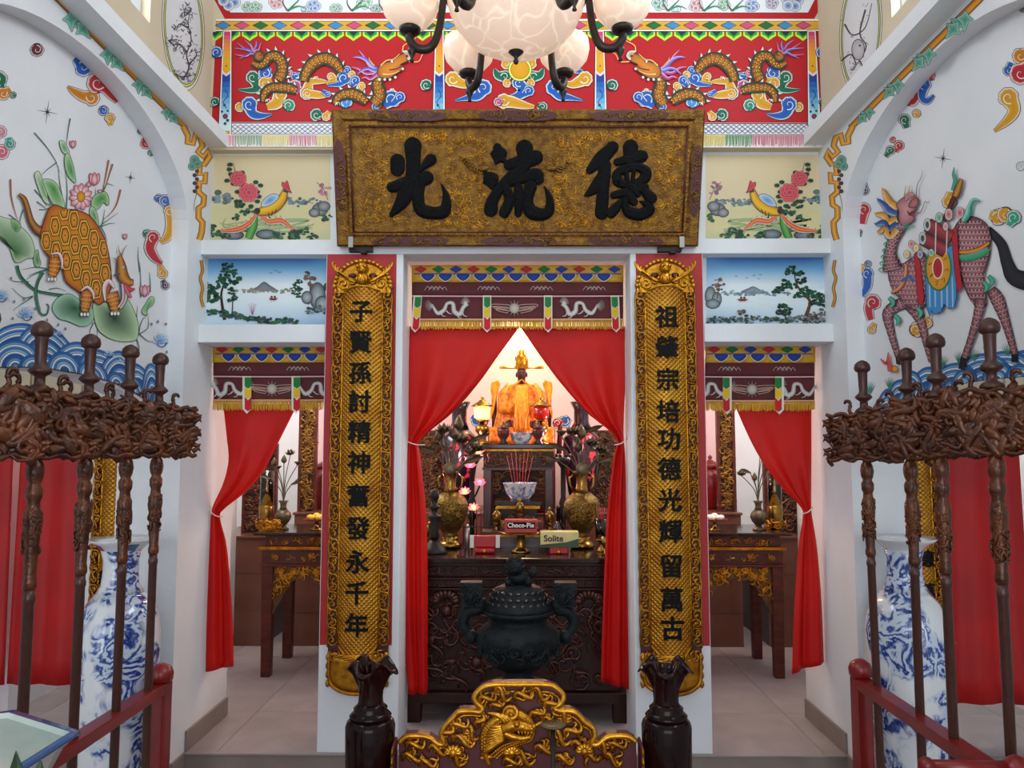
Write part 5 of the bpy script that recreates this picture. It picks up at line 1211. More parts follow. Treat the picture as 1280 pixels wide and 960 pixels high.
# ------------------------------------------------------------ four painted panels in the screen wall
def corners(x0, y0, x1, y1, Y):
    a = UY(x0, y0, Y); b = UY(x1, y1, Y); return a, b
def blob(P, rnd, x, y, r, cols, n=9, sq=.6, lw=None):
    for k in range(n):
        a = rnd.uniform(0, 6.28); d = r * math.sqrt(rnd.random()); q = r * rnd.uniform(.22, .45)
        P.disc(x + cos(a) * d, y + sin(a) * d * sq, q, rnd.choice(cols), rnd.choice(cols), ry=q * rnd.uniform(.5, .9), n=8)
def phoenix(label, mir, x0, x1):
    Y = 4.12; f = (lambda x: 1297 - x) if mir else (lambda x: x); sg = -1 if mir else 1
    G = lambda pts: [(f(a), b) for a, b in pts]
    o = thing('wall_painting', label, 'painting', UY((x0 + x1) / 2, 299, Y)); rnd = random.Random(3 + mir)
    P = Paint((0, Y, 0), (0, -1, 0))
    P.poly([(x0, 194), (x1, 194), (x1, 300), (x0, 300)], '#e0cfa6')
    P.rect_grad(x0, 248, x1, 300, [(0, '#e0cfa6'), (.3, '#d6cf9e'), (.7, '#dccf9c'), (1, '#c4c89a')])
    D_ = ['#3f5a58', '#6a7f80', '#8a9aa0', '#54706a']; GR = ['#2a4a38', '#1f3a34', '#4a7a4c', '#3a5a50']
    for x, y, r in ((266, 243, 12), (274, 248, 12), (285, 250, 8), (262, 252, 7)): blob(P, rnd, f(x), y, r, D_)
    for x in range(350, 400, 7): blob(P, rnd, f(x), 255 - rnd.random() * 4, 7, ['#6a8088', '#8aa0a4', '#50686a'], 7)
    for x, y, r in ((400, 262, 10), (405, 258, 8), (393, 266, 7)): P.disc(f(x), y, r, '#a8a8a8', '#4a5058', ry=r * .8, line='#3a4044', lw=.5)
    blob(P, rnd, f(408), 272, 7, GR); blob(P, rnd, f(404), 236, 8, ['#a86a80', '#c88a9a', '#7a6a70'], 12, 1.0); P.line(G([(410, 250), (404, 236), (396, 228)]), .8, '#5a4a4c')
    for k in range(12): P.ribbon(G([(300 + rnd.uniform(-40, 90), 276 + rnd.uniform(-4, 14)), (312 + rnd.uniform(-30, 80), 276 + rnd.uniform(-2, 16))]) + [(f(340) + rnd.uniform(-60, 60), 284 + rnd.uniform(-5, 12))], [1, 3, 1], ['#a8b88a', '#8aa878', '#b8c498'])
    for x, y, rx, ry in ((292, 294, 13, 6), (333, 293, 13, 6), (310, 285, 10, 5)): P.disc(f(x), y, rx, '#8a98a0', '#3a4448', ry=ry, line='#2a3034', lw=.6)
    for x, y, r in ((264, 284, 8), (268, 292, 9), (296, 272, 6), (282, 298, 6), (370, 293, 10), (381, 288, 6), (348, 296, 8), (390, 296, 7), (316, 262, 10), (306, 266, 6), (300, 256, 7)):
        if y < 300: blob(P, rnd, f(x), min(y, 295), r, GR, 11)
    for k in range(10): x = 366 + k * 1.6; P.line(G([(370, 298), (x, 284 + abs(k - 5))]), .9, '#2a4a3a', .3)
    # peonies with dark leaves
    for x, y in ((289, 218), (292, 230), (287, 212), (303, 216), (305, 232), (297, 240), (322, 240), (326, 232), (300, 252), (314, 258), (322, 252), (296, 252), (324, 246), (284, 226), (288, 206), (320, 228)): P.disc(f(x), y, 3.6, '#1f3f30', '#3a5a44', ry=2.6, n=9)
    P.line(G([(290, 230), (286, 214), (284, 204)]), .9, '#2f4a38', .3); P.line(G([(296, 220), (293, 210), (292, 203)]), .9, '#2f4a38', .3)
    for x, y, r in ((298, 223.5, 10), (311, 241, 12)):
        for ring, n in ((.66, 8), (.36, 6), (.05, 1)):
            for k in range(n): a = 2 * pi * k / n + ring * 3; P.disc(f(x) + cos(a) * r * ring, y + sin(a) * r * ring * .9, r * .4, '#d8384c' if ring > .5 else '#c02a40', '#e87a84', line='#8a1c2c', lw=.4, n=12)
    # tail plumes, body, wing, head
    P.ribbon(G([(320, 268), (317, 282), (311, 298)]), [4, 10, 9], ['#2f7a3a', '#6ab45a', '#2f6a34'], line='#1f4a28', lw=.5)
    for pts in ([(322, 266), (312, 279), (297, 287), (276, 289)], [(324, 268), (336, 277), (352, 276), (367, 287)]):
        Q = P.ribbon(G(pts), [3, 7, 8, 3.5], ['#f0d8c4', '#c8303a', '#e8a04a', '#c8303a', '#f0d8c4'])
        for q in Q[::2]: P.line([(q[0], q[1] - q[2] * .5), (q[0] - sg * 1.4, q[1] - q[2] * .75)], .6, '#3a2a28', smooth=0); P.line([(q[0], q[1] + q[2] * .5), (q[0] - sg * 1.4, q[1] + q[2] * .75)], .6, '#3a2a28', smooth=0)
    P.ribbon(G([(357, 237), (353, 249), (343, 259), (330, 264), (321, 266)]), [6, 11, 14, 12, 5], ['#b07a14', '#f0c030', '#e8a820', '#a86a14'], line='#2a2a20', lw=.6)
    P.fan(G([(327, 258), (331, 249), (341, 243), (349, 245), (345, 252), (335, 258)]), '#5a90c8', '#c8dcec', line='#2a3a58', lw=.7)
    P.ribbon(G([(357, 241), (358, 236), (357, 230)]), [6, 5, 5], ['#2a2a34', '#5a4a54', '#2a2a34']); P.fan(G([(353, 233), (353, 228), (357, 229), (359, 226), (361, 231), (363, 239), (365, 241), (359, 239)]), '#c83444', '#d85a64', line='#5a1820', lw=.6)
    for a in ([(341, 264), (340, 270)], [(336, 266), (337, 273)], [(346, 262), (343, 267)]): P.line(G(a), 1.1, '#3a2a20')
    P.disc(f(322), 264, 4, '#2a2a2c', '#4a4640')
    P.build('picture', o)
phoenix('cream painted panel of a phoenix and peonies left of the name board', False, 257, 413)
phoenix('cream painted panel of a phoenix and peonies right of the name board', True, 882, 1039)

def landscape(label, mir, x0, x1):
    Y = 4.10; o = thing('wall_painting', label, 'painting', UY((x0 + x1) / 2, 403, Y)); rnd = random.Random(9 + mir)
    P = Paint((0, Y, 0), (0, -1, 0)); y0, y1 = 320.5, 406
    top, sky, hz, lk, dp = [hexc(c) for c in ('#1352a8', '#7ab8e0', '#e6f0f2', '#cfe4ec', '#2f7ab8')]
    def cf(u, v):
        e = min(1, min(u, 1 - u) * 5)
        if v < .5: t = v / .5; c = mixc(top, sky, min(1, t * 2.6)) if t < .38 else mixc(sky, hz, min(1, (t - .38) / .45)); return mixc(sky, c, .55 + .45 * e)
        t = (v - .5) / .5; uu = (1 - u) if mir else u; return mixc(mixc(hz, lk, t), dp, max(0, t - .35) * (.35 + .9 * max(0, uu - .35)))
    P.rect_grad(x0, y0, x1, y1, None, cf=cf)
    f = (lambda x: x)
    GR = ['#12302a', '#1f4a34', '#0f2824', '#2f6a44']; GY = ['#4a5a60', '#7a8a90', '#2f3c44', '#a0aeb4']
    if not mir:
        P.fan([(314, 363), (322, 358), (330, 352), (338, 357), (346, 363), (330, 364)], '#8a9098', '#5a6068', smooth=3)
        for x in range(296, 372, 6): blob(P, rnd, x, 364 + rnd.uniform(-2, 1), 5, ['#8a8a7a', '#6a7a70', '#a89a84'], 6, .4)
        for x, y, r in ((262, 370, 10), (260, 360, 8), (372, 365, 7), (369, 358, 5), (374, 352, 4), (410, 360, 8), (385, 376, 6)): blob(P, rnd, x, y, r, GR + ['#4a5a50'], 12, .9)
        P.line([(281, 400), (278, 382), (277, 366), (282, 350), (285, 335)], 4.2, '#3a2018', 1.2); P.line([(290, 398), (291, 380), (292, 362)], 1.8, '#3a2a20', .8)
        for x, y, r in ((285, 331, 6), (281, 338, 5), (290, 341, 7), (279, 346, 6), (293, 350, 8), (277, 354, 8), (286, 358, 6), (268, 363, 6), (272, 371, 6), (291, 366, 5), (295, 372, 5), (288, 374, 5)): blob(P, rnd, x, y, r, GR, 12, .7)
        for x, y, rx, ry in ((397, 370, 10, 17), (384, 372, 7, 8), (403, 380, 9, 10)): P.disc(x, y, rx, '#b4bcc0', '#3a444c', ry=ry, line='#2a3238', lw=.5)
        P.line([(388, 366), (388, 350), (386, 340)], 1.6, '#5a3a2a', .5); blob(P, rnd, 388, 348, 7, ['#6a4a38', '#8a6a50', '#4a3a30'], 14, 1.4)
        for x in range(262, 372, 7): blob(P, rnd, x, 401 - max(0, 12 - (x - 258) * .16), 7, GR + ['#3a4a60', '#5a6a50'], 9, .6)
        for x in range(386, 412, 6): blob(P, rnd, x, 386 + rnd.uniform(-3, 3), 6, GR + GY, 8, .6)
        for a in (-.6, -.2, .2, .6): P.line([(316, 394), (316 + sin(a) * 8, 384 - cos(a) * 5)], .8, '#b05070', .3)
        P.fan([(336, 373), (348, 373), (345, 375.5), (339, 375.5)], '#8a2a24', smooth=0); P.disc(340, 371.5, 1.5, '#6a2020', n=7); P.disc(344, 371.5, 1.5, '#6a2020', n=7)
        for x, y in ((339, 342), (345, 339), (350, 341)): P.line([(x - 2, y - 1), (x, y), (x + 2, y - 1)], .6, '#3a4a5a', smooth=0)
    else:
        P.fan([(926, 366), (936, 360), (942, 358), (950, 362), (960, 367)], '#9aa8b0', '#5a6a78', smooth=3)
        for x in range(905, 985, 6): blob(P, rnd, x, 367 + rnd.uniform(-2, 1), 5, ['#7a94a4', '#a0b4bc', '#6a8090'], 6, .4)
        for x, y, rx, ry in ((888, 370, 7, 12), (896, 374, 6, 9), (891, 380, 9, 6)): P.disc(x, y, rx, '#a8b0b4', '#4a565c', ry=ry, line='#2a3238', lw=.5)
        P.line([(896, 374), (898, 362), (897, 352)], 1.2, '#5a3a2a', .5)
        for x, y in ((897, 349), (900, 355), (895, 357), (898, 362)): blob(P, rnd, x, y, 5, ['#6a5040', '#8a6a54', '#4a3a34'], 7, .4)
        P.line([(1004, 402), (1010, 388), (1012, 376), (1003, 366), (996, 356), (993, 344)], 5.5, '#6a3a22', 1.2); P.line([(1010, 380), (1020, 374), (1030, 378)], 2, '#5a3420', .6)
        for x, y, r in ((990, 336, 6), (984, 341, 5), (997, 342, 7), (1002, 350, 8), (982, 354, 7), (989, 359, 8), (975, 361, 6), (970, 364, 5), (1006, 363, 8), (1000, 370, 8), (1016, 369, 9), (1027, 372, 8), (1030, 380, 7), (1018, 379, 6), (978, 383, 6), (986, 387, 5), (975, 390, 6), (983, 392, 6)): blob(P, rnd, x, y, r, GR, 12, .55)
        P.line([(982, 400), (981, 390), (979, 382)], 1.6, '#3a2820', .7)
        for x in range(888, 1034, 6): blob(P, rnd, x, 402 - rnd.uniform(0, 5), 6, GR + GY + ['#5a4a44'], 8, .55)
        for x, y in ((1022, 394), (1028, 392), (1015, 398), (926, 394)): blob(P, rnd, x, y, 7, ['#6a5a54', '#3a3a3c', '#8a7a74'], 8, .8)
        P.fan([(921, 374), (935, 374), (931, 376.5), (924, 376.5)], '#8a2a24', smooth=0); P.disc(926, 372.5, 1.5, '#6a2020', n=7); P.disc(930, 372.5, 1.5, '#6a2020', n=7)
        for x, y in ((920, 346), (933, 348), (942, 345), (948, 349), (950, 344)): P.line([(x - 1.6, y - .8), (x, y), (x + 1.6, y - .8)], .6, '#3a4a5a', smooth=0)
    P.build('picture', o)
landscape('blue lake landscape painting with a dark pine above the left side doorway', False, 256, 412)
landscape('blue lake landscape painting with a bent pine above the right side doorway', True, 883, 1039)
# ------------------------------------------------------------ sanctum: plinths, altar tables and what stands on them
struct('wall_back_white_left', MB().box((-2.9, 6.88, ZR), (-1.84, 6.9, 3.0)), 'white_wall'); struct('wall_back_white_right', MB().box((1.80, 6.88, ZR), (2.9, 6.9, 3.0)), 'white_wall')
struct('baseboard_back', MB().box((-2.9, 6.862, ZR), (2.9, 6.88, ZR + .12)), 'baseboard')
P = Paint((0, 6.9, 0), (0, -1, 0)); o = thing('cloud_painting', 'small blue and red clouds painted on the pink wall behind the deity statue', 'mural', (0, 6.9, 1.9))
P.cloud([(596, 525), (590, 520)], (13, 7), BLU); P.cloud([(604, 527), (609, 527)], (11, 5), RED_); P.build('painted_cloud', o)
P = Paint((0, 6.9, 0), (0, -1, 0)); P.cloud([(706, 527), (712, 522)], (13, 7), BLU); P.cloud([(697, 529), (692, 528)], (11, 5), RED_); P.build('painted_cloud', o)

def plinth(label, x0, x1, y0, y1, z1):
    o = thing('tiled_plinth', label, 'plinth', ((x0 + x1) / 2, y0, ZR))
    MB().box((x0 + .004, y0 + .008, ZR), (x1 - .004, y1, z1 - .012)).build('core', 'grout', o, True)
    nx = max(1, round((x1 - x0) / .3)); nz = max(1, round((z1 - ZR) / .26)); w = (x1 - x0) / nx; h = (z1 - ZR - .02) / nz; t0 = None
    for i in range(nx):
        for k in range(nz):
            if t0 is None: q = t0 = MB().box((-w / 2 + .0015, 0, -h / 2 + .0015), (w / 2 - .0015, .01, h / 2 - .0015)).build('tile', 'tile_brown', o)
            else: q = t0.copy(); COL.objects.link(q); q.parent = o
            q.location = (x0 + w * (i + .5) - o.location.x, 0, h * (k + .5))
    MB().box((x0 - .01, y0 - .012, z1 - .02), (x1 + .01, y1, z1)).build('top_slab', 'tile_brown', o, True, bevel=.004)
    return o
plinth('brown tiled plinth at the left of the sanctum behind the side altar', -2.42, -1.95, 6.1, 6.85, 1.04)
plinth('brown tiled plinth at the right of the sanctum behind the side altar', 1.90, 2.40, 6.1, 6.85, 1.04)
plinth('wide brown tiled plinth carrying the deity throne', -1.74, 1.70, 6.1, 6.85, 1.22)

# carved upright boards
def carved_board(label, x0, x1, z0, z1, y, seed, m='carved_brown'):
    o = thing('carved_board', label, 'carved board', ((x0 + x1) / 2, y, z0)); w = x1 - x0; h = z1 - z0
    MB().box((-w / 2, 0, 0), (w / 2, .02, h)).build('board', 'dark_lacquer', o)
    mb = MB(); carve(mb, lambda a, b, d: V((a, -.008 - d, b)), -w / 2, w / 2, 0, h, int(h * w * 900) + 12, seed, .025, .045, .008, .0, 4)
    mb.build('carving', m, o, kind='stuff')
    mb = MB()
    for s in (-1, 1): mb = MB(); mb.box((s * w / 2 - .012, -.02, 0), (s * w / 2 + .012, .022, h)); mb.build('stile', 'altar_wood', o)
carved_board('narrow carved gilt upright left of the deity alcove', -1.73, -1.61, 1.22, 2.45, 6.2, 1, 'gold_brown')
carved_board('narrow carved gilt upright right of the deity alcove', 1.56, 1.68, 1.22, 2.45, 6.2, 2, 'gold_brown')
carved_board('carved reddish board on the left tiled plinth', -2.2, -1.95, 1.041, 1.75, 6.3, 3)
carved_board('carved reddish board on the right tiled plinth', 1.95, 2.2, 1.041, 1.75, 6.3, 4)
carved_board('carved panel behind the left brass vase on the main altar', -.90, -.60, 1.223, 1.86, 6.46, 5, 'bronze_gold')
carved_board('carved panel behind the right brass vase on the main altar', .58, .88, 1.223, 1.86, 6.46, 6, 'bronze_gold')

# ---- main altar table
AX0, AX1, AY0, AY1 = -.622, .592, 4.43, 5.12
def az(y): return UY(650, y, AY0).z
ZT = az(697)
alt = thing('altar_table', 'dark carved wooden altar table with offerings in the middle doorway', 'altar', ((AX0 + AX1) / 2, AY0, ZR))
MB().box((AX0 - .03, AY0 - .03, ZT - .03), (AX1 + .03, AY1 + .03, ZT)).build('table_top', 'altar_top', alt, True, bevel=.006)
def abox(name, ya, yb, ins, m, bev=.004): return MB().box((AX0 + ins, AY0 + ins, az(yb)), (AX1 - ins, AY1 - ins, az(ya))).build(name, m, alt, True, bevel=bev)
abox('top_moulding', 703, 707, -.02, 'altar_dark'); fr = abox('upper_frieze', 707, 722, .02, 'altar_dark'); abox('middle_moulding', 722, 725, -.012, 'altar_dark'); fr2 = abox('lower_frieze', 725, 735, .01, 'altar_dark'); abox('lower_moulding', 735, 738, -.008, 'altar_dark')
pn = abox('front_panel', 738, 866, .03, 'altar_dark'); abox('base_moulding', 866, 879, -.01, 'altar_dark')
def af(d): return lambda a, b, h: V((a, AY0 + d - h, b))
mb = MB(); carve(mb, af(.018), AX0 + .05, AX1 - .05, az(721), az(708), 46, 11, .018, .03, .0055, .0); mb.build('frieze_carving', 'altar_carve', fr, True, kind='stuff')
mb = MB(); carve(mb, af(.008), AX0 + .05, AX1 - .05, az(734), az(726), 46, 12, .012, .02, .0045, .0); mb.build('frieze_carving', 'altar_carve', fr2, True, kind='stuff')
mb = MB(); carve(mb, af(.026), AX0 + .06, AX1 - .06, az(862), az(742), 130, 13, .03, .07, .009, .0, 10)
for sx in (-1, 1):
    cx = (AX0 + AX1) / 2 + sx * .40
    for k in range(9): a = pi * (k / 8); mb.ball((cx + cos(a) * .055, AY0 + .01, az(752) + sin(a) * .04), (.03, .014, .018), 8, 5, Matrix.Rotation(-a, 3, 'Y'))
mb.build('panel_carving', 'altar_carve', pn, True, kind='stuff')
for x in (AX0, AX1 - .08):
    for y in (AY0, AY1 - .08): MB().box((x, y, ZR), (x + .08, y + .08, az(879))).build('foot', 'altar_dark', alt, True, bevel=.006)

# ---- lathe ware
def ware(name, label, cat, x, y, z, parts, group=None):
    o = thing(name, label, cat, (x, y, z), group=group)
    for nm, prof, m in parts: MB().lathe(prof, 24).build(nm, m, o)
    return o
def onaltar(px, py, D=None):
    """point on the altar top seen at photo pixel"""
    p = UZ(px, py, ZT); return p
def brass_vase(label, px, D):
    p = UY(px, 600, D); o = thing('brass_vase', label, 'vase', (p.x, D, ZT)); s = .00495 * D / 4.85
    prof = [(13, 0), (15, 2), (16, 4), (12, 7), (9, 10), (11, 14), (8, 17), (12, 22), (19, 34), (22, 46), (22, 55), (18, 62), (10, 68), (7, 74), (6.5, 84), (8, 90), (10.5, 93), (10.2, 94), (6, 88)]
    MB().lathe([(a * s, b * s) for a, b in prof[:6]], 24).build('foot', 'brass', o); MB().lathe([(a * s, b * s) for a, b in prof[5:13]], 28).build('body', 'brass_relief', o); MB().lathe([(a * s, b * s) for a, b in prof[12:]], 24).build('neck', 'brass', o)
    mb = MB(); carve(mb, lambda a, b, h: V((sin(a / (22 * s)) * (22 * s + h), -cos(a / (22 * s)) * (22 * s + h), b)), -.09, .09, 34 * s, 58 * s, 26, int(px), .012, .022, .0035, .0); mb.build('relief', 'brass', o, kind='stuff')
    mb = MB(); c = V((0, -.075, 94 * s))
    for k in range(13): pass
    MB().ball((0.0, -10 * s, 97 * s), (8 * s, 2.4 * s, 8 * s), 16, 8).build('handle_disc', 'old_bronze', o)
    for sx in (-1, 1):
        mb = MB(); mb.tube([(sx * 9 * s, 0, 90 * s), (sx * 15 * s, 0, 86 * s), (sx * 14 * s, 0, 76 * s), (sx * 9 * s, 0, 70 * s)], 1.6 * s, 6); mb.build('handle', 'brass', o)
    return o, s
def petal_flower(mb, c, r, tilt, n=7, open_=.6, seed=0):
    rnd = random.Random(seed); c = V(c)
    for ring, (k, op) in enumerate(((n, open_), (n - 2, open_ * .5))):
        for i in range(k):
            a = 2 * pi * i / k + ring * .4; d = V((cos(a) * op, sin(a) * op, 1 - op * .5)).normalized()
            side = d.cross(V((0, 0, 1))); side = side.normalized() if side.length > 1e-4 else V((1, 0, 0)); nn = side.cross(d)
            vs = [c, c + d * r * .55 + side * r * .26 + nn * r * -.05, c + d * r, c + d * r * .55 - side * r * .26 + nn * r * -.05, c + d * r * .5 + nn * r * .12]
            vs = [tilt @ (q - c) + c for q in vs] if tilt else vs
            mb.add(vs, [(0, 1, 4), (1, 2, 4), (2, 3, 4), (3, 0, 4)], True)
def metal_lotus(name, label, cat, base, stems, m, sc=1.0):
    """bouquet of metal lotus stems standing in a vase; stems: (dx, dz, kind)"""
    o = thing(name, label, cat, base)
    for i, (dx, dy, dz, kind) in enumerate(stems):
        e = V((dx, dy, dz)); mb = MB(); mb.tube(crom([(0, 0, 0), (dx * .25, dy * .25, dz * .5), tuple(e)], 4), .0032 * sc, 5); st = mb.build('stem', m, o)
        mb = MB(); r = .045 * sc
        if kind == 'f': petal_flower(mb, e, r, Matrix.Rotation(dx * 1.2, 3, 'Y') @ Matrix.Rotation(.5, 3, 'X'), 8, .9, i); mb.ball(e + V((0, 0, r * .25)), r * .3, 8, 5)
        elif kind == 'b': mb.lathe([(.002, 0), (r * .4, r * .3), (r * .45, r * .6), (r * .25, r * 1.05), (.001, r * 1.4)], 9, e)
        elif kind == 's': mb.lathe([(.003, 0), (r * .5, r * .45), (r * .52, r * .55), (.001, r * .6)], 10, e)
        else:
            dirn = V((1 if dx >= 0 else -1, -.2, .35)).normalized(); sd = V((0, 1, .1)); 
            mb.grid(lambda u, v: e + dirn * (r * 1.9 * (u - .1)) + V((0, 0, 1)) * (r * .55 * (v - .5) * sin(pi * min(1, u * .95 + .03))) + V((0, -1, 0)) * (r * .3 * abs(v - .5)), 8, 4)
        mb.build({'f': 'flower', 'b': 'bud', 's': 'seed_pod', 'l': 'leaf'}[kind], m, st)
    return o
vL, s_ = brass_vase('tall brass vase with relief body at the left of the altar table', 563, 4.86)
vR, s_ = brass_vase('tall brass vase with relief body at the right of the altar table', 727, 4.86)
metal_lotus('lotus_bouquet', 'bronze lotus flowers standing in the left brass vase', 'bouquet', (vL.location.x, 4.86, ZT + .36), [(-.09, 0, .22, 'l'), (.02, -.02, .30, 'b'), (.07, 0, .28, 'f'), (-.04, -.03, .34, 'f'), (.12, .02, .20, 's'), (.10, -.02, .16, 'l'), (-.02, .03, .24, 'l'), (.05, 0, .36, 'b'), (.14, 0, .3, 'l'), (.16, 0, .23, 'f'), (-.07, 0, .29, 'b')], 'old_bronze', 1.5)
metal_lotus('lotus_bouquet', 'bronze lotus flowers standing in the right brass vase', 'bouquet', (vR.location.x, 4.86, ZT + .36), [(-.10, 0, .24, 'l'), (.0, -.02, .30, 'b'), (-.05, 0, .33, 'f'), (.06, -.03, .26, 'f'), (-.12, .02, .32, 's'), (.10, -.02, .16, 'l'), (.03, .03, .35, 'l'), (-.02, 0, .22, 'b'), (.12, 0, .22, 'f'), (-.14, 0, .17, 'l')], 'old_bronze', 1.5)
# dark candlesticks
def px_prof(L, s): return [(r * s, z * s) for r, z in L]
for lab, px, D, h in (('black turned candlestick beside the left red curtain on the altar', 543, 4.62, 1.0), ('black turned candlestick beside the right red curtain on the altar', 765, 4.98, .9)):
    p = UY(px, 650, D); ware('candlestick', lab, 'candlestick', p.x, D, ZT, [('base', px_prof([(17, 0), (17, 2), (14, 7), (8, 13), (5, 17)], .0045 * h), 'iron'), ('stem', px_prof([(5, 17), (7, 22), (5, 27), (8, 34), (5, 40), (9, 46), (9, 48), (4, 50), (4, 55), (7, 58), (7, 60), (4, 62), (4, 68), (6, 70), (6, 80), (3, 81)], .0045 * h), 'iron')])
# brass cups with lids on a small stand
st = thing('offering_stand', 'low red and gilt stand under three brass cups on the altar', 'stand', (UY(651, 660, 5.0).x, 5.0, ZT))
w_ = .24
MB().box((-w_, -.09, .075), (w_, .09, .095)).build('top', 'dark_lacquer', st, bevel=.003); MB().box((-w_ + .02, -.08, .06), (w_ - .02, .08, .075)).build('apron', 'gold', st); MB().box((-w_ + .06, -.07, .0), (w_ - .06, .07, .06)).build('body', 'dark_lacquer', st)
MB().box((-.13, -.05, .095), (.13, .06, .15)).build('upper_step', 'maroon_lacquer', st, bevel=.003)
mb = MB(); carve(mb, lambda a, b, h: V((a, -.05 - h, b)), -.125, .125, .1, .145, 20, 4, .012, .02, .004); mb.build('step_carving', 'gold', st, kind='stuff')
cup = [(.020, 0), (.024, .004), (.012, .014), (.011, .028), (.022, .036), (.024, .042), (.021, .05), (.027, .058), (.028, .1), (.026, .105), (.020, .112), (.010, .118), (.009, .124), (.012, .130), (.006, .140), (.001, .146)]
for lab, px, dz in (('lidded brass cup at the left of the offering stand', 621, .095), ('lidded brass cup in the middle of the offering stand', 650, .15), ('lidded brass cup at the right of the offering stand', 687, .095)):
    p = UY(px, 650, 5.0); o = thing('brass_cup', lab, 'cup', (p.x, 4.985, ZT + dz)); MB().lathe(cup[:10], 20).build('cup', 'brass', o); MB().lathe(cup[9:], 20).build('lid', 'brass', o)
# boxed sweets on a footed brass dish
def label_text(parent, txt, loc, size, m, off=.03, rx=pi / 2):
    vs, fs = glyph_line(txt, size, off); MB().add([(a + loc[0], loc[1] - d, b + loc[2]) for a, b, d in vs], fs).build('lettering', m, parent)
def glyph_line(txt, size, off=.03):
    vs, fs = glyph(txt, size, off); return [(a, b, d * .2) for a, b, d in vs], fs
D = 4.66; p = UY(651, 665, D); zd = UY(651, 666, D).z
o = thing('footed_dish', 'footed brass dish carrying a red biscuit box at the middle of the altar', 'dish', (p.x, D, ZT)); hh = zd - ZT
MB().lathe([(.055, 0), (.058, .006), (.045, .014), (.034, .022), (.026, .04), (.022, hh - .015), (.03, hh - .008)], 24).build('foot', 'brass', o); MB().lathe([(.03, hh - .01), (.09, hh - .006), (.118, hh), (.12, hh + .004), (.09, hh + .001), (.001, hh)], 28).build('plate', 'brass', o)
o = thing('biscuit_box', 'small red biscuit box with white lettering on the footed brass dish', 'box', (p.x, D, zd + .004)); MB().box((-.095, -.05, 0), (.095, .05, .075)).build('carton', 'box_red', o, bevel=.003)
MB().box((-.08, -.0515, .025), (.085, -.05, .062)).build('label_field', 'bottle_dark', o); label_text(o, 'Choco-Pie', (0, -.052, .045), .036, 'paper_white')
D = 4.62; p = UY(699, 675, D); zb = UY(699, 683, D).z
pk = thing('gift_packet', 'small red packet under the cream biscuit box at the right', 'packet', (p.x - .005, D, ZT)); MB().box((-.055, -.045, 0), (.055, .045, max(.012, zb - ZT))).build('wrap', 'box_red', pk, bevel=.006); MB().ball((0, -.05, .012), (.012, .006, .010)).build('gold_seal', 'gold_bright', pk)
bz = ZT + max(.012, zb - ZT)
o = thing('biscuit_box', 'cream and green biscuit box with dark lettering at the right of the altar', 'box', (p.x, D, bz)); MB().box((-.11, -.05, 0), (.11, .05, .088)).build('carton', 'box_cream', o, bevel=.003)
MB().add([(-.109, -.0508, .002), (.109, -.0508, .002), (.109, -.0508, .05), (.04, -.0508, .03), (-.109, -.0508, .016)], [(0, 1, 2, 3, 4)]).build('green_print', 'leaf_dark', o); label_text(o, 'Solite', (-.035, -.052, .052), .05, 'maroon_lacquer')
D = 4.62; p = UY(606, 680, D)
o = thing('gift_packet', 'glossy red gift packet left of the footed brass dish', 'packet', (p.x, D, ZT)); MB().box((-.06, -.035, 0), (.06, .035, .03)).build('lower_roll', 'box_red', o, bevel=.012); MB().box((-.065, .0, .03), (.065, .03, .10)).build('upper_fold', 'box_red', o, bevel=.008); MB().ball((0, -.036, .015), (.012, .006, .012)).build('gold_seal', 'gold_bright', o)
for s in (-1, 1): MB().box((s * .075 - .012, .005, .03), (s * .075 + .012, .028, .1)).build('foil_end', 'paper_white', o)
D = 4.8; p = UY(584, 670, D); ware('steel_canister', 'slim grey canister beside the left brass vase', 'canister', p.x, D, ZT, [('body', [(.014, 0), (.016, .002), (.016, .125), (.014, .127)], 'steel'), ('cap', [(.012, .127), (.012, .145), (.004, .148), (.001, .15)], 'steel')])
D = 4.85; p = UY(698, 650, D); ware('wine_bottle', 'dark glass wine bottle behind the cream biscuit box', 'bottle', p.x, D, ZT, [('body', [(.036, 0), (.038, .004), (.038, .11), (.034, .13), (.016, .155), (.014, .165)], 'bottle_dark'), ('neck', [(.014, .165), (.013, .24), (.016, .243), (.016, .256), (.001, .257)], 'bottle_dark'), ('paper_label', [(.0385, .075), (.0386, .108)], 'flower_yellow')])
D = 4.7; p = UY(751, 655, D); o = ware('incense_glass', 'clear glass of incense sticks on a brass foot by the right curtain', 'glass', p.x, D, ZT, [('foot', [(.03, 0), (.032, .006), (.014, .016), (.01, .05), (.02, .062), (.034, .066), (.036, .072)], 'brass'), ('glass_wall', [(.03, .072), (.038, .19), (.036, .19), (.029, .076)], 'glass')])
for k in range(5): MB().tube([(0.004 * k - .008, .004 * (k % 2), .08), (.012 * k - .024, .006 * (k % 2), .26)], .002, 5).build('incense_stick', 'candle_red', o)
for lab, px, D, h in (('small brass goblet at the left edge of the altar behind the curtain', 533, 4.8, .16), ('small brass goblet at the right edge of the altar behind the curtain', 757, 4.55, .10)):
    p = UY(px, 670, D); ware('brass_goblet', lab, 'goblet', p.x, D, ZT, [('foot', [(.022, 0), (.026, .004), (.01, .014), (.008, h * .4)], 'brass'), ('bowl', [(.008, h * .4), (.022, h * .55), (.028, h), (.026, h), (.02, h * .6)], 'brass')])
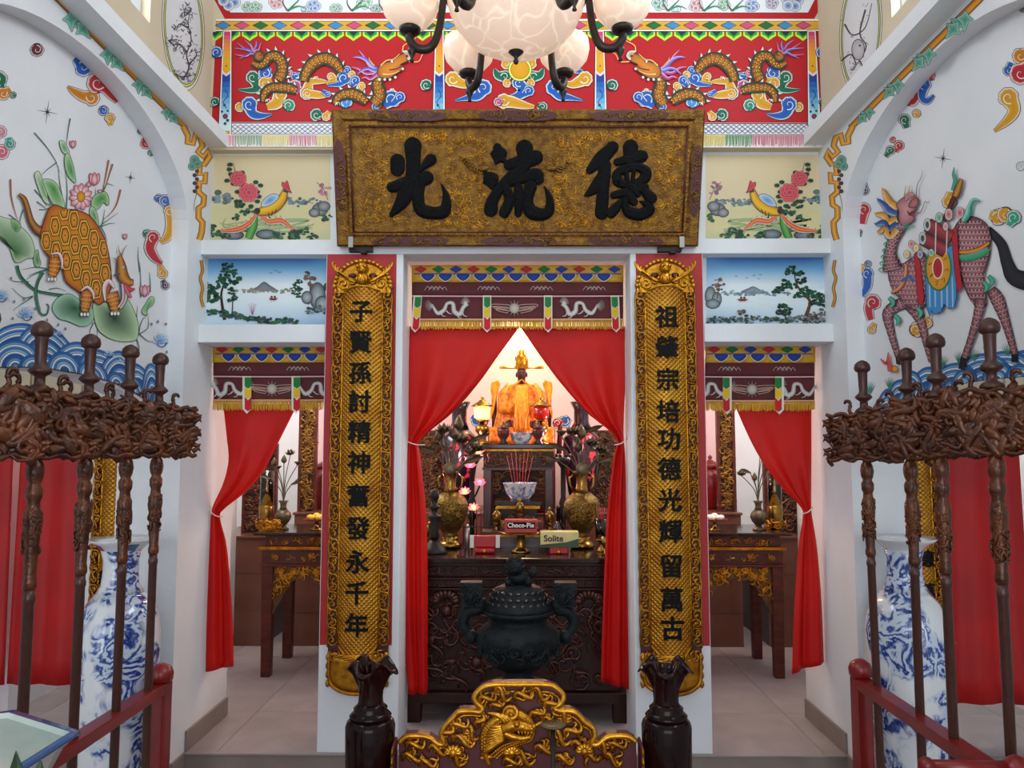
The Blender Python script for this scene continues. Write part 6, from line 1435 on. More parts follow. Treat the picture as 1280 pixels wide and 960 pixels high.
# iron railing of the shrine
o = thing('shrine_railing', 'thin dark iron railing behind the offerings on the altar', 'railing', (UY(650, 660, 5.11).x, 5.11, ZT))
for x in [i * .028 for i in range(-13, 14)]:
    if abs(x) > .16: MB().tube([(x, 0, 0), (x, 0, .22)], .003, 5).build('baluster', 'iron', o)
for s in (-1, 1): MB().box((s * .27 - .11, -.004, .10), (s * .27 + .11, .004, .108)).build('rail', 'iron', o)

# ---- stepped shrine behind the table
def tier(label, x0, x1, y0, y1, z0, z1, seed):
    o = thing('shrine_step', label, 'altar step', ((x0 + x1) / 2, y0, z0)); w = (x1 - x0) / 2; d = y1 - y0; h = z1 - z0
    MB().box((-w, 0, h - .03), (w, d, h)).build('top', 'altar_top', o, bevel=.004); MB().box((-w + .03, .02, 0), (w - .03, d, h - .03)).build('body', 'altar_dark', o); MB().box((-w + .01, .008, h - .05), (w - .01, d - .01, h - .03)).build('moulding', 'gold', o)
    mb = MB(); carve(mb, lambda a, b, q: V((a, .018 - q, b)), -w + .05, w - .05, .02, h - .06, int(w * h * 500) + 14, seed, .02, .04, .007); mb.build('carving', 'bronze_gold', o, kind='stuff')
    return o
tier('dark carved shrine step behind the altar railing', -.165, .145, 5.25, 5.6, ZR, 1.36, 21)
o = thing('shrine_table', 'tall dark carved table with lanterns below the deity', 'altar', (-.01, 5.645, ZR)); hT = 1.74 - ZR
MB().box((-.27, 0, hT - .03), (.27, .375, hT)).build('table_top', 'altar_top', o, bevel=.004); fr = MB().box((-.25, .015, hT - .17), (.25, .36, hT - .03)).build('frieze', 'altar_dark', o); MB().box((-.262, .006, hT - .05), (.262, .37, hT - .035)).build('moulding', 'gold', o); MB().box((-.258, .008, hT - .185), (.258, .368, hT - .168)).build('lower_moulding', 'altar_wood', o)
mb = MB(); carve(mb, lambda a, b, q: V((a, .012 - q, b)), -.24, .24, hT - .16, hT - .055, 34, 22, .02, .035, .006); mb.build('carving', 'bronze_gold', fr, kind='stuff')
for x in (-.25, .19):
    for y in (.015, .3): MB().box((x, y, 0), (x + .06, y + .06, hT - .17)).build('leg', 'dark_lacquer', o, bevel=.006)
for x in (-.17, .17): mb = MB(); carve(mb, lambda a, b, q: V((a, .04 - q, b)), x - .045, x + .045, hT - .36, hT - .19, 12, 23, .025, .04, .008); mb.build('corner_bracket', 'bronze_gold', o, kind='stuff')
def bowl(label, px, D, z, r, mname='porcelain'):
    p = UY(px, 600, D); o = thing('incense_bowl', label, 'bowl', (p.x, D, z))
    MB().lathe([(r * .55, 0), (r * .6, .012), (r * .85, r * .4), (r, r * .95), (r * 1.04, r), (r * .96, r), (r * .8, r * .5), (.001, r * .42)], 24).build('bowl', BLUEWHITE, o)
    for k in range(7): MB().tube([(.02 * (k - 3) * .6, 0, r * .5), (.03 * (k - 3), .01 * (k % 3), r * 2.6 + .02 * (k % 3))], .0022, 5).build('incense_stick', 'candle_red', o)
def bluewhite(name, scale, seed, thr=.5):
    m = mat(name, '#e6eaec', .1, coat=.5); nt = m.node_tree; b = nt.nodes['Principled BSDF']; tc = nt.nodes.new('ShaderNodeTexCoord')
    mp = nt.nodes.new('ShaderNodeMapping'); mp.inputs['Location'].default_value = (seed, seed * .7, seed * .3); nt.links.new(tc.outputs['Object'], mp.inputs['Vector'])
    n1 = nt.nodes.new('ShaderNodeTexNoise'); n1.inputs['Scale'].default_value = scale * 1.7; n1.inputs['Detail'].default_value = 5; n1.inputs['Distortion'].default_value = .4; nt.links.new(mp.outputs['Vector'], n1.inputs['Vector'])
    # ridged contour strokes inside the painted patches
    w = nt.nodes.new('ShaderNodeMath'); w.operation = 'MULTIPLY'; w.inputs[1].default_value = 52.0; nt.links.new(n1.outputs['Fac'], w.inputs[0])
    sn = nt.nodes.new('ShaderNodeMath'); sn.operation = 'SINE'; nt.links.new(w.outputs[0], sn.inputs[0])
    rp = nt.nodes.new('ShaderNodeValToRGB'); rp.color_ramp.elements[0].position = .0; rp.color_ramp.elements[0].color = (*hexc('#1c2f78'), 1); rp.color_ramp.elements[1].position = .75; rp.color_ramp.elements[1].color = (*hexc('#c8d4e4'), 1)
    e = rp.color_ramp.elements.new(.3); e.color = (*hexc('#5a78b8'), 1)
    ad = nt.nodes.new('ShaderNodeMath'); ad.operation = 'MULTIPLY_ADD'; ad.inputs[1].default_value = .5; ad.inputs[2].default_value = .5; nt.links.new(sn.outputs[0], ad.inputs[0]); nt.links.new(ad.outputs[0], rp.inputs['Fac'])
    n2 = nt.nodes.new('ShaderNodeTexNoise'); n2.inputs['Scale'].default_value = scale * .9; n2.inputs['Detail'].default_value = 2; nt.links.new(mp.outputs['Vector'], n2.inputs['Vector'])
    mk = nt.nodes.new('ShaderNodeValToRGB'); mk.color_ramp.elements[0].position = thr - .03; mk.color_ramp.elements[1].position = thr + .03; nt.links.new(n2.outputs['Fac'], mk.inputs['Fac'])
    mix = nt.nodes.new('ShaderNodeMix'); mix.data_type = 'RGBA'; nt.links.new(mk.outputs['Color'], mix.inputs['Factor']); mix.inputs[6].default_value = (*hexc('#e2e7ea'), 1); nt.links.new(rp.outputs['Color'], mix.inputs[7])
    nt.links.new(mix.outputs[2], b.inputs['Base Color']); return m
BLUEWHITE = bluewhite('blue_white_small', 26, 3.0, .47); VASE_A = bluewhite('blue_white_vase_a', 5.0, 1.3, .47); VASE_B = bluewhite('blue_white_vase_b', 5.0, 6.1, .45)
bowl('blue and white incense bowl on the lower shrine step', 650, 5.42, 1.36, .115); bowl('small blue and white incense bowl on the upper shrine step', 652, 5.75, 1.74, .085)
def lantern(label, px, glowm):
    D = 5.9; p = UY(px, 560, D); o = thing('altar_lantern', label, 'lantern', (p.x, D - .06, 1.74))
    MB().lathe([(.06, 0), (.062, .01), (.03, .03), (.015, .05), (.03, .075), (.05, .1), (.05, .13), (.02, .15), (.012, .17)], 20).build('stem', 'brass', o); MB().lathe([(.05, .17), (.055, .18), (.03, .185)], 20).build('collar', 'brass', o)
    MB().lathe([(.035, .185), (.058, .2), (.06, .27), (.045, .285)], 20).build('lamp_glass', glowm, o); MB().lathe([(.085, .283), (.07, .295), (.03, .32), (.015, .335), (.018, .345), (.001, .36)], 20).build('cap', 'brass', o)
lantern('lit glass altar lantern left of the deity', 603, 'warm_glow'); lantern('red glass altar lantern right of the deity', 676, 'red_glass')
for lab, px in (('dark lidded urn left of the upper incense bowl', 629), ('dark lidded urn right of the upper incense bowl', 673)):
    p = UY(px, 540, 5.72); ware('lidded_urn', lab, 'urn', p.x, 5.72, 1.74, [('urn', [(.03, 0), (.034, .008), (.018, .03), (.04, .06), (.046, .1), (.04, .115)], 'dark_lacquer'), ('lid', [(.043, .115), (.04, .125), (.012, .14), (.008, .15), (.012, .16), (.001, .17)], 'dark_lacquer')])
# lotus lamps, tall iron lamp stands, dark flower vases
for lab, px, lamps in (('tall black stand with glowing lotus lamps left of the shrine', 590, ((598, 567, 'wick_glow'), (588, 584, 'pink_glow'), (600, 606, 'pink_glow'), (581, 617, 'wick_glow'), (592, 637, 'wick_glow'))), ('tall black lamp stand right of the shrine', 704, ())):
    p = UY(px, 600, 5.56); o = thing('lamp_stand', lab, 'lamp stand', (p.x, 5.56, ZR)); MB().lathe([(.07, 0), (.07, .02), (.03, .06), (.018, .1), (.018, 1.0), (.035, 1.02), (.02, 1.05), (.03, 1.12), (.018, 1.16), (.018, 1.36), (.03, 1.38), (.05, 1.41), (.05, 1.43), (.02, 1.44)], 16).build('column', 'iron', o)
    for k in range(6): a = k * pi / 3; MB().ball((cos(a) * .045, sin(a) * .045, 1.45), .014, 6, 4).build('prong', 'iron', o)
    for lx, ly, m in lamps:
        q = UY(lx, ly, 5.44) - V((p.x, 5.56, ZR)); MB().tube(crom([(0, 0, q.z - .10), (q.x * .5, q.y * .5, q.z - .07), tuple(q)], 4), .007, 6).build('branch', 'iron', o)
        mb = MB(); petal_flower(mb, q, .052, Matrix.Rotation(.6, 3, 'X'), 8, .9); fl_ = mb.build('lotus_shade', 'pink_petal', o); MB().ball(q + V((0, -.02, .018)), .016, 8, 6).build('bulb', m, fl_)
fm = mat('floral_black', '#140d18', .2, col2='#a8303a', scale=12, thr=(.56, .62), coat=.3)
for lab, px in (('black porcelain vase with red flowers behind the left brass vase', 574), ('black porcelain vase with red flowers behind the right brass vase', 727)):
    p = UY(px, 560, 6.25); ware('floral_vase', lab, 'vase', p.x, 6.25, 1.22, [('body', [(.07, 0), (.075, .02), (.11, .15), (.14, .35), (.15, .5), (.14, .58), (.08, .64)], fm), ('neck', [(.08, .64), (.06, .7), (.06, .8), (.09, .86), (.085, .86), (.05, .8)], fm)])

# ---- deity
D = 6.2; bp_ = UY(652, 536, D); hz_ = .00633
thr = thing('throne', 'dark lacquered throne under the golden robed deity', 'throne', (bp_.x, D - .12, 1.22)); zt_ = bp_.z - 1.22
MB().box((-.26, 0, 0), (.26, .4, zt_)).build('seat_block', 'altar_dark', thr, bevel=.01); mb = MB(); carve(mb, lambda a, b, h: V((a, -.004 - h, b)), -.25, .25, .02, zt_ - .14, 40, 31, .03, .05, .008); mb.build('seat_carving', 'bronze_gold', thr, kind='stuff')
MB().grid(lambda u, v: V(((u - .5) * .50, -.02 - .012 * sin(u * 26), zt_ + .01 - .13 * v)), 30, 4).build('embroidered_apron', 'robe_gold', thr, thick=.006)
for s in (-1, 1): MB().tube([(s * .29, .05, zt_ - .2), (s * .30, .02, zt_ + .02), (s * .33, -.02, zt_ + .06)], [.02, .018, .012], 8).build('arm', 'dark_lacquer', thr); MB().tube([(s * .215, .18, zt_), (s * .22, .2, zt_ + .34)], .022, 8).build('back_post', 'dark_lacquer', thr)
# body as one skinned figure
st_ = thing('deity_statue', 'enthroned deity statue with dark face, tall gilt crown and golden orange robe', 'statue', (bp_.x, D, bp_.z)); st_.scale = (.82, .9, .97)
me = bpy.data.meshes.new('body'); vv = [(0, .05, .02), (0, .04, .14), (0, .03, .26), (0, .02, .33), (0, .0, .37), (0, -.01, .43), (-.10, .02, .31), (-.15, -.02, .2), (-.08, -.10, .13), (.10, .02, .31), (.15, -.02, .2), (.08, -.10, .13), (-.12, -.10, .03), (.12, -.10, .03), (-.12, -.14, -.02), (.12, -.14, -.02)]
me.from_pydata(vv, [(0, 1), (1, 2), (2, 3), (3, 4), (4, 5), (3, 6), (6, 7), (7, 8), (3, 9), (9, 10), (10, 11), (0, 12), (0, 13), (12, 14), (13, 15)], []); bo = bpy.data.objects.new('body', me); COL.objects.link(bo); bo.parent = st_
sk = bo.modifiers.new('skin', 'SKIN')
for v, r in zip(me.skin_vertices[0].data, (.13, .12, .12, .08, .035, .05, .06, .045, .03, .06, .045, .03, .07, .07, .05, .05)): v.radius = (r, r * .9)
me.skin_vertices[0].data[0].use_root = True; bo.modifiers.new('sub', 'SUBSURF').levels = 2; bo.modifiers['sub'].render_levels = 2; me.materials.append(M['skin_dark'])
# head with face
mb = MB(); mb.ball((0, -.02, .445), (.047, .055, .062), 16, 10); mb.ball((0, -.072, .438), (.008, .012, .014), 8, 5); mb.ball((0, -.066, .417), (.016, .008, .005), 8, 5)
for s in (-1, 1): mb.ball((s * .05, -.01, .44), (.008, .014, .022), 8, 5)
hd = mb.build('head', 'skin_dark', st_)
for s in (-1, 1): MB().ball((s * .019, -.067, .452), (.008, .006, .005), 8, 5).build('eye', 'ink', hd)
# robe: skirted grid with folds
def robe(u, v):
    a = -pi * .98 + u * 2 * pi * .98; z = .36 - .38 * v; r = (.10 + .10 * min(1, v * 2.2) + .05 * v * v) * (1 + .045 * sin(a * 9 + v * 3)); return V((sin(a) * r * 1.05, -cos(a) * r * .72 + .02, z - .02 * sin(a * 9) * v))
MB().grid(robe, 60, 18).build('robe', 'robe_gold', st_, thick=.006)
for s in (-1, 1):
    MB().tube([(s * .10, 0, .33), (s * .17, -.03, .26), (s * .18, -.10, .17), (s * .07, -.17, .15)], [.06, .065, .06, .05], 10).build('sleeve', 'robe_gold', st_)
    MB().grid(lambda u, v: V((s * (.215 + .075 * u + .01 * sin(v * 9)), .0 + .02 * sin(u * 9), .40 - .02 * u - (.06 + .32 * u * (1 - .25 * u)) * v)), 8, 12).build('shoulder_pennant', 'robe_yellow', st_, thick=.004)
MB().grid(lambda u, v: V(((u - .5) * (.10 + .05 * v), -.165 - .05 * sin(pi * v * .8) - .006 * sin(u * 20), .34 - .36 * v)), 12, 12).build('front_sash', 'robe_yellow', st_, thick=.004)
for s in (-1, 1): MB().grid(lambda u, v: V((s * (.012 + .09 * v + .03 * (u - .5)), -.07 - .03 * v - .02 * sin(pi * v), .385 - .05 * v - .03 * (u - .5))), 4, 8).build('collar', 'robe_yellow', st_, thick=.004)
cr = MB(); cr.lathe([(.054, .485), (.058, .49), (.056, .54), (.05, .58), (.044, .60), (.03, .61), (.026, .63), (.012, .645), (.001, .65)], 20, (0, -.015, 0)); crown = cr.build('crown', 'gold_bright', st_)
mb = MB(); carve(mb, lambda a, b, h: V((sin(a / .055) * (.056 + h), -.015 - cos(a / .055) * (.056 + h), b)), -.09, .09, .49, .6, 30, 41, .01, .018, .0035); mb.build('crown_filigree', 'gold_bright', crown, kind='stuff')
for k in range(5): mb = MB(); mb.tube([(.02 * (k - 2), -.02, .61), (.026 * (k - 2), -.02, .65 - .008 * abs(k - 2))], [.005, .002], 6); mb.build('crown_spike', 'gold_bright', crown)
for s in (-1, 1): mb = MB(); mb.tube([(s * .05, .0, .495), (s * .12, .0, .497), (s * .16, .0, .503), (s * .215, .0, .50)], [.004, .006, .014, .008], 8, flat=(V((0, 1, 0)), .4)); mb.build('crown_wing', 'gold_bright', crown)

def pl(name, loc, col, power, r=.05):
    d = bpy.data.lights.new(name, 'POINT'); d.energy = power; d.color = col; d.shadow_soft_size = r; o = bpy.data.objects.new(name, d); COL.objects.link(o); o.location = loc
pl('deity_lamp_light', (0.0, 5.85, 2.88), (1.0, .78, .42), 20, .08)
pl('alcove_wall_light', (0.0, 6.62, 2.8), (1.0, .80, .34), 13, .06)
pl('lantern_light', (UY(603, 527, 5.7).x, 5.62, 1.98), (1.0, .62, .25), 2.0, .04)
pl('lotus_lamp_light', (-.40, 5.7, 1.62), (1.0, .42, .50), 15.0, .05)
pl('pink_fill_light_right', (.46, 5.85, 1.75), (1.0, .40, .46), 15.0, .05)  # added pink fill for the alcove; no lotus lamps on this side
# ------------------------------------------------------------ side altar tables
def side_table(label, xa, xb, Y0, mir):
    """xa: outer front leg x, xb: inner end; front plane Y0"""
    sg = 1 if xb > xa else -1; zt = UY(330, 665, Y0).z
    z = lambda y: UY(330, y, Y0).z
    o = thing('side_altar_table', label, 'altar', (xa, Y0, ZR)); L = abs(xb - xa); dp = .55
    def bx(name, u0, u1, d0, d1, z0, z1, m, bev=.003, parent=None):
        return MB().box((min(xa + sg * u0, xa + sg * u1), Y0 + d0, z0), (max(xa + sg * u0, xa + sg * u1), Y0 + d1, z1)).build(name, m, parent or o, True, bevel=bev)
    bx('table_top', -.05, L + .05, -.04, dp + .04, z(669), zt, 'altar_top', .006); fr = bx('upper_frieze', .015, L, .01, dp, z(683), z(669), 'altar_wood'); bx('gilt_moulding', -.02, L + .02, -.02, dp + .02, z(687), z(683), 'gold'); f2 = bx('lower_frieze', 0, L, 0, dp, z(705), z(687), 'altar_wood'); bx('lower_moulding', -.008, L, -.01, dp, z(708), z(705), 'altar_wood')
    k = 0; u = .05
    while u < L - .1:                                         # framed openings of the lower frieze
        w = .07 if k % 2 == 0 else .25
        rail = bx('frieze_panel', u, min(u + w, L - .03), -.004, .004, z(702), z(690), 'dark_lacquer', .002); mb = MB()
        carve(mb, lambda a, b, h: V((a, Y0 - .006 - h, b)), min(xa + sg * (u + .012), xa + sg * (u + w - .012)), max(xa + sg * (u + .012), xa + sg * (u + w - .012)), z(701), z(691), 4 if w < .1 else 12, k + 50, .012, .02, .004); mb.build('panel_carving', 'gold', rail, True, kind='stuff'); u += w + .03; k += 1
    mb = MB(); carve(mb, lambda a, b, h: V((a, Y0 + .008 - h, b)), min(xa + sg * .05, xb), max(xa + sg * .05, xb), z(682), z(671), 40, 61, .014, .024, .005); mb.build('frieze_carving', 'gold', fr, True, kind='stuff')
    for u0, d0 in ((0, 0), (L - .075, 0), (0, dp - .075), (L - .075, dp - .075)):
        a = xa + sg * (u0 + .0375); y = Y0 + d0 + .0375; h0 = z(700); mb = MB(); vs = []
        for zz, w in ((ZR, .032), (h0, .0375)): vs += [(a - w, y - w, zz), (a + w, y - w, zz), (a + w, y + w, zz), (a - w, y + w, zz)]
        mb.add(vs, [(3, 2, 1, 0), (4, 5, 6, 7), (0, 1, 5, 4), (1, 2, 6, 5), (2, 3, 7, 6), (3, 0, 4, 7)]); mb.build('leg', 'altar_wood', o, True, bevel=.006)
    # gilt openwork apron: deeper at the corner and the middle
    def low(u):
        t = u / L; return z(708) - (.05 + .14 * math.exp(-((t - .5) / .16) ** 2) + .30 * math.exp(-(t / .13) ** 2) + .30 * math.exp(-((1 - t) / .13) ** 2))
    pts = [(xa + sg * (.03 + (L - .06) * i / 40), Y0 + .03, low(L * i / 40)) for i in range(41)]
    ap = MB().prism(pts + [(xa + sg * (L - .03), Y0 + .03, z(708)), (xa + sg * .03, Y0 + .03, z(708))], (0, -.012, 0)).build('apron', 'bronze_gold', o, True)
    mb = MB(); rnd = random.Random(7)
    for i in range(110):
        u = rnd.uniform(.05, L - .05); h = z(708) - low(u); b = z(708) - rnd.uniform(.01, max(.012, h - .005)); (scroll if i % 2 else scurve)(*((mb, lambda a, c, q: V((a, Y0 + .012 - q, c)), xa + sg * u, b, rnd.uniform(.02, .035), rnd.uniform(0, 6), 1.2, rnd.choice((-1, 1)), .007) if i % 2 else (mb, lambda a, c, q: V((a, Y0 + .012 - q, c)), xa + sg * u, b, rnd.uniform(.05, .08), rnd.uniform(0, 3), .008)))
    mb.build('apron_carving', 'gold', ap, True, kind='stuff')
    return o, zt
YS = 5.27
lt, zl = side_table('carved wooden side altar table in the left side doorway', UY(318, 838, YS).x + .03, -.66, YS, False)
rt, zr_ = side_table('carved wooden side altar table in the right side doorway', UY(987, 842, YS).x - .02, .66, YS, True)
def at(px, D): return UY(px, 640, D).x
def bronze_flower_vase(label, blabel, px, D, z, stems):
    x = at(px, D); ware('bronze_vase', label, 'vase', x, D, z, [('foot', [(.04, 0), (.042, .008), (.024, .02), (.02, .03)], 'old_bronze'), ('body', [(.02, .03), (.045, .06), (.056, .09), (.05, .115), (.026, .14)], 'old_bronze'), ('neck', [(.026, .14), (.02, .155), (.022, .18), (.036, .198), (.034, .198), (.018, .175)], 'old_bronze')])
    metal_lotus('lotus_bouquet', blabel, 'bouquet', (x, D, z + .19), stems, 'old_bronze', 1.0)
bronze_flower_vase('small bronze vase on the left side altar', 'bronze lotus stems in the small vase on the left side altar', 354, 5.42, zl, [(-.04, 0, .22, 's'), (.04, 0, .32, 'f'), (.0, -.01, .26, 'b'), (.09, 0, .25, 's'), (.11, 0, .17, 'l'), (-.09, 0, .16, 'l'), (.05, .02, .12, 'l'), (-.07, .0, .24, 'b')])
bronze_flower_vase('small bronze vase on the right side altar', 'bronze lotus stems in the small vase on the right side altar', 948, 5.42, zr_, [(-.11, 0, .18, 'f'), (-.05, 0, .2, 'l'), (.02, 0, .3, 'l'), (.05, 0, .24, 'l'), (.04, 0, .34, 's'), (.09, 0, .22, 'b'), (-.02, 0, .14, 'b')])
def candle_lamp(label, px, D, z, body):
    x = at(px, D); o = thing('candle_lamp', label, 'lamp', (x, D, z))
    MB().lathe([(.055, 0), (.058, .02), (.04, .035), (.045, .06), (.05, .1), (.05, .15), (.045, .16)], 20).build('brass_base', 'brass', o); MB().lathe([(.042, .16), (.042, .32), (.001, .322)], 20).build('candle_sleeve', body, o)
    MB().lathe([(.046, .155), (.046, .40), (.044, .40), (.044, .157)], 20).build('glass_chimney', 'glass', o); mb = MB(); carve(mb, lambda a, b, h: V((sin(a / .06) * (.06 + h), -cos(a / .06) * (.06 + h), b)), -.1, .1, .0, .06, 16, int(px), .018, .03, .006); mb.build('filigree_foot', 'gold', o, kind='stuff')
bodyY = mat('yellow_print', '#d8a826', .5, col2='#c23a1c', scale=30, thr=(.55, .62))
candle_lamp('yellow printed candle in a glass on the left side altar', 333, 5.50, zl, bodyY); candle_lamp('brass candle lamp with a glass chimney on the right side altar', 969, 5.52, zr_, bodyY)
x = at(340, 5.34)
o = thing('gilt_ornament', 'small gilt openwork ornament at the front of the left side altar', 'ornament', (x, 5.33, zl)); mb = MB(); carve(mb, lambda a, b, h: V((a, -h, b)), -.07, .07, .004, .07, 22, 71, .02, .03, .008); mb.build('scrollwork', 'gold', o, kind='stuff'); MB().box((-.075, -.012, 0), (.075, .02, .008)).build('base', 'gold', o)
for lab, px, z, col in (('footed plate with yellow flowers on the left side altar', 396, zl, 'flower_yellow'), ('footed plate with pale cakes on the right side altar', 893, zr_, 'paper_white')):
    o = ware('offering_plate', lab, 'plate', at(px, 5.4), 5.4, z, [('foot', [(.04, 0), (.042, .006), (.014, .02), (.012, .055), (.03, .062)], 'brass'), ('plate', [(.03, .062), (.085, .07), (.088, .078), (.03, .068), (.001, .068)], 'red_lacquer')])
    for k in range(7): a = k * 2 * pi / 6; r = 0 if k == 6 else .045; MB().ball((cos(a) * r, sin(a) * r, .088 + (.012 if k == 6 else 0)), (.024, .024, .018), 9, 6).build('flower' if col == 'flower_yellow' else 'cake', col, o)
ware('ceramic_jar', 'large red brown ceramic jar seen beside the right pillar', 'jar', at(889, 6.5), 6.5, 1.22, [('body', [(.08, 0), (.09, .02), (.13, .16), (.14, .25), (.11, .33)], 'red_lacquer'), ('lid', [(.11, .33), (.12, .34), (.05, .38), (.012, .4), (.02, .42), (.001, .44)], 'red_lacquer')])
ware('ceramic_jar', 'large red brown ceramic jar seen beside the left pillar', 'jar', at(408, 6.5), 6.5, 1.22, [('body', [(.08, 0), (.09, .02), (.13, .16), (.14, .25), (.11, .33)], 'red_lacquer'), ('lid', [(.11, .33), (.12, .34), (.05, .38), (.012, .4), (.02, .42), (.001, .44)], 'red_lacquer')])
# ------------------------------------------------------------ ceremonial staffs in red racks
def staff(label, X, Y, sg, seed, top=2.118, lean=0.0, group=None):
    """sg: +1 when the carved face looks towards +x"""
    o = thing('ceremonial_staff', label, 'staff', (X, Y, 0.02), rz=-sg * R(48))
    k = top / 2.118
    def T(prof): return [(r, z * k - .02) for r, z in prof]
    def lm(name, prof, m, n=14):
        mb = MB().lathe(T(prof), n)
        for v in mb.v: v.x += lean * (v.z / 2.0 - .8)
        return mb.build(name, m, o)
    lm('shaft', [(.014, .02), (.0165, .05), (.0165, 1.22), (.019, 1.225), (.019, 1.24), (.0165, 1.245), (.0165, 1.26)], 'pole_brown')
    lm('turned_collar', [(.0165, 1.26), (.021, 1.27), (.021, 1.285), (.018, 1.30), (.022, 1.40), (.027, 1.47), (.027, 1.50), (.021, 1.515), (.019, 1.535), (.025, 1.55), (.026, 1.575), (.018, 1.59), (.024, 1.605), (.028, 1.63), (.024, 1.655), (.016, 1.67), (.015, 1.89)], 'carved_brown', 16)
    mb = MB(); fnc = lambda a, b, h: V((cos(a) * (.024 + h), sin(a) * (.024 + h), b)); rnd = random.Random(seed)
    for i in range(22): a = rnd.uniform(0, 6.28); scurve(mb, lambda p, q, h: V((cos(p / .025) * (.025 + h), sin(p / .025) * (.025 + h), q)), a * .025, rnd.uniform(1.33, 1.48) * k, .05, rnd.uniform(0, 3), .005)
    mb.build('collar_carving', 'carved_brown', o, kind='stuff')
    lm('grip', [(.036, 1.885), (.038, 1.892), (.03, 1.902), (.017, 1.91), (.016, 1.935), (.03, 1.945), (.036, 1.952), (.030, 1.962), (.019, 1.972), (.017, 1.98), (.020, 2.06), (.022, 2.066)], 'pole_brown', 16)
    lm('pommel', [(.02, 2.062), (.031, 2.07), (.034, 2.082), (.031, 2.098), (.020, 2.110), (.006, 2.117), (.001, 2.118)], 'pole_brown', 16)
    for s in (-1, 1):                                           # small curling finials beside the grip
        mb = MB(); mb.tube([V((lean * .15, s * a, b * k - .02)) for a, b in crom([(.045, 1.872), (.062, 1.895), (.056, 1.918), (.062, 1.936), (.076, 1.938), (.082, 1.926)], 3)], [.009, .008, .006, .009, .008, .004], 7); mb.ball((lean * .15, s * .058, 1.915 * k - .02), (.008, .010, .008), 7, 5); mb.build('curled_finial', 'carved_brown', o)
    # carved openwork head
    hd = MB(); n = 26; rnd = random.Random(seed * 3 + 1); hw = .158; z0, z1 = 1.672 * k - .02, 1.882 * k - .02
    edge = []
    for i in range(n): t = i / (n - 1); edge.append((-hw + 2 * hw * t, z1 - .012 + .008 * sin(t * 19 + seed)))
    for i in range(8): t = i / 7; edge.append((hw - .012 * (i % 2), z1 - .02 - (z1 - z0 - .04) * t))
    for i in range(n): t = 1 - i / (n - 1); edge.append((-hw + 2 * hw * t, z0 + .018 + .014 * sin(t * 13 + seed * 2)))
    for i in range(8): t = i / 7; edge.append((-hw + .012 * (i % 2), z0 + .02 + (z1 - z0 - .04) * t))
    hd.prism([V((-sg * .012 + lean * .08, a * .93, b)) for a, b in edge], (sg * .022, 0, 0)); core = hd.build('carved_head', 'carved_brown', o)
    mb = MB(); f_ = lambda a, b, h: V((sg * (.016 + h) + lean * .08, a, b))
    carve(mb, f_, -hw, hw, z0 + .005, z1, 26, seed, .02, .042, .0095, .0, 0)
    for i in range(78):                                          # broad leaves, scales and bodies of the carved beasts
        rt = Matrix.Rotation(rnd.uniform(-1.5, 1.5), 3, 'X'); L_ = rnd.uniform(.022, .05); mb.ball(f_(rnd.uniform(-hw + .02, hw - .02), rnd.uniform(z0 + .02, z1 - .02), rnd.uniform(-.004, .01)), (rnd.uniform(.009, .014), L_, L_ * rnd.uniform(.28, .5)), 8, 5, rt)
    for i in range(6): scurve(mb, f_, rnd.uniform(-hw + .04, hw - .04), rnd.uniform(z0 + .04, z1 - .04), rnd.uniform(.09, .15), rnd.uniform(0, 3.1), .016, .004, 7, 10, .22)
    for i in range(3): c = (rnd.uniform(-.09, .09), rnd.uniform(z0 + .06, z1 - .05)); mb.ball(f_(c[0], c[1], .004), (.014, .05, .026), 9, 6, Matrix.Rotation(rnd.uniform(-.7, .7), 3, 'X'))
    for b in (z0 + .008, z1 - .004): mb.tube([f_(-hw + 2 * hw * i / 20, b + .007 * sin(i * 1.3 + seed), .004) for i in range(21)], [.008 + .003 * (i % 2) for i in range(21)], 6)
    for e in (-1, 1):
        for i in range(6): mb.tube([f_(e * hw * .9, z0 + .02 + i * .032, 0), f_(e * (hw + .008), z0 + .025 + i * .032 + .012 * (-1) ** i, .005), f_(e * (hw + .018), z0 + .022 + i * .032, .0)], [.012, .010, .003], 6)
    # far face as well
    carve(mb, lambda a, b, h: V((-sg * (.012 + h) + lean * .08, a, b)), -hw, hw, z0 + .005, z1, 24, seed + 5, .03, .05, .012, .0, 0)
    mb.build('head_carving', 'carved_brown', core, kind='stuff')
    return o
XS = -1.545
staff('carved staff nearest the camera in the left rack', XS, 2.24, 1, 1); staff('second nearest carved staff in the left rack', XS, 2.50, 1, 2); staff('middle carved staff in the left rack', XS, 2.79, 1, 3); staff('second farthest carved staff in the left rack', XS, 3.08, 1, 4); staff('farthest carved staff in the left rack by the porcelain vase', XS, 3.34, 1, 5)
XT = 1.50
staff('farthest leaning carved staff in the right rack by the porcelain vase', XT, 3.42, -1, 6, 2.09, -.05); staff('second farthest carved staff in the right rack', XT + .03, 3.10, -1, 7, 2.105, .02); staff('second nearest carved staff in the right rack', XT, 2.82, -1, 8, 2.12, -.01); staff('nearest carved staff in the right rack', XT + .045, 2.57, -1, 9, 2.135)
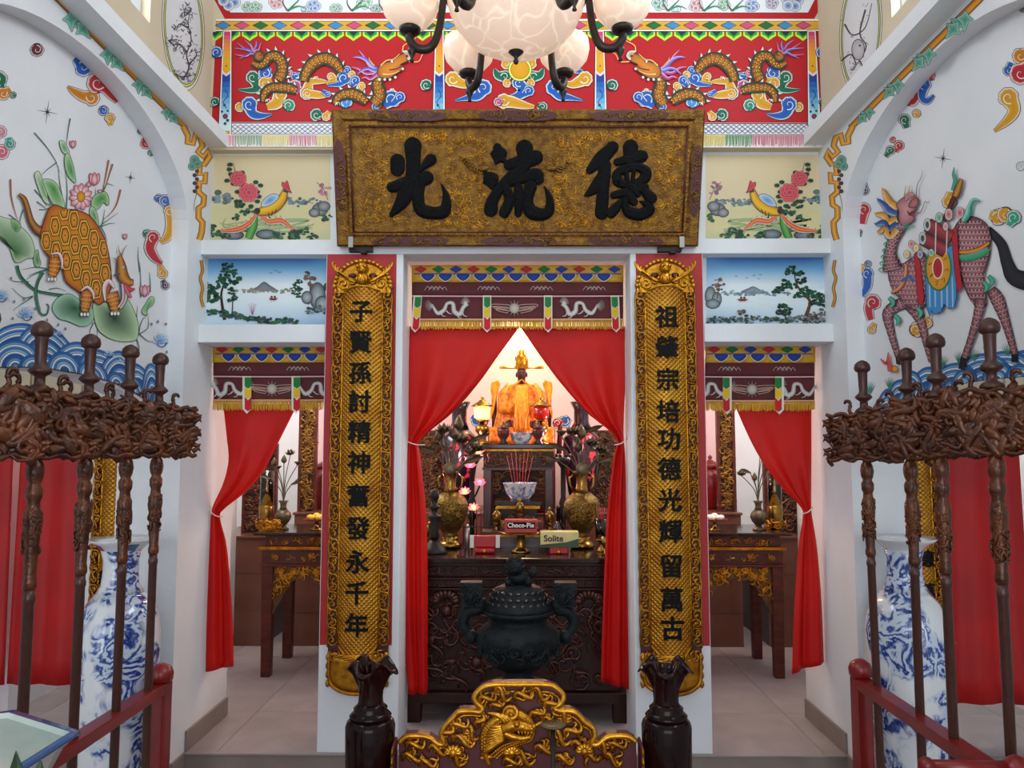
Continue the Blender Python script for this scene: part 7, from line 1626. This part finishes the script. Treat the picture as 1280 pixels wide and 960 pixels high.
def rack(label, X, ya, yb, cross):
    o = thing('staff_rack', label, 'rack', (X, (ya + yb) / 2, 0)); m = 'red_lacquer'
    def bx(name, lo, hi, bev=.005): return MB().box(lo, hi).build(name, m, o, True, bevel=bev)
    for y in (ya, yb):
        MB().lathe([(.0, 0)], 4) if False else None
        bx('end_post', (X - .035, y - .035, .06), (X + .035, y + .035, .70)); pc = MB().lathe([(.035, .70), (.048, .712), (.05, .74), (.04, .765), (.018, .78), (.001, .785)], 14, (X, y, 0)).build('post_cap', m, o, True); bx('foot', (X - (.08 if X < 0 else .16), y - .04, 0), (X + (.16 if X < 0 else .08), y + .04, .06)); bx('foot_block', (X - .05, y - .038, .055), (X + .05, y + .038, .10))
    for nm, z in (('upper_rail', .66), ('lower_rail', .24)): bx(nm, (X - .034, ya, z), (X + .034, yb, z + .045))
    bx('bottom_board', (X - .034, ya, .10), (X + .034, yb, .13))
    if cross: MB().tube([(X - .03, ya + .0, .745), (X - .26, ya + .02, .745)], [.022, .018], 10).build('cross_arm', m, o, True); MB().ball((X - .265, ya + .02, .745), .026, 10, 8).build('arm_knob', m, o, True)
    return o
rack('red lacquered wooden rack holding the staffs on the left', XS, 2.06, 3.46, False); rack('red lacquered wooden rack holding the staffs on the right', XT, 2.46, 3.56, True)

# ------------------------------------------------------------ tall porcelain vases
def big_vase(label, X, Y, m, rim_oct):
    o = thing('porcelain_vase', label, 'vase', (X, Y, 0))
    MB().lathe([(.115, 0), (.12, .01), (.118, .04), (.128, .1), (.148, .3), (.165, .55), (.174, .78), (.174, .88), (.163, .96), (.135, 1.02), (.10, 1.065)], 40).build('body', m, o)
    MB().lathe([(.10, 1.065), (.08, 1.1), (.074, 1.15), (.074, 1.21), (.085, 1.255)], 36).build('neck', m, o)
    f = (lambda r, z, a, i: (r * (1 + .05 * cos(4 * a)), z)) if rim_oct else None
    MB().lathe([(.085, 1.255), (.11, 1.28), (.148, 1.298), (.15, 1.305), (.10, 1.292), (.075, 1.262), (.068, 1.21)], 36, fn=f, cap=False).build('rim', 'porcelain', o)
    MB().lathe([(.0855, 1.256), (.1105, 1.281), (.118, 1.2845)], 36, cap=False).build('rim_band', 'cobalt_rim', o)
big_vase('tall blue and white porcelain vase with a flared rim under the left mural', -1.785, 3.55, VASE_A, True); big_vase('tall blue and white porcelain vase with a round rim under the right mural', 1.742, 3.625, VASE_B, False)
# ------------------------------------------------------------ bronze censer on its pedestal
YC = 3.40; pc = UY(648, 800, YC); s = YC / 980.0
zb = UY(648, 858, YC).z
ped = thing('stone_pedestal', 'dark turned pedestal carrying the bronze censer', 'pedestal', (pc.x, YC, 0)); MB().lathe([(.2, 0), (.2, .04), (.15, .08), (.10, .14), (.09, .3), (.10, zb - .1), (.14, zb - .05)], 24).build('column', 'dark_lacquer', ped); MB().lathe([(.14, zb - .05), (.16, zb - .03), (.16, zb), (.001, zb)], 28).build('top', 'dark_lacquer', ped)
cz = thing('incense_censer', 'dark bronze censer with a lion lid and tall ear handles before the altar', 'censer', (pc.x, YC, zb))
def yz(y): return UY(648, y, YC).z - zb
MB().lathe([(.075, 0), (.08, .008), (.07, .03), (.062, .05), (.066, yz(835))], 28).build('foot', 'dark_bronze', cz)
by = MB().lathe([(.066, yz(836)), (.10, yz(832)), (.145, yz(822)), (.172, yz(808)), (.18, yz(797)), (.176, yz(790)), (.155, yz(783)), (.128, yz(778)), (.12, yz(774)), (.13, yz(769)), (.15, yz(766)), (.152, yz(762)), (.14, yz(761)), (.02, yz(761))], 36).build('body', 'dark_bronze', cz)
mb = MB(); carve(mb, lambda a, b, h: V((sin(a / .17) * (.168 + h), -cos(a / .17) * (.168 + h), b)), -.26, .26, yz(818), yz(790), 44, 81, .02, .035, .006); mb.build('body_relief', 'dark_bronze', by, kind='stuff')
lid = MB().lathe([(.146, yz(762)), (.142, yz(757)), (.125, yz(750)), (.118, yz(742)), (.10, yz(735)), (.07, yz(731)), (.001, yz(730))], 36).build('lid', 'dark_bronze', cz)
for row, (yy, r, n) in enumerate(((752, .128, 22), (745, .122, 22), (738, .108, 20))):
    for k in range(n):
        a = 2 * pi * (k + .5 * (row % 2)) / n
        if sin(a) > .3: continue
        MB().ball((cos(a) * r, sin(a) * r, yz(yy)), (.013, .005, .009), 8, 5, Matrix.Rotation(a + pi / 2, 3, 'Z')).build('lid_opening', 'bottle_dark', lid)
# lion knob
mb = MB(); b0 = yz(731); mb.ball((.0, 0, b0 + .03), (.05, .035, .03), 12, 8); mb.ball((-.015, -.02, b0 + .075), (.034, .032, .034), 12, 8); mb.ball((-.015, -.05, b0 + .068), (.018, .014, .014), 9, 6)
for sx in (-1, 1):
    mb.ball((-.015 + sx * .022, -.012, b0 + .105), (.009, .008, .012), 7, 5); mb.ball((sx * .042, -.02, b0 + .015), (.018, .03, .02), 9, 6)
for k in range(10): a = k * pi / 5; mb.ball((-.015 + cos(a) * .034, -.008, b0 + .075 + sin(a) * .034), .013, 7, 5)
mb.tube([(.045, .01, b0 + .03), (.07, .01, b0 + .05), (.065, .01, b0 + .075)], [.014, .016, .008], 8); mb.build('lion_knob', 'dark_bronze', lid)
for sx in (-1, 1):                                              # S-shaped dragon handles with block heads
    mb = MB(); mb.tube([V((sx * a, 0, yz(y))) for a, y in crom([(.168, 800), (.215, 790), (.235, 778), (.215, 765), (.165, 760), (.168, 750)], 4)], [.018, .024, .024, .026, .028, .03], 10)
    mb.box((sx * .195 - .042, -.03, yz(757)), (sx * .195 + .042, .03, yz(735))); mb.box((sx * .20 - .046, -.034, yz(736)), (sx * .20 + .046, .034, yz(727)))
    carve(mb, lambda a, b, h: V((a, -.032 - h, b)), sx * .195 - .042, sx * .195 + .042, yz(757), yz(728), 10, 83, .016, .024, .006); mb.ball((sx * .2, -.02, yz(795)), (.03, .03, .03), 9, 6); mb.build('handle', 'dark_bronze', cz)

# ------------------------------------------------------------ front offering table with its lacquered back screen
ZF = .80; YF = 2.0
ft = thing('front_table', 'red lacquered offering table at the bottom edge of the picture', 'table', (-.02, 1.88, 0))
MB().box((-.62, 1.60, ZF - .04), (.58, 2.14, ZF)).build('table_top', 'red_lacquer', ft, True, bevel=.006); MB().box((-.58, 1.64, ZF - .14), (.54, 2.10, ZF - .04)).build('apron', 'red_lacquer', ft, True)
for x in (-.58, .47):
    for y in (1.64, 2.03): MB().box((x, y, 0), (x + .07, y + .07, ZF - .14)).build('leg', 'red_lacquer', ft, True, bevel=.006)
OUTL = [(499, 926), (508, 918), (522, 917), (537, 919), (548, 927), (555, 926), (552, 914), (557, 904), (566, 895), (574, 887), (588, 886), (600, 887), (603, 882), (594, 874), (594, 866), (602, 858), (615, 853.5), (648, 853), (684, 853.5), (696, 858), (704, 867), (701, 876), (693, 882), (700, 886), (714, 886), (724, 892), (731, 900), (741, 907), (743, 917), (739, 926), (746, 928), (758, 919), (772, 917), (785, 918), (795, 924)]
sc = thing('lacquer_screen', 'maroon lacquered screen with gilt dragon carving at the bottom centre', 'screen', (-.02, YF, ZF))
def F(x, y, h=0.0): q = UY(x, y, YF); q.y -= h; return q
def zof(z): return z
bot = [V((F(797, 926).x, YF, ZF)), V((F(497, 926).x, YF, ZF))]
MB().prism([F(*p) for p in OUTL] + bot, (0, .03, 0)).build('panel', 'maroon_lacquer', sc, True)
mb = MB(); sm = crom(OUTL, 4); mb.tube([F(x, y + 1.5, .008) for x, y in sm], .0068, 8); rim = mb.build('gilt_rim', 'gold_bright', sc, True)
mb = MB(); mb.tube([F(648 + (x - 648) * .955, 930 + (y - 930) * .90 + 3, .004) for x, y in sm], .004, 6); mb.build('inner_bead', 'gold', rim, True)
def gt(pts, rs, m='gold_bright', n=7, h=.010): return MB().tube([F(x, y, h) for x, y in crom(pts, 5)], rs, n)
# dragon in the middle: coiled body, head, mane, claws
mb = gt([(612, 955), (606, 935), (608, 912), (622, 898), (640, 891), (655, 895), (664, 906), (660, 920), (645, 926), (630, 932), (618, 942), (600, 946)], [.006, .010, .013, .014, .014, .013, .012, .012, .012, .010, .008, .004]); dr = mb.build('dragon_body', 'gold_bright', sc, True)
mb = MB(); scroll(mb, lambda a, b, h: F(a, b, .022 + h), 639, 888, 9.5, 2.2, 1.7, 1, .0072, 0, 7, 22); mb.build('dragon_spiral', 'gold_bright', dr, True)
mb = MB()                                                        # head in profile, jaws open to the right
mb.tube([F(x, y, .024) for x, y in crom([(628, 908), (640, 903), (652, 903), (662, 906), (669, 904)], 4)], [.010, .015, .013, .010, .007], 9); mb.tube([F(x, y, .020) for x, y in crom([(630, 912), (642, 917), (654, 919), (664, 917)], 4)], [.009, .010, .008, .004], 8)
mb.ball(F(646, 899, .036), .0085, 9, 6); mb.ball(F(667, 902, .034), .006, 8, 5)
for k in range(5): mb.tube([F(648 + k * 4, 909, .028), F(649 + k * 4, 913.5, .028)], [.0035, .001], 5)
for k in range(3): mb.tube([F(x, y, .026) for x, y in crom([(640 - k * 4, 898), (632 - k * 5, 891 - k), (622 - k * 6, 893 - k * 3)], 4)], [.006, .006, .0015], 6)
for k in range(9): mb.tube([F(x, y, .02) for x, y in crom([(630, 904 + k * 2), (619 - k, 905 + k * 3.4), (612 - k * 1.2, 903 + k * 4.6)], 4)], [.006, .0065, .0015], 6)
mb.tube([F(x, y, .03) for x, y in crom([(666, 904), (676, 898), (684, 902), (692, 896)], 4)], [.004, .004, .003, .0012], 6)
mb.build('dragon_head', 'gold_bright', dr, True)
mb = MB()
for x, y in crom([(606, 935), (608, 912), (622, 898), (640, 891), (655, 895), (664, 906), (660, 920), (645, 926), (630, 932), (618, 942)], 6):
    for q in (-1, 0, 1): mb.ball(F(x + q * 3.0, y + q * 2.0, .021 - abs(q) * .003), .0042, 6, 4)
mb.build('dragon_scales', 'gold', dr, True, kind='stuff')
rnd = random.Random(4); flames = MB()
for (x, y, a, l) in ((575, 905, .6, 26), (560, 914, .9, 20), (580, 925, .2, 30), (548, 936, .3, 26), (520, 930, .5, 26), (516, 945, .2, 26), (570, 945, -.2, 30), (610, 872, .5, 24), (628, 866, -.4, 26), (655, 868, .5, 26), (675, 866, -.3, 24), (690, 878, .9, 22), (622, 880, .8, 20), (690, 900, .4, 26), (705, 893, -.4, 22), (716, 912, .6, 26), (700, 920, -.2, 30), (725, 930, .4, 24), (680, 935, .3, 26), (655, 945, 0, 30), (755, 935, -.3, 26), (772, 930, .5, 24), (765, 948, .1, 26), (705, 948, .3, 26), (590, 915, -.6, 22), (640, 950, .5, 24), (535, 952, .2, 24), (740, 945, .1, 20), (672, 890, .9, 22), (600, 900, 1.2, 18)):
    scurve(flames, lambda p, q, h: F(p, q, .006 + h), x, y, l, -a + rnd.uniform(-.2, .2), .0075, .002, 6, 9, .3)
    for k in range(4): scurve(flames, lambda p, q, h: F(p, q, .006 + h), x + rnd.uniform(-9, 9), y + rnd.uniform(-6, 6), l * .55, rnd.uniform(0, 3.1), .0045, .001, 5, 7, .3)
flames.build('cloud_flames', 'gold', sc, True, kind='stuff')
for x, y, sd in ((567, 938, 1), (730, 936, 2), (640, 938, 3)):
    mb = MB()
    for k in range(7): a = pi + k * pi / 6; mb.tube([F(x, y, .008), F(x + cos(a) * 8, y + sin(a) * 7, .018), F(x + cos(a) * 13, y + sin(a) * 10, .006)], [.008, .007, .002], 6)
    mb.ball(F(x, y, .012), .012, 9, 6); mb.build('carved_blossom', 'gold_bright', sc, True)
for sx, x in ((-1, 497), (1, 797)):                              # side wings turned towards the viewer
    mb = MB(); a = F(x, 921); mb.prism([a, a + V((sx * .002, -.05, -.012)), V((a.x + sx * .002, YF - .07, ZF)), V((a.x, YF, ZF))], (sx * .006, .0, 0)); w = mb.build('side_wing', 'maroon_lacquer', sc, True)
    mb = MB()
    for k in range(5): mb.ball(a + V((sx * .005, -.045 - k * .003, -.02 - k * .022)), (.004, .012, .012), 8, 5)
    mb.build('wing_scrolls', 'gold', w, True, kind='stuff')
# dark ruffled vases
def ruffle_vase(label, px):
    q = YF / 980.0; X = UY(px, 900, YF).x; zt = UY(px, 826, YF).z - ZF
    o = thing('wooden_vase', label, 'vase', (X, YF, ZF))
    MB().lathe([(.036, 0), (.040, .006), (.042, .02), (.052, .07), (.060, .13), (.0612, zt - .155), (.058, zt - .145), (.050, zt - .137)], 32).build('body', 'black_wood', o)
    MB().lathe([(.050, zt - .137), (.052, zt - .130), (.046, zt - .124), (.040, zt - .120), (.042, zt - .112), (.034, zt - .105), (.031, zt - .10)], 32).build('collar', 'black_wood', o)
    def rf(r, z, a, i): t = max(0, (i - 3) / 4.0); return (r * (1 + .16 * t * cos(4 * a + .6)), z + .016 * t * cos(4 * a + .6 + pi))
    MB().lathe([(.031, zt - .10), (.029, zt - .08), (.031, zt - .05), (.036, zt - .032), (.046, zt - .016), (.057, zt - .012), (.062, zt - .018), (.054, zt - .008), (.040, zt - .016), (.026, zt - .045), (.022, zt - .09)], 48, fn=rf, cap=False).build('ruffled_mouth', 'black_wood', o)
ruffle_vase('glossy dark wooden vase with ruffled mouth left of the gilt screen', 463); ruffle_vase('glossy dark wooden vase with ruffled mouth right of the gilt screen', 833)
# thin oil lamp dish before the screen
D = 1.86; X = UY(691, 905, D).x; zd = UY(691, 906, D).z
o = thing('dish_stand', 'thin dark stem with a small round dish before the gilt screen', 'stand', (X, D, ZF)); MB().lathe([(.03, 0), (.032, .005), (.01, .012), (.0055, .02), (.0055, zd - ZF - .006)], 14).build('stem', 'iron', o); MB().lathe([(.006, zd - ZF - .008), (.024, zd - ZF - .004), (.030, zd - ZF), (.028, zd - ZF + .002), (.001, zd - ZF - .001)], 20).build('dish', 'old_bronze', o)

# ------------------------------------------------------------ ceramic planter at the lower left
D = 1.50; cx = -1.10; zr = 1.175
o = thing('ceramic_planter', 'pale celadon hexagonal planter with cobalt rim at the lower left corner', 'planter', (cx, D, .905))
hexf = lambda r, z, a, i: (r / max(.2, cos(((a + pi / 6) % (pi / 3)) - pi / 6)) * .93, z)
MB().lathe([(.11, 0), (.12, .006), (.15, .06), (.175, .14), (.205, .205), (.225, .222)], 48, fn=hexf, cap=True).build('body', 'celadon', o)
MB().lathe([(.225, .222), (.232, .224), (.230, .232), (.214, .232)], 48, fn=hexf, cap=False).build('rim', 'cobalt_rim', o); MB().lathe([(.214, .232), (.18, .17), (.15, .12), (.001, .115)], 48, fn=hexf, cap=False).build('inside', 'celadon', o)
pedst = thing('planter_stand', 'turned wooden stand under the celadon planter', 'stand', (cx, D, 0)); MB().lathe([(.16, 0), (.16, .03), (.08, .08), (.06, .2), (.06, .72), (.09, .84), (.13, .88), (.14, .905), (.001, .905)], 20).build('column', 'dark_lacquer', pedst)
D = 1.24; p = UY(36, 950, D)
o = thing('spiky_plant', 'dark green pointed leaves before the celadon planter at the lower left', 'plant', (p.x, D, .80))
MB().lathe([(.05, 0), (.055, .01), (.075, .09), (.08, .10), (.07, .10), (.001, .09)], 20).build('pot', 'dark_lacquer', o)
for k in range(9):
    a = k * 2 * pi / 9; d = V((cos(a), sin(a), 0)); sd = V((-sin(a), cos(a), 0)); L = (.30 if k == 7 else .25); o1 = .055
    zt = UY(28, 924 if k == 7 else 938, D).z - .80
    MB().grid(lambda u, v: d * (.012 + .035 * u * u) + sd * ((v - .5) * .085 * (1 - u) ** .7 * (0.6 + u)) + V((0, 0, .09 + (zt - .09) * u * (1 if k in (6, 7, 8) else .8))), 8, 3).build('leaf', 'leaf_dark', o, thick=.003)
tb = thing('plant_stand', 'narrow dark stand under the spiky plant', 'stand', (p.x, D, 0)); MB().lathe([(.12, 0), (.12, .03), (.03, .06), (.025, .72), (.08, .78), (.09, .80), (.001, .80)], 18).build('column', 'dark_lacquer', tb)

# ------------------------------------------------------------ chandelier
YH = 2.30; xc = UY(645, 60, YH).x; zb = UY(645, 66, YH).z
ch = thing('chandelier', 'iron chandelier with a large alabaster bowl and six small glass shades', 'chandelier', (xc, YH, zb))
ab = mat('alabaster', '#ecdccb', .3, emit='#ffcf9e', estr=.62, coat=.2); nt = ab.node_tree; tc = nt.nodes.new('ShaderNodeTexCoord'); vo = nt.nodes.new('ShaderNodeTexVoronoi'); vo.feature = 'DISTANCE_TO_EDGE'; vo.inputs['Scale'].default_value = 14; nz = nt.nodes.new('ShaderNodeTexNoise'); nz.inputs['Scale'].default_value = 6
nt.links.new(tc.outputs['Object'], nz.inputs['Vector']); mxn = nt.nodes.new('ShaderNodeMix'); mxn.data_type = 'VECTOR'; mxn.inputs[0].default_value = .18; nt.links.new(tc.outputs['Object'], mxn.inputs[4]); nt.links.new(nz.outputs['Color'], mxn.inputs[5]); nt.links.new(mxn.outputs[1], vo.inputs['Vector'])
rp = nt.nodes.new('ShaderNodeValToRGB'); rp.color_ramp.elements[0].position = 0; rp.color_ramp.elements[0].color = (1, .80, .56, 1); rp.color_ramp.elements[1].position = .06; rp.color_ramp.elements[1].color = (.72, .46, .32, 1); nt.links.new(vo.outputs['Distance'], rp.inputs['Fac']); nt.links.new(rp.outputs['Color'], nt.nodes['Principled BSDF'].inputs['Emission Color'])
MB().lathe([(.001, .0), (.05, .004), (.10, .02), (.15, .05), (.185, .09), (.205, .135), (.215, .18), (.212, .184), (.19, .14), (.15, .09), (.05, .05), (.001, .045)], 48).build('glass_bowl', ab, ch)
MB().lathe([(.001, -.038), (.006, -.034), (.009, -.026), (.005, -.02), (.008, -.012), (.026, .004), (.028, .012), (.02, .016)], 20).build('bowl_finial', 'lamp_iron', ch)
MB().lathe([(.218, .178), (.222, .182), (.222, .194), (.215, .196)], 48, cap=False).build('bowl_ring', 'lamp_iron', ch); MB().lathe([(.018, .15), (.018, .45), (.04, .47), (.04, .52), (.012, .54), (.012, 5.2 - zb)], 14).build('stem', 'lamp_iron', ch)
for k in range(6):
    a = k * pi / 3; rot = Matrix.Rotation(a, 3, 'Z'); L = [(.05, .50), (.14, .42), (.21, .24), (.235, .08), (.26, .02), (.30, .015), (.325, .045), (.325, .07)]
    mb = MB(); mb.tube([rot @ V((x, 0, z)) for x, z in crom(L, 5)], [.010, .010, .011, .012, .014, .014, .013, .012], 8); scroll(mb, lambda p, q, h: rot @ V((p, h, q)), .215, .19, .035, 0, 1.2, 1, .008); arm = mb.build('arm', 'lamp_iron', ch)
    mb = MB(); c = rot @ V((.318, 0, 0)); mb.lathe([(.001, -.030), (.007, -.026), (.004, -.016), (.008, -.006), (.014, .006), (.012, .016)], 12, c); mb.build('arm_finial', 'lamp_iron', arm)
    c = rot @ V((.325, 0, .06)); MB().lathe([(.012, 0), (.030, .006), (.034, .018), (.026, .024)], 18, c).build('shade_cup', 'lamp_iron', arm)
    MB().lathe([(.024, .022), (.055, .035), (.080, .065), (.088, .10), (.084, .13), (.081, .13), (.084, .10), (.074, .065), (.05, .04), (.02, .03)], 28, c).build('glass_shade', ab, arm)
    MB().lathe([(.012, .02), (.014, .05), (.006, .07), (.001, .075)], 10, c).build('bulb', 'lampglass', arm)
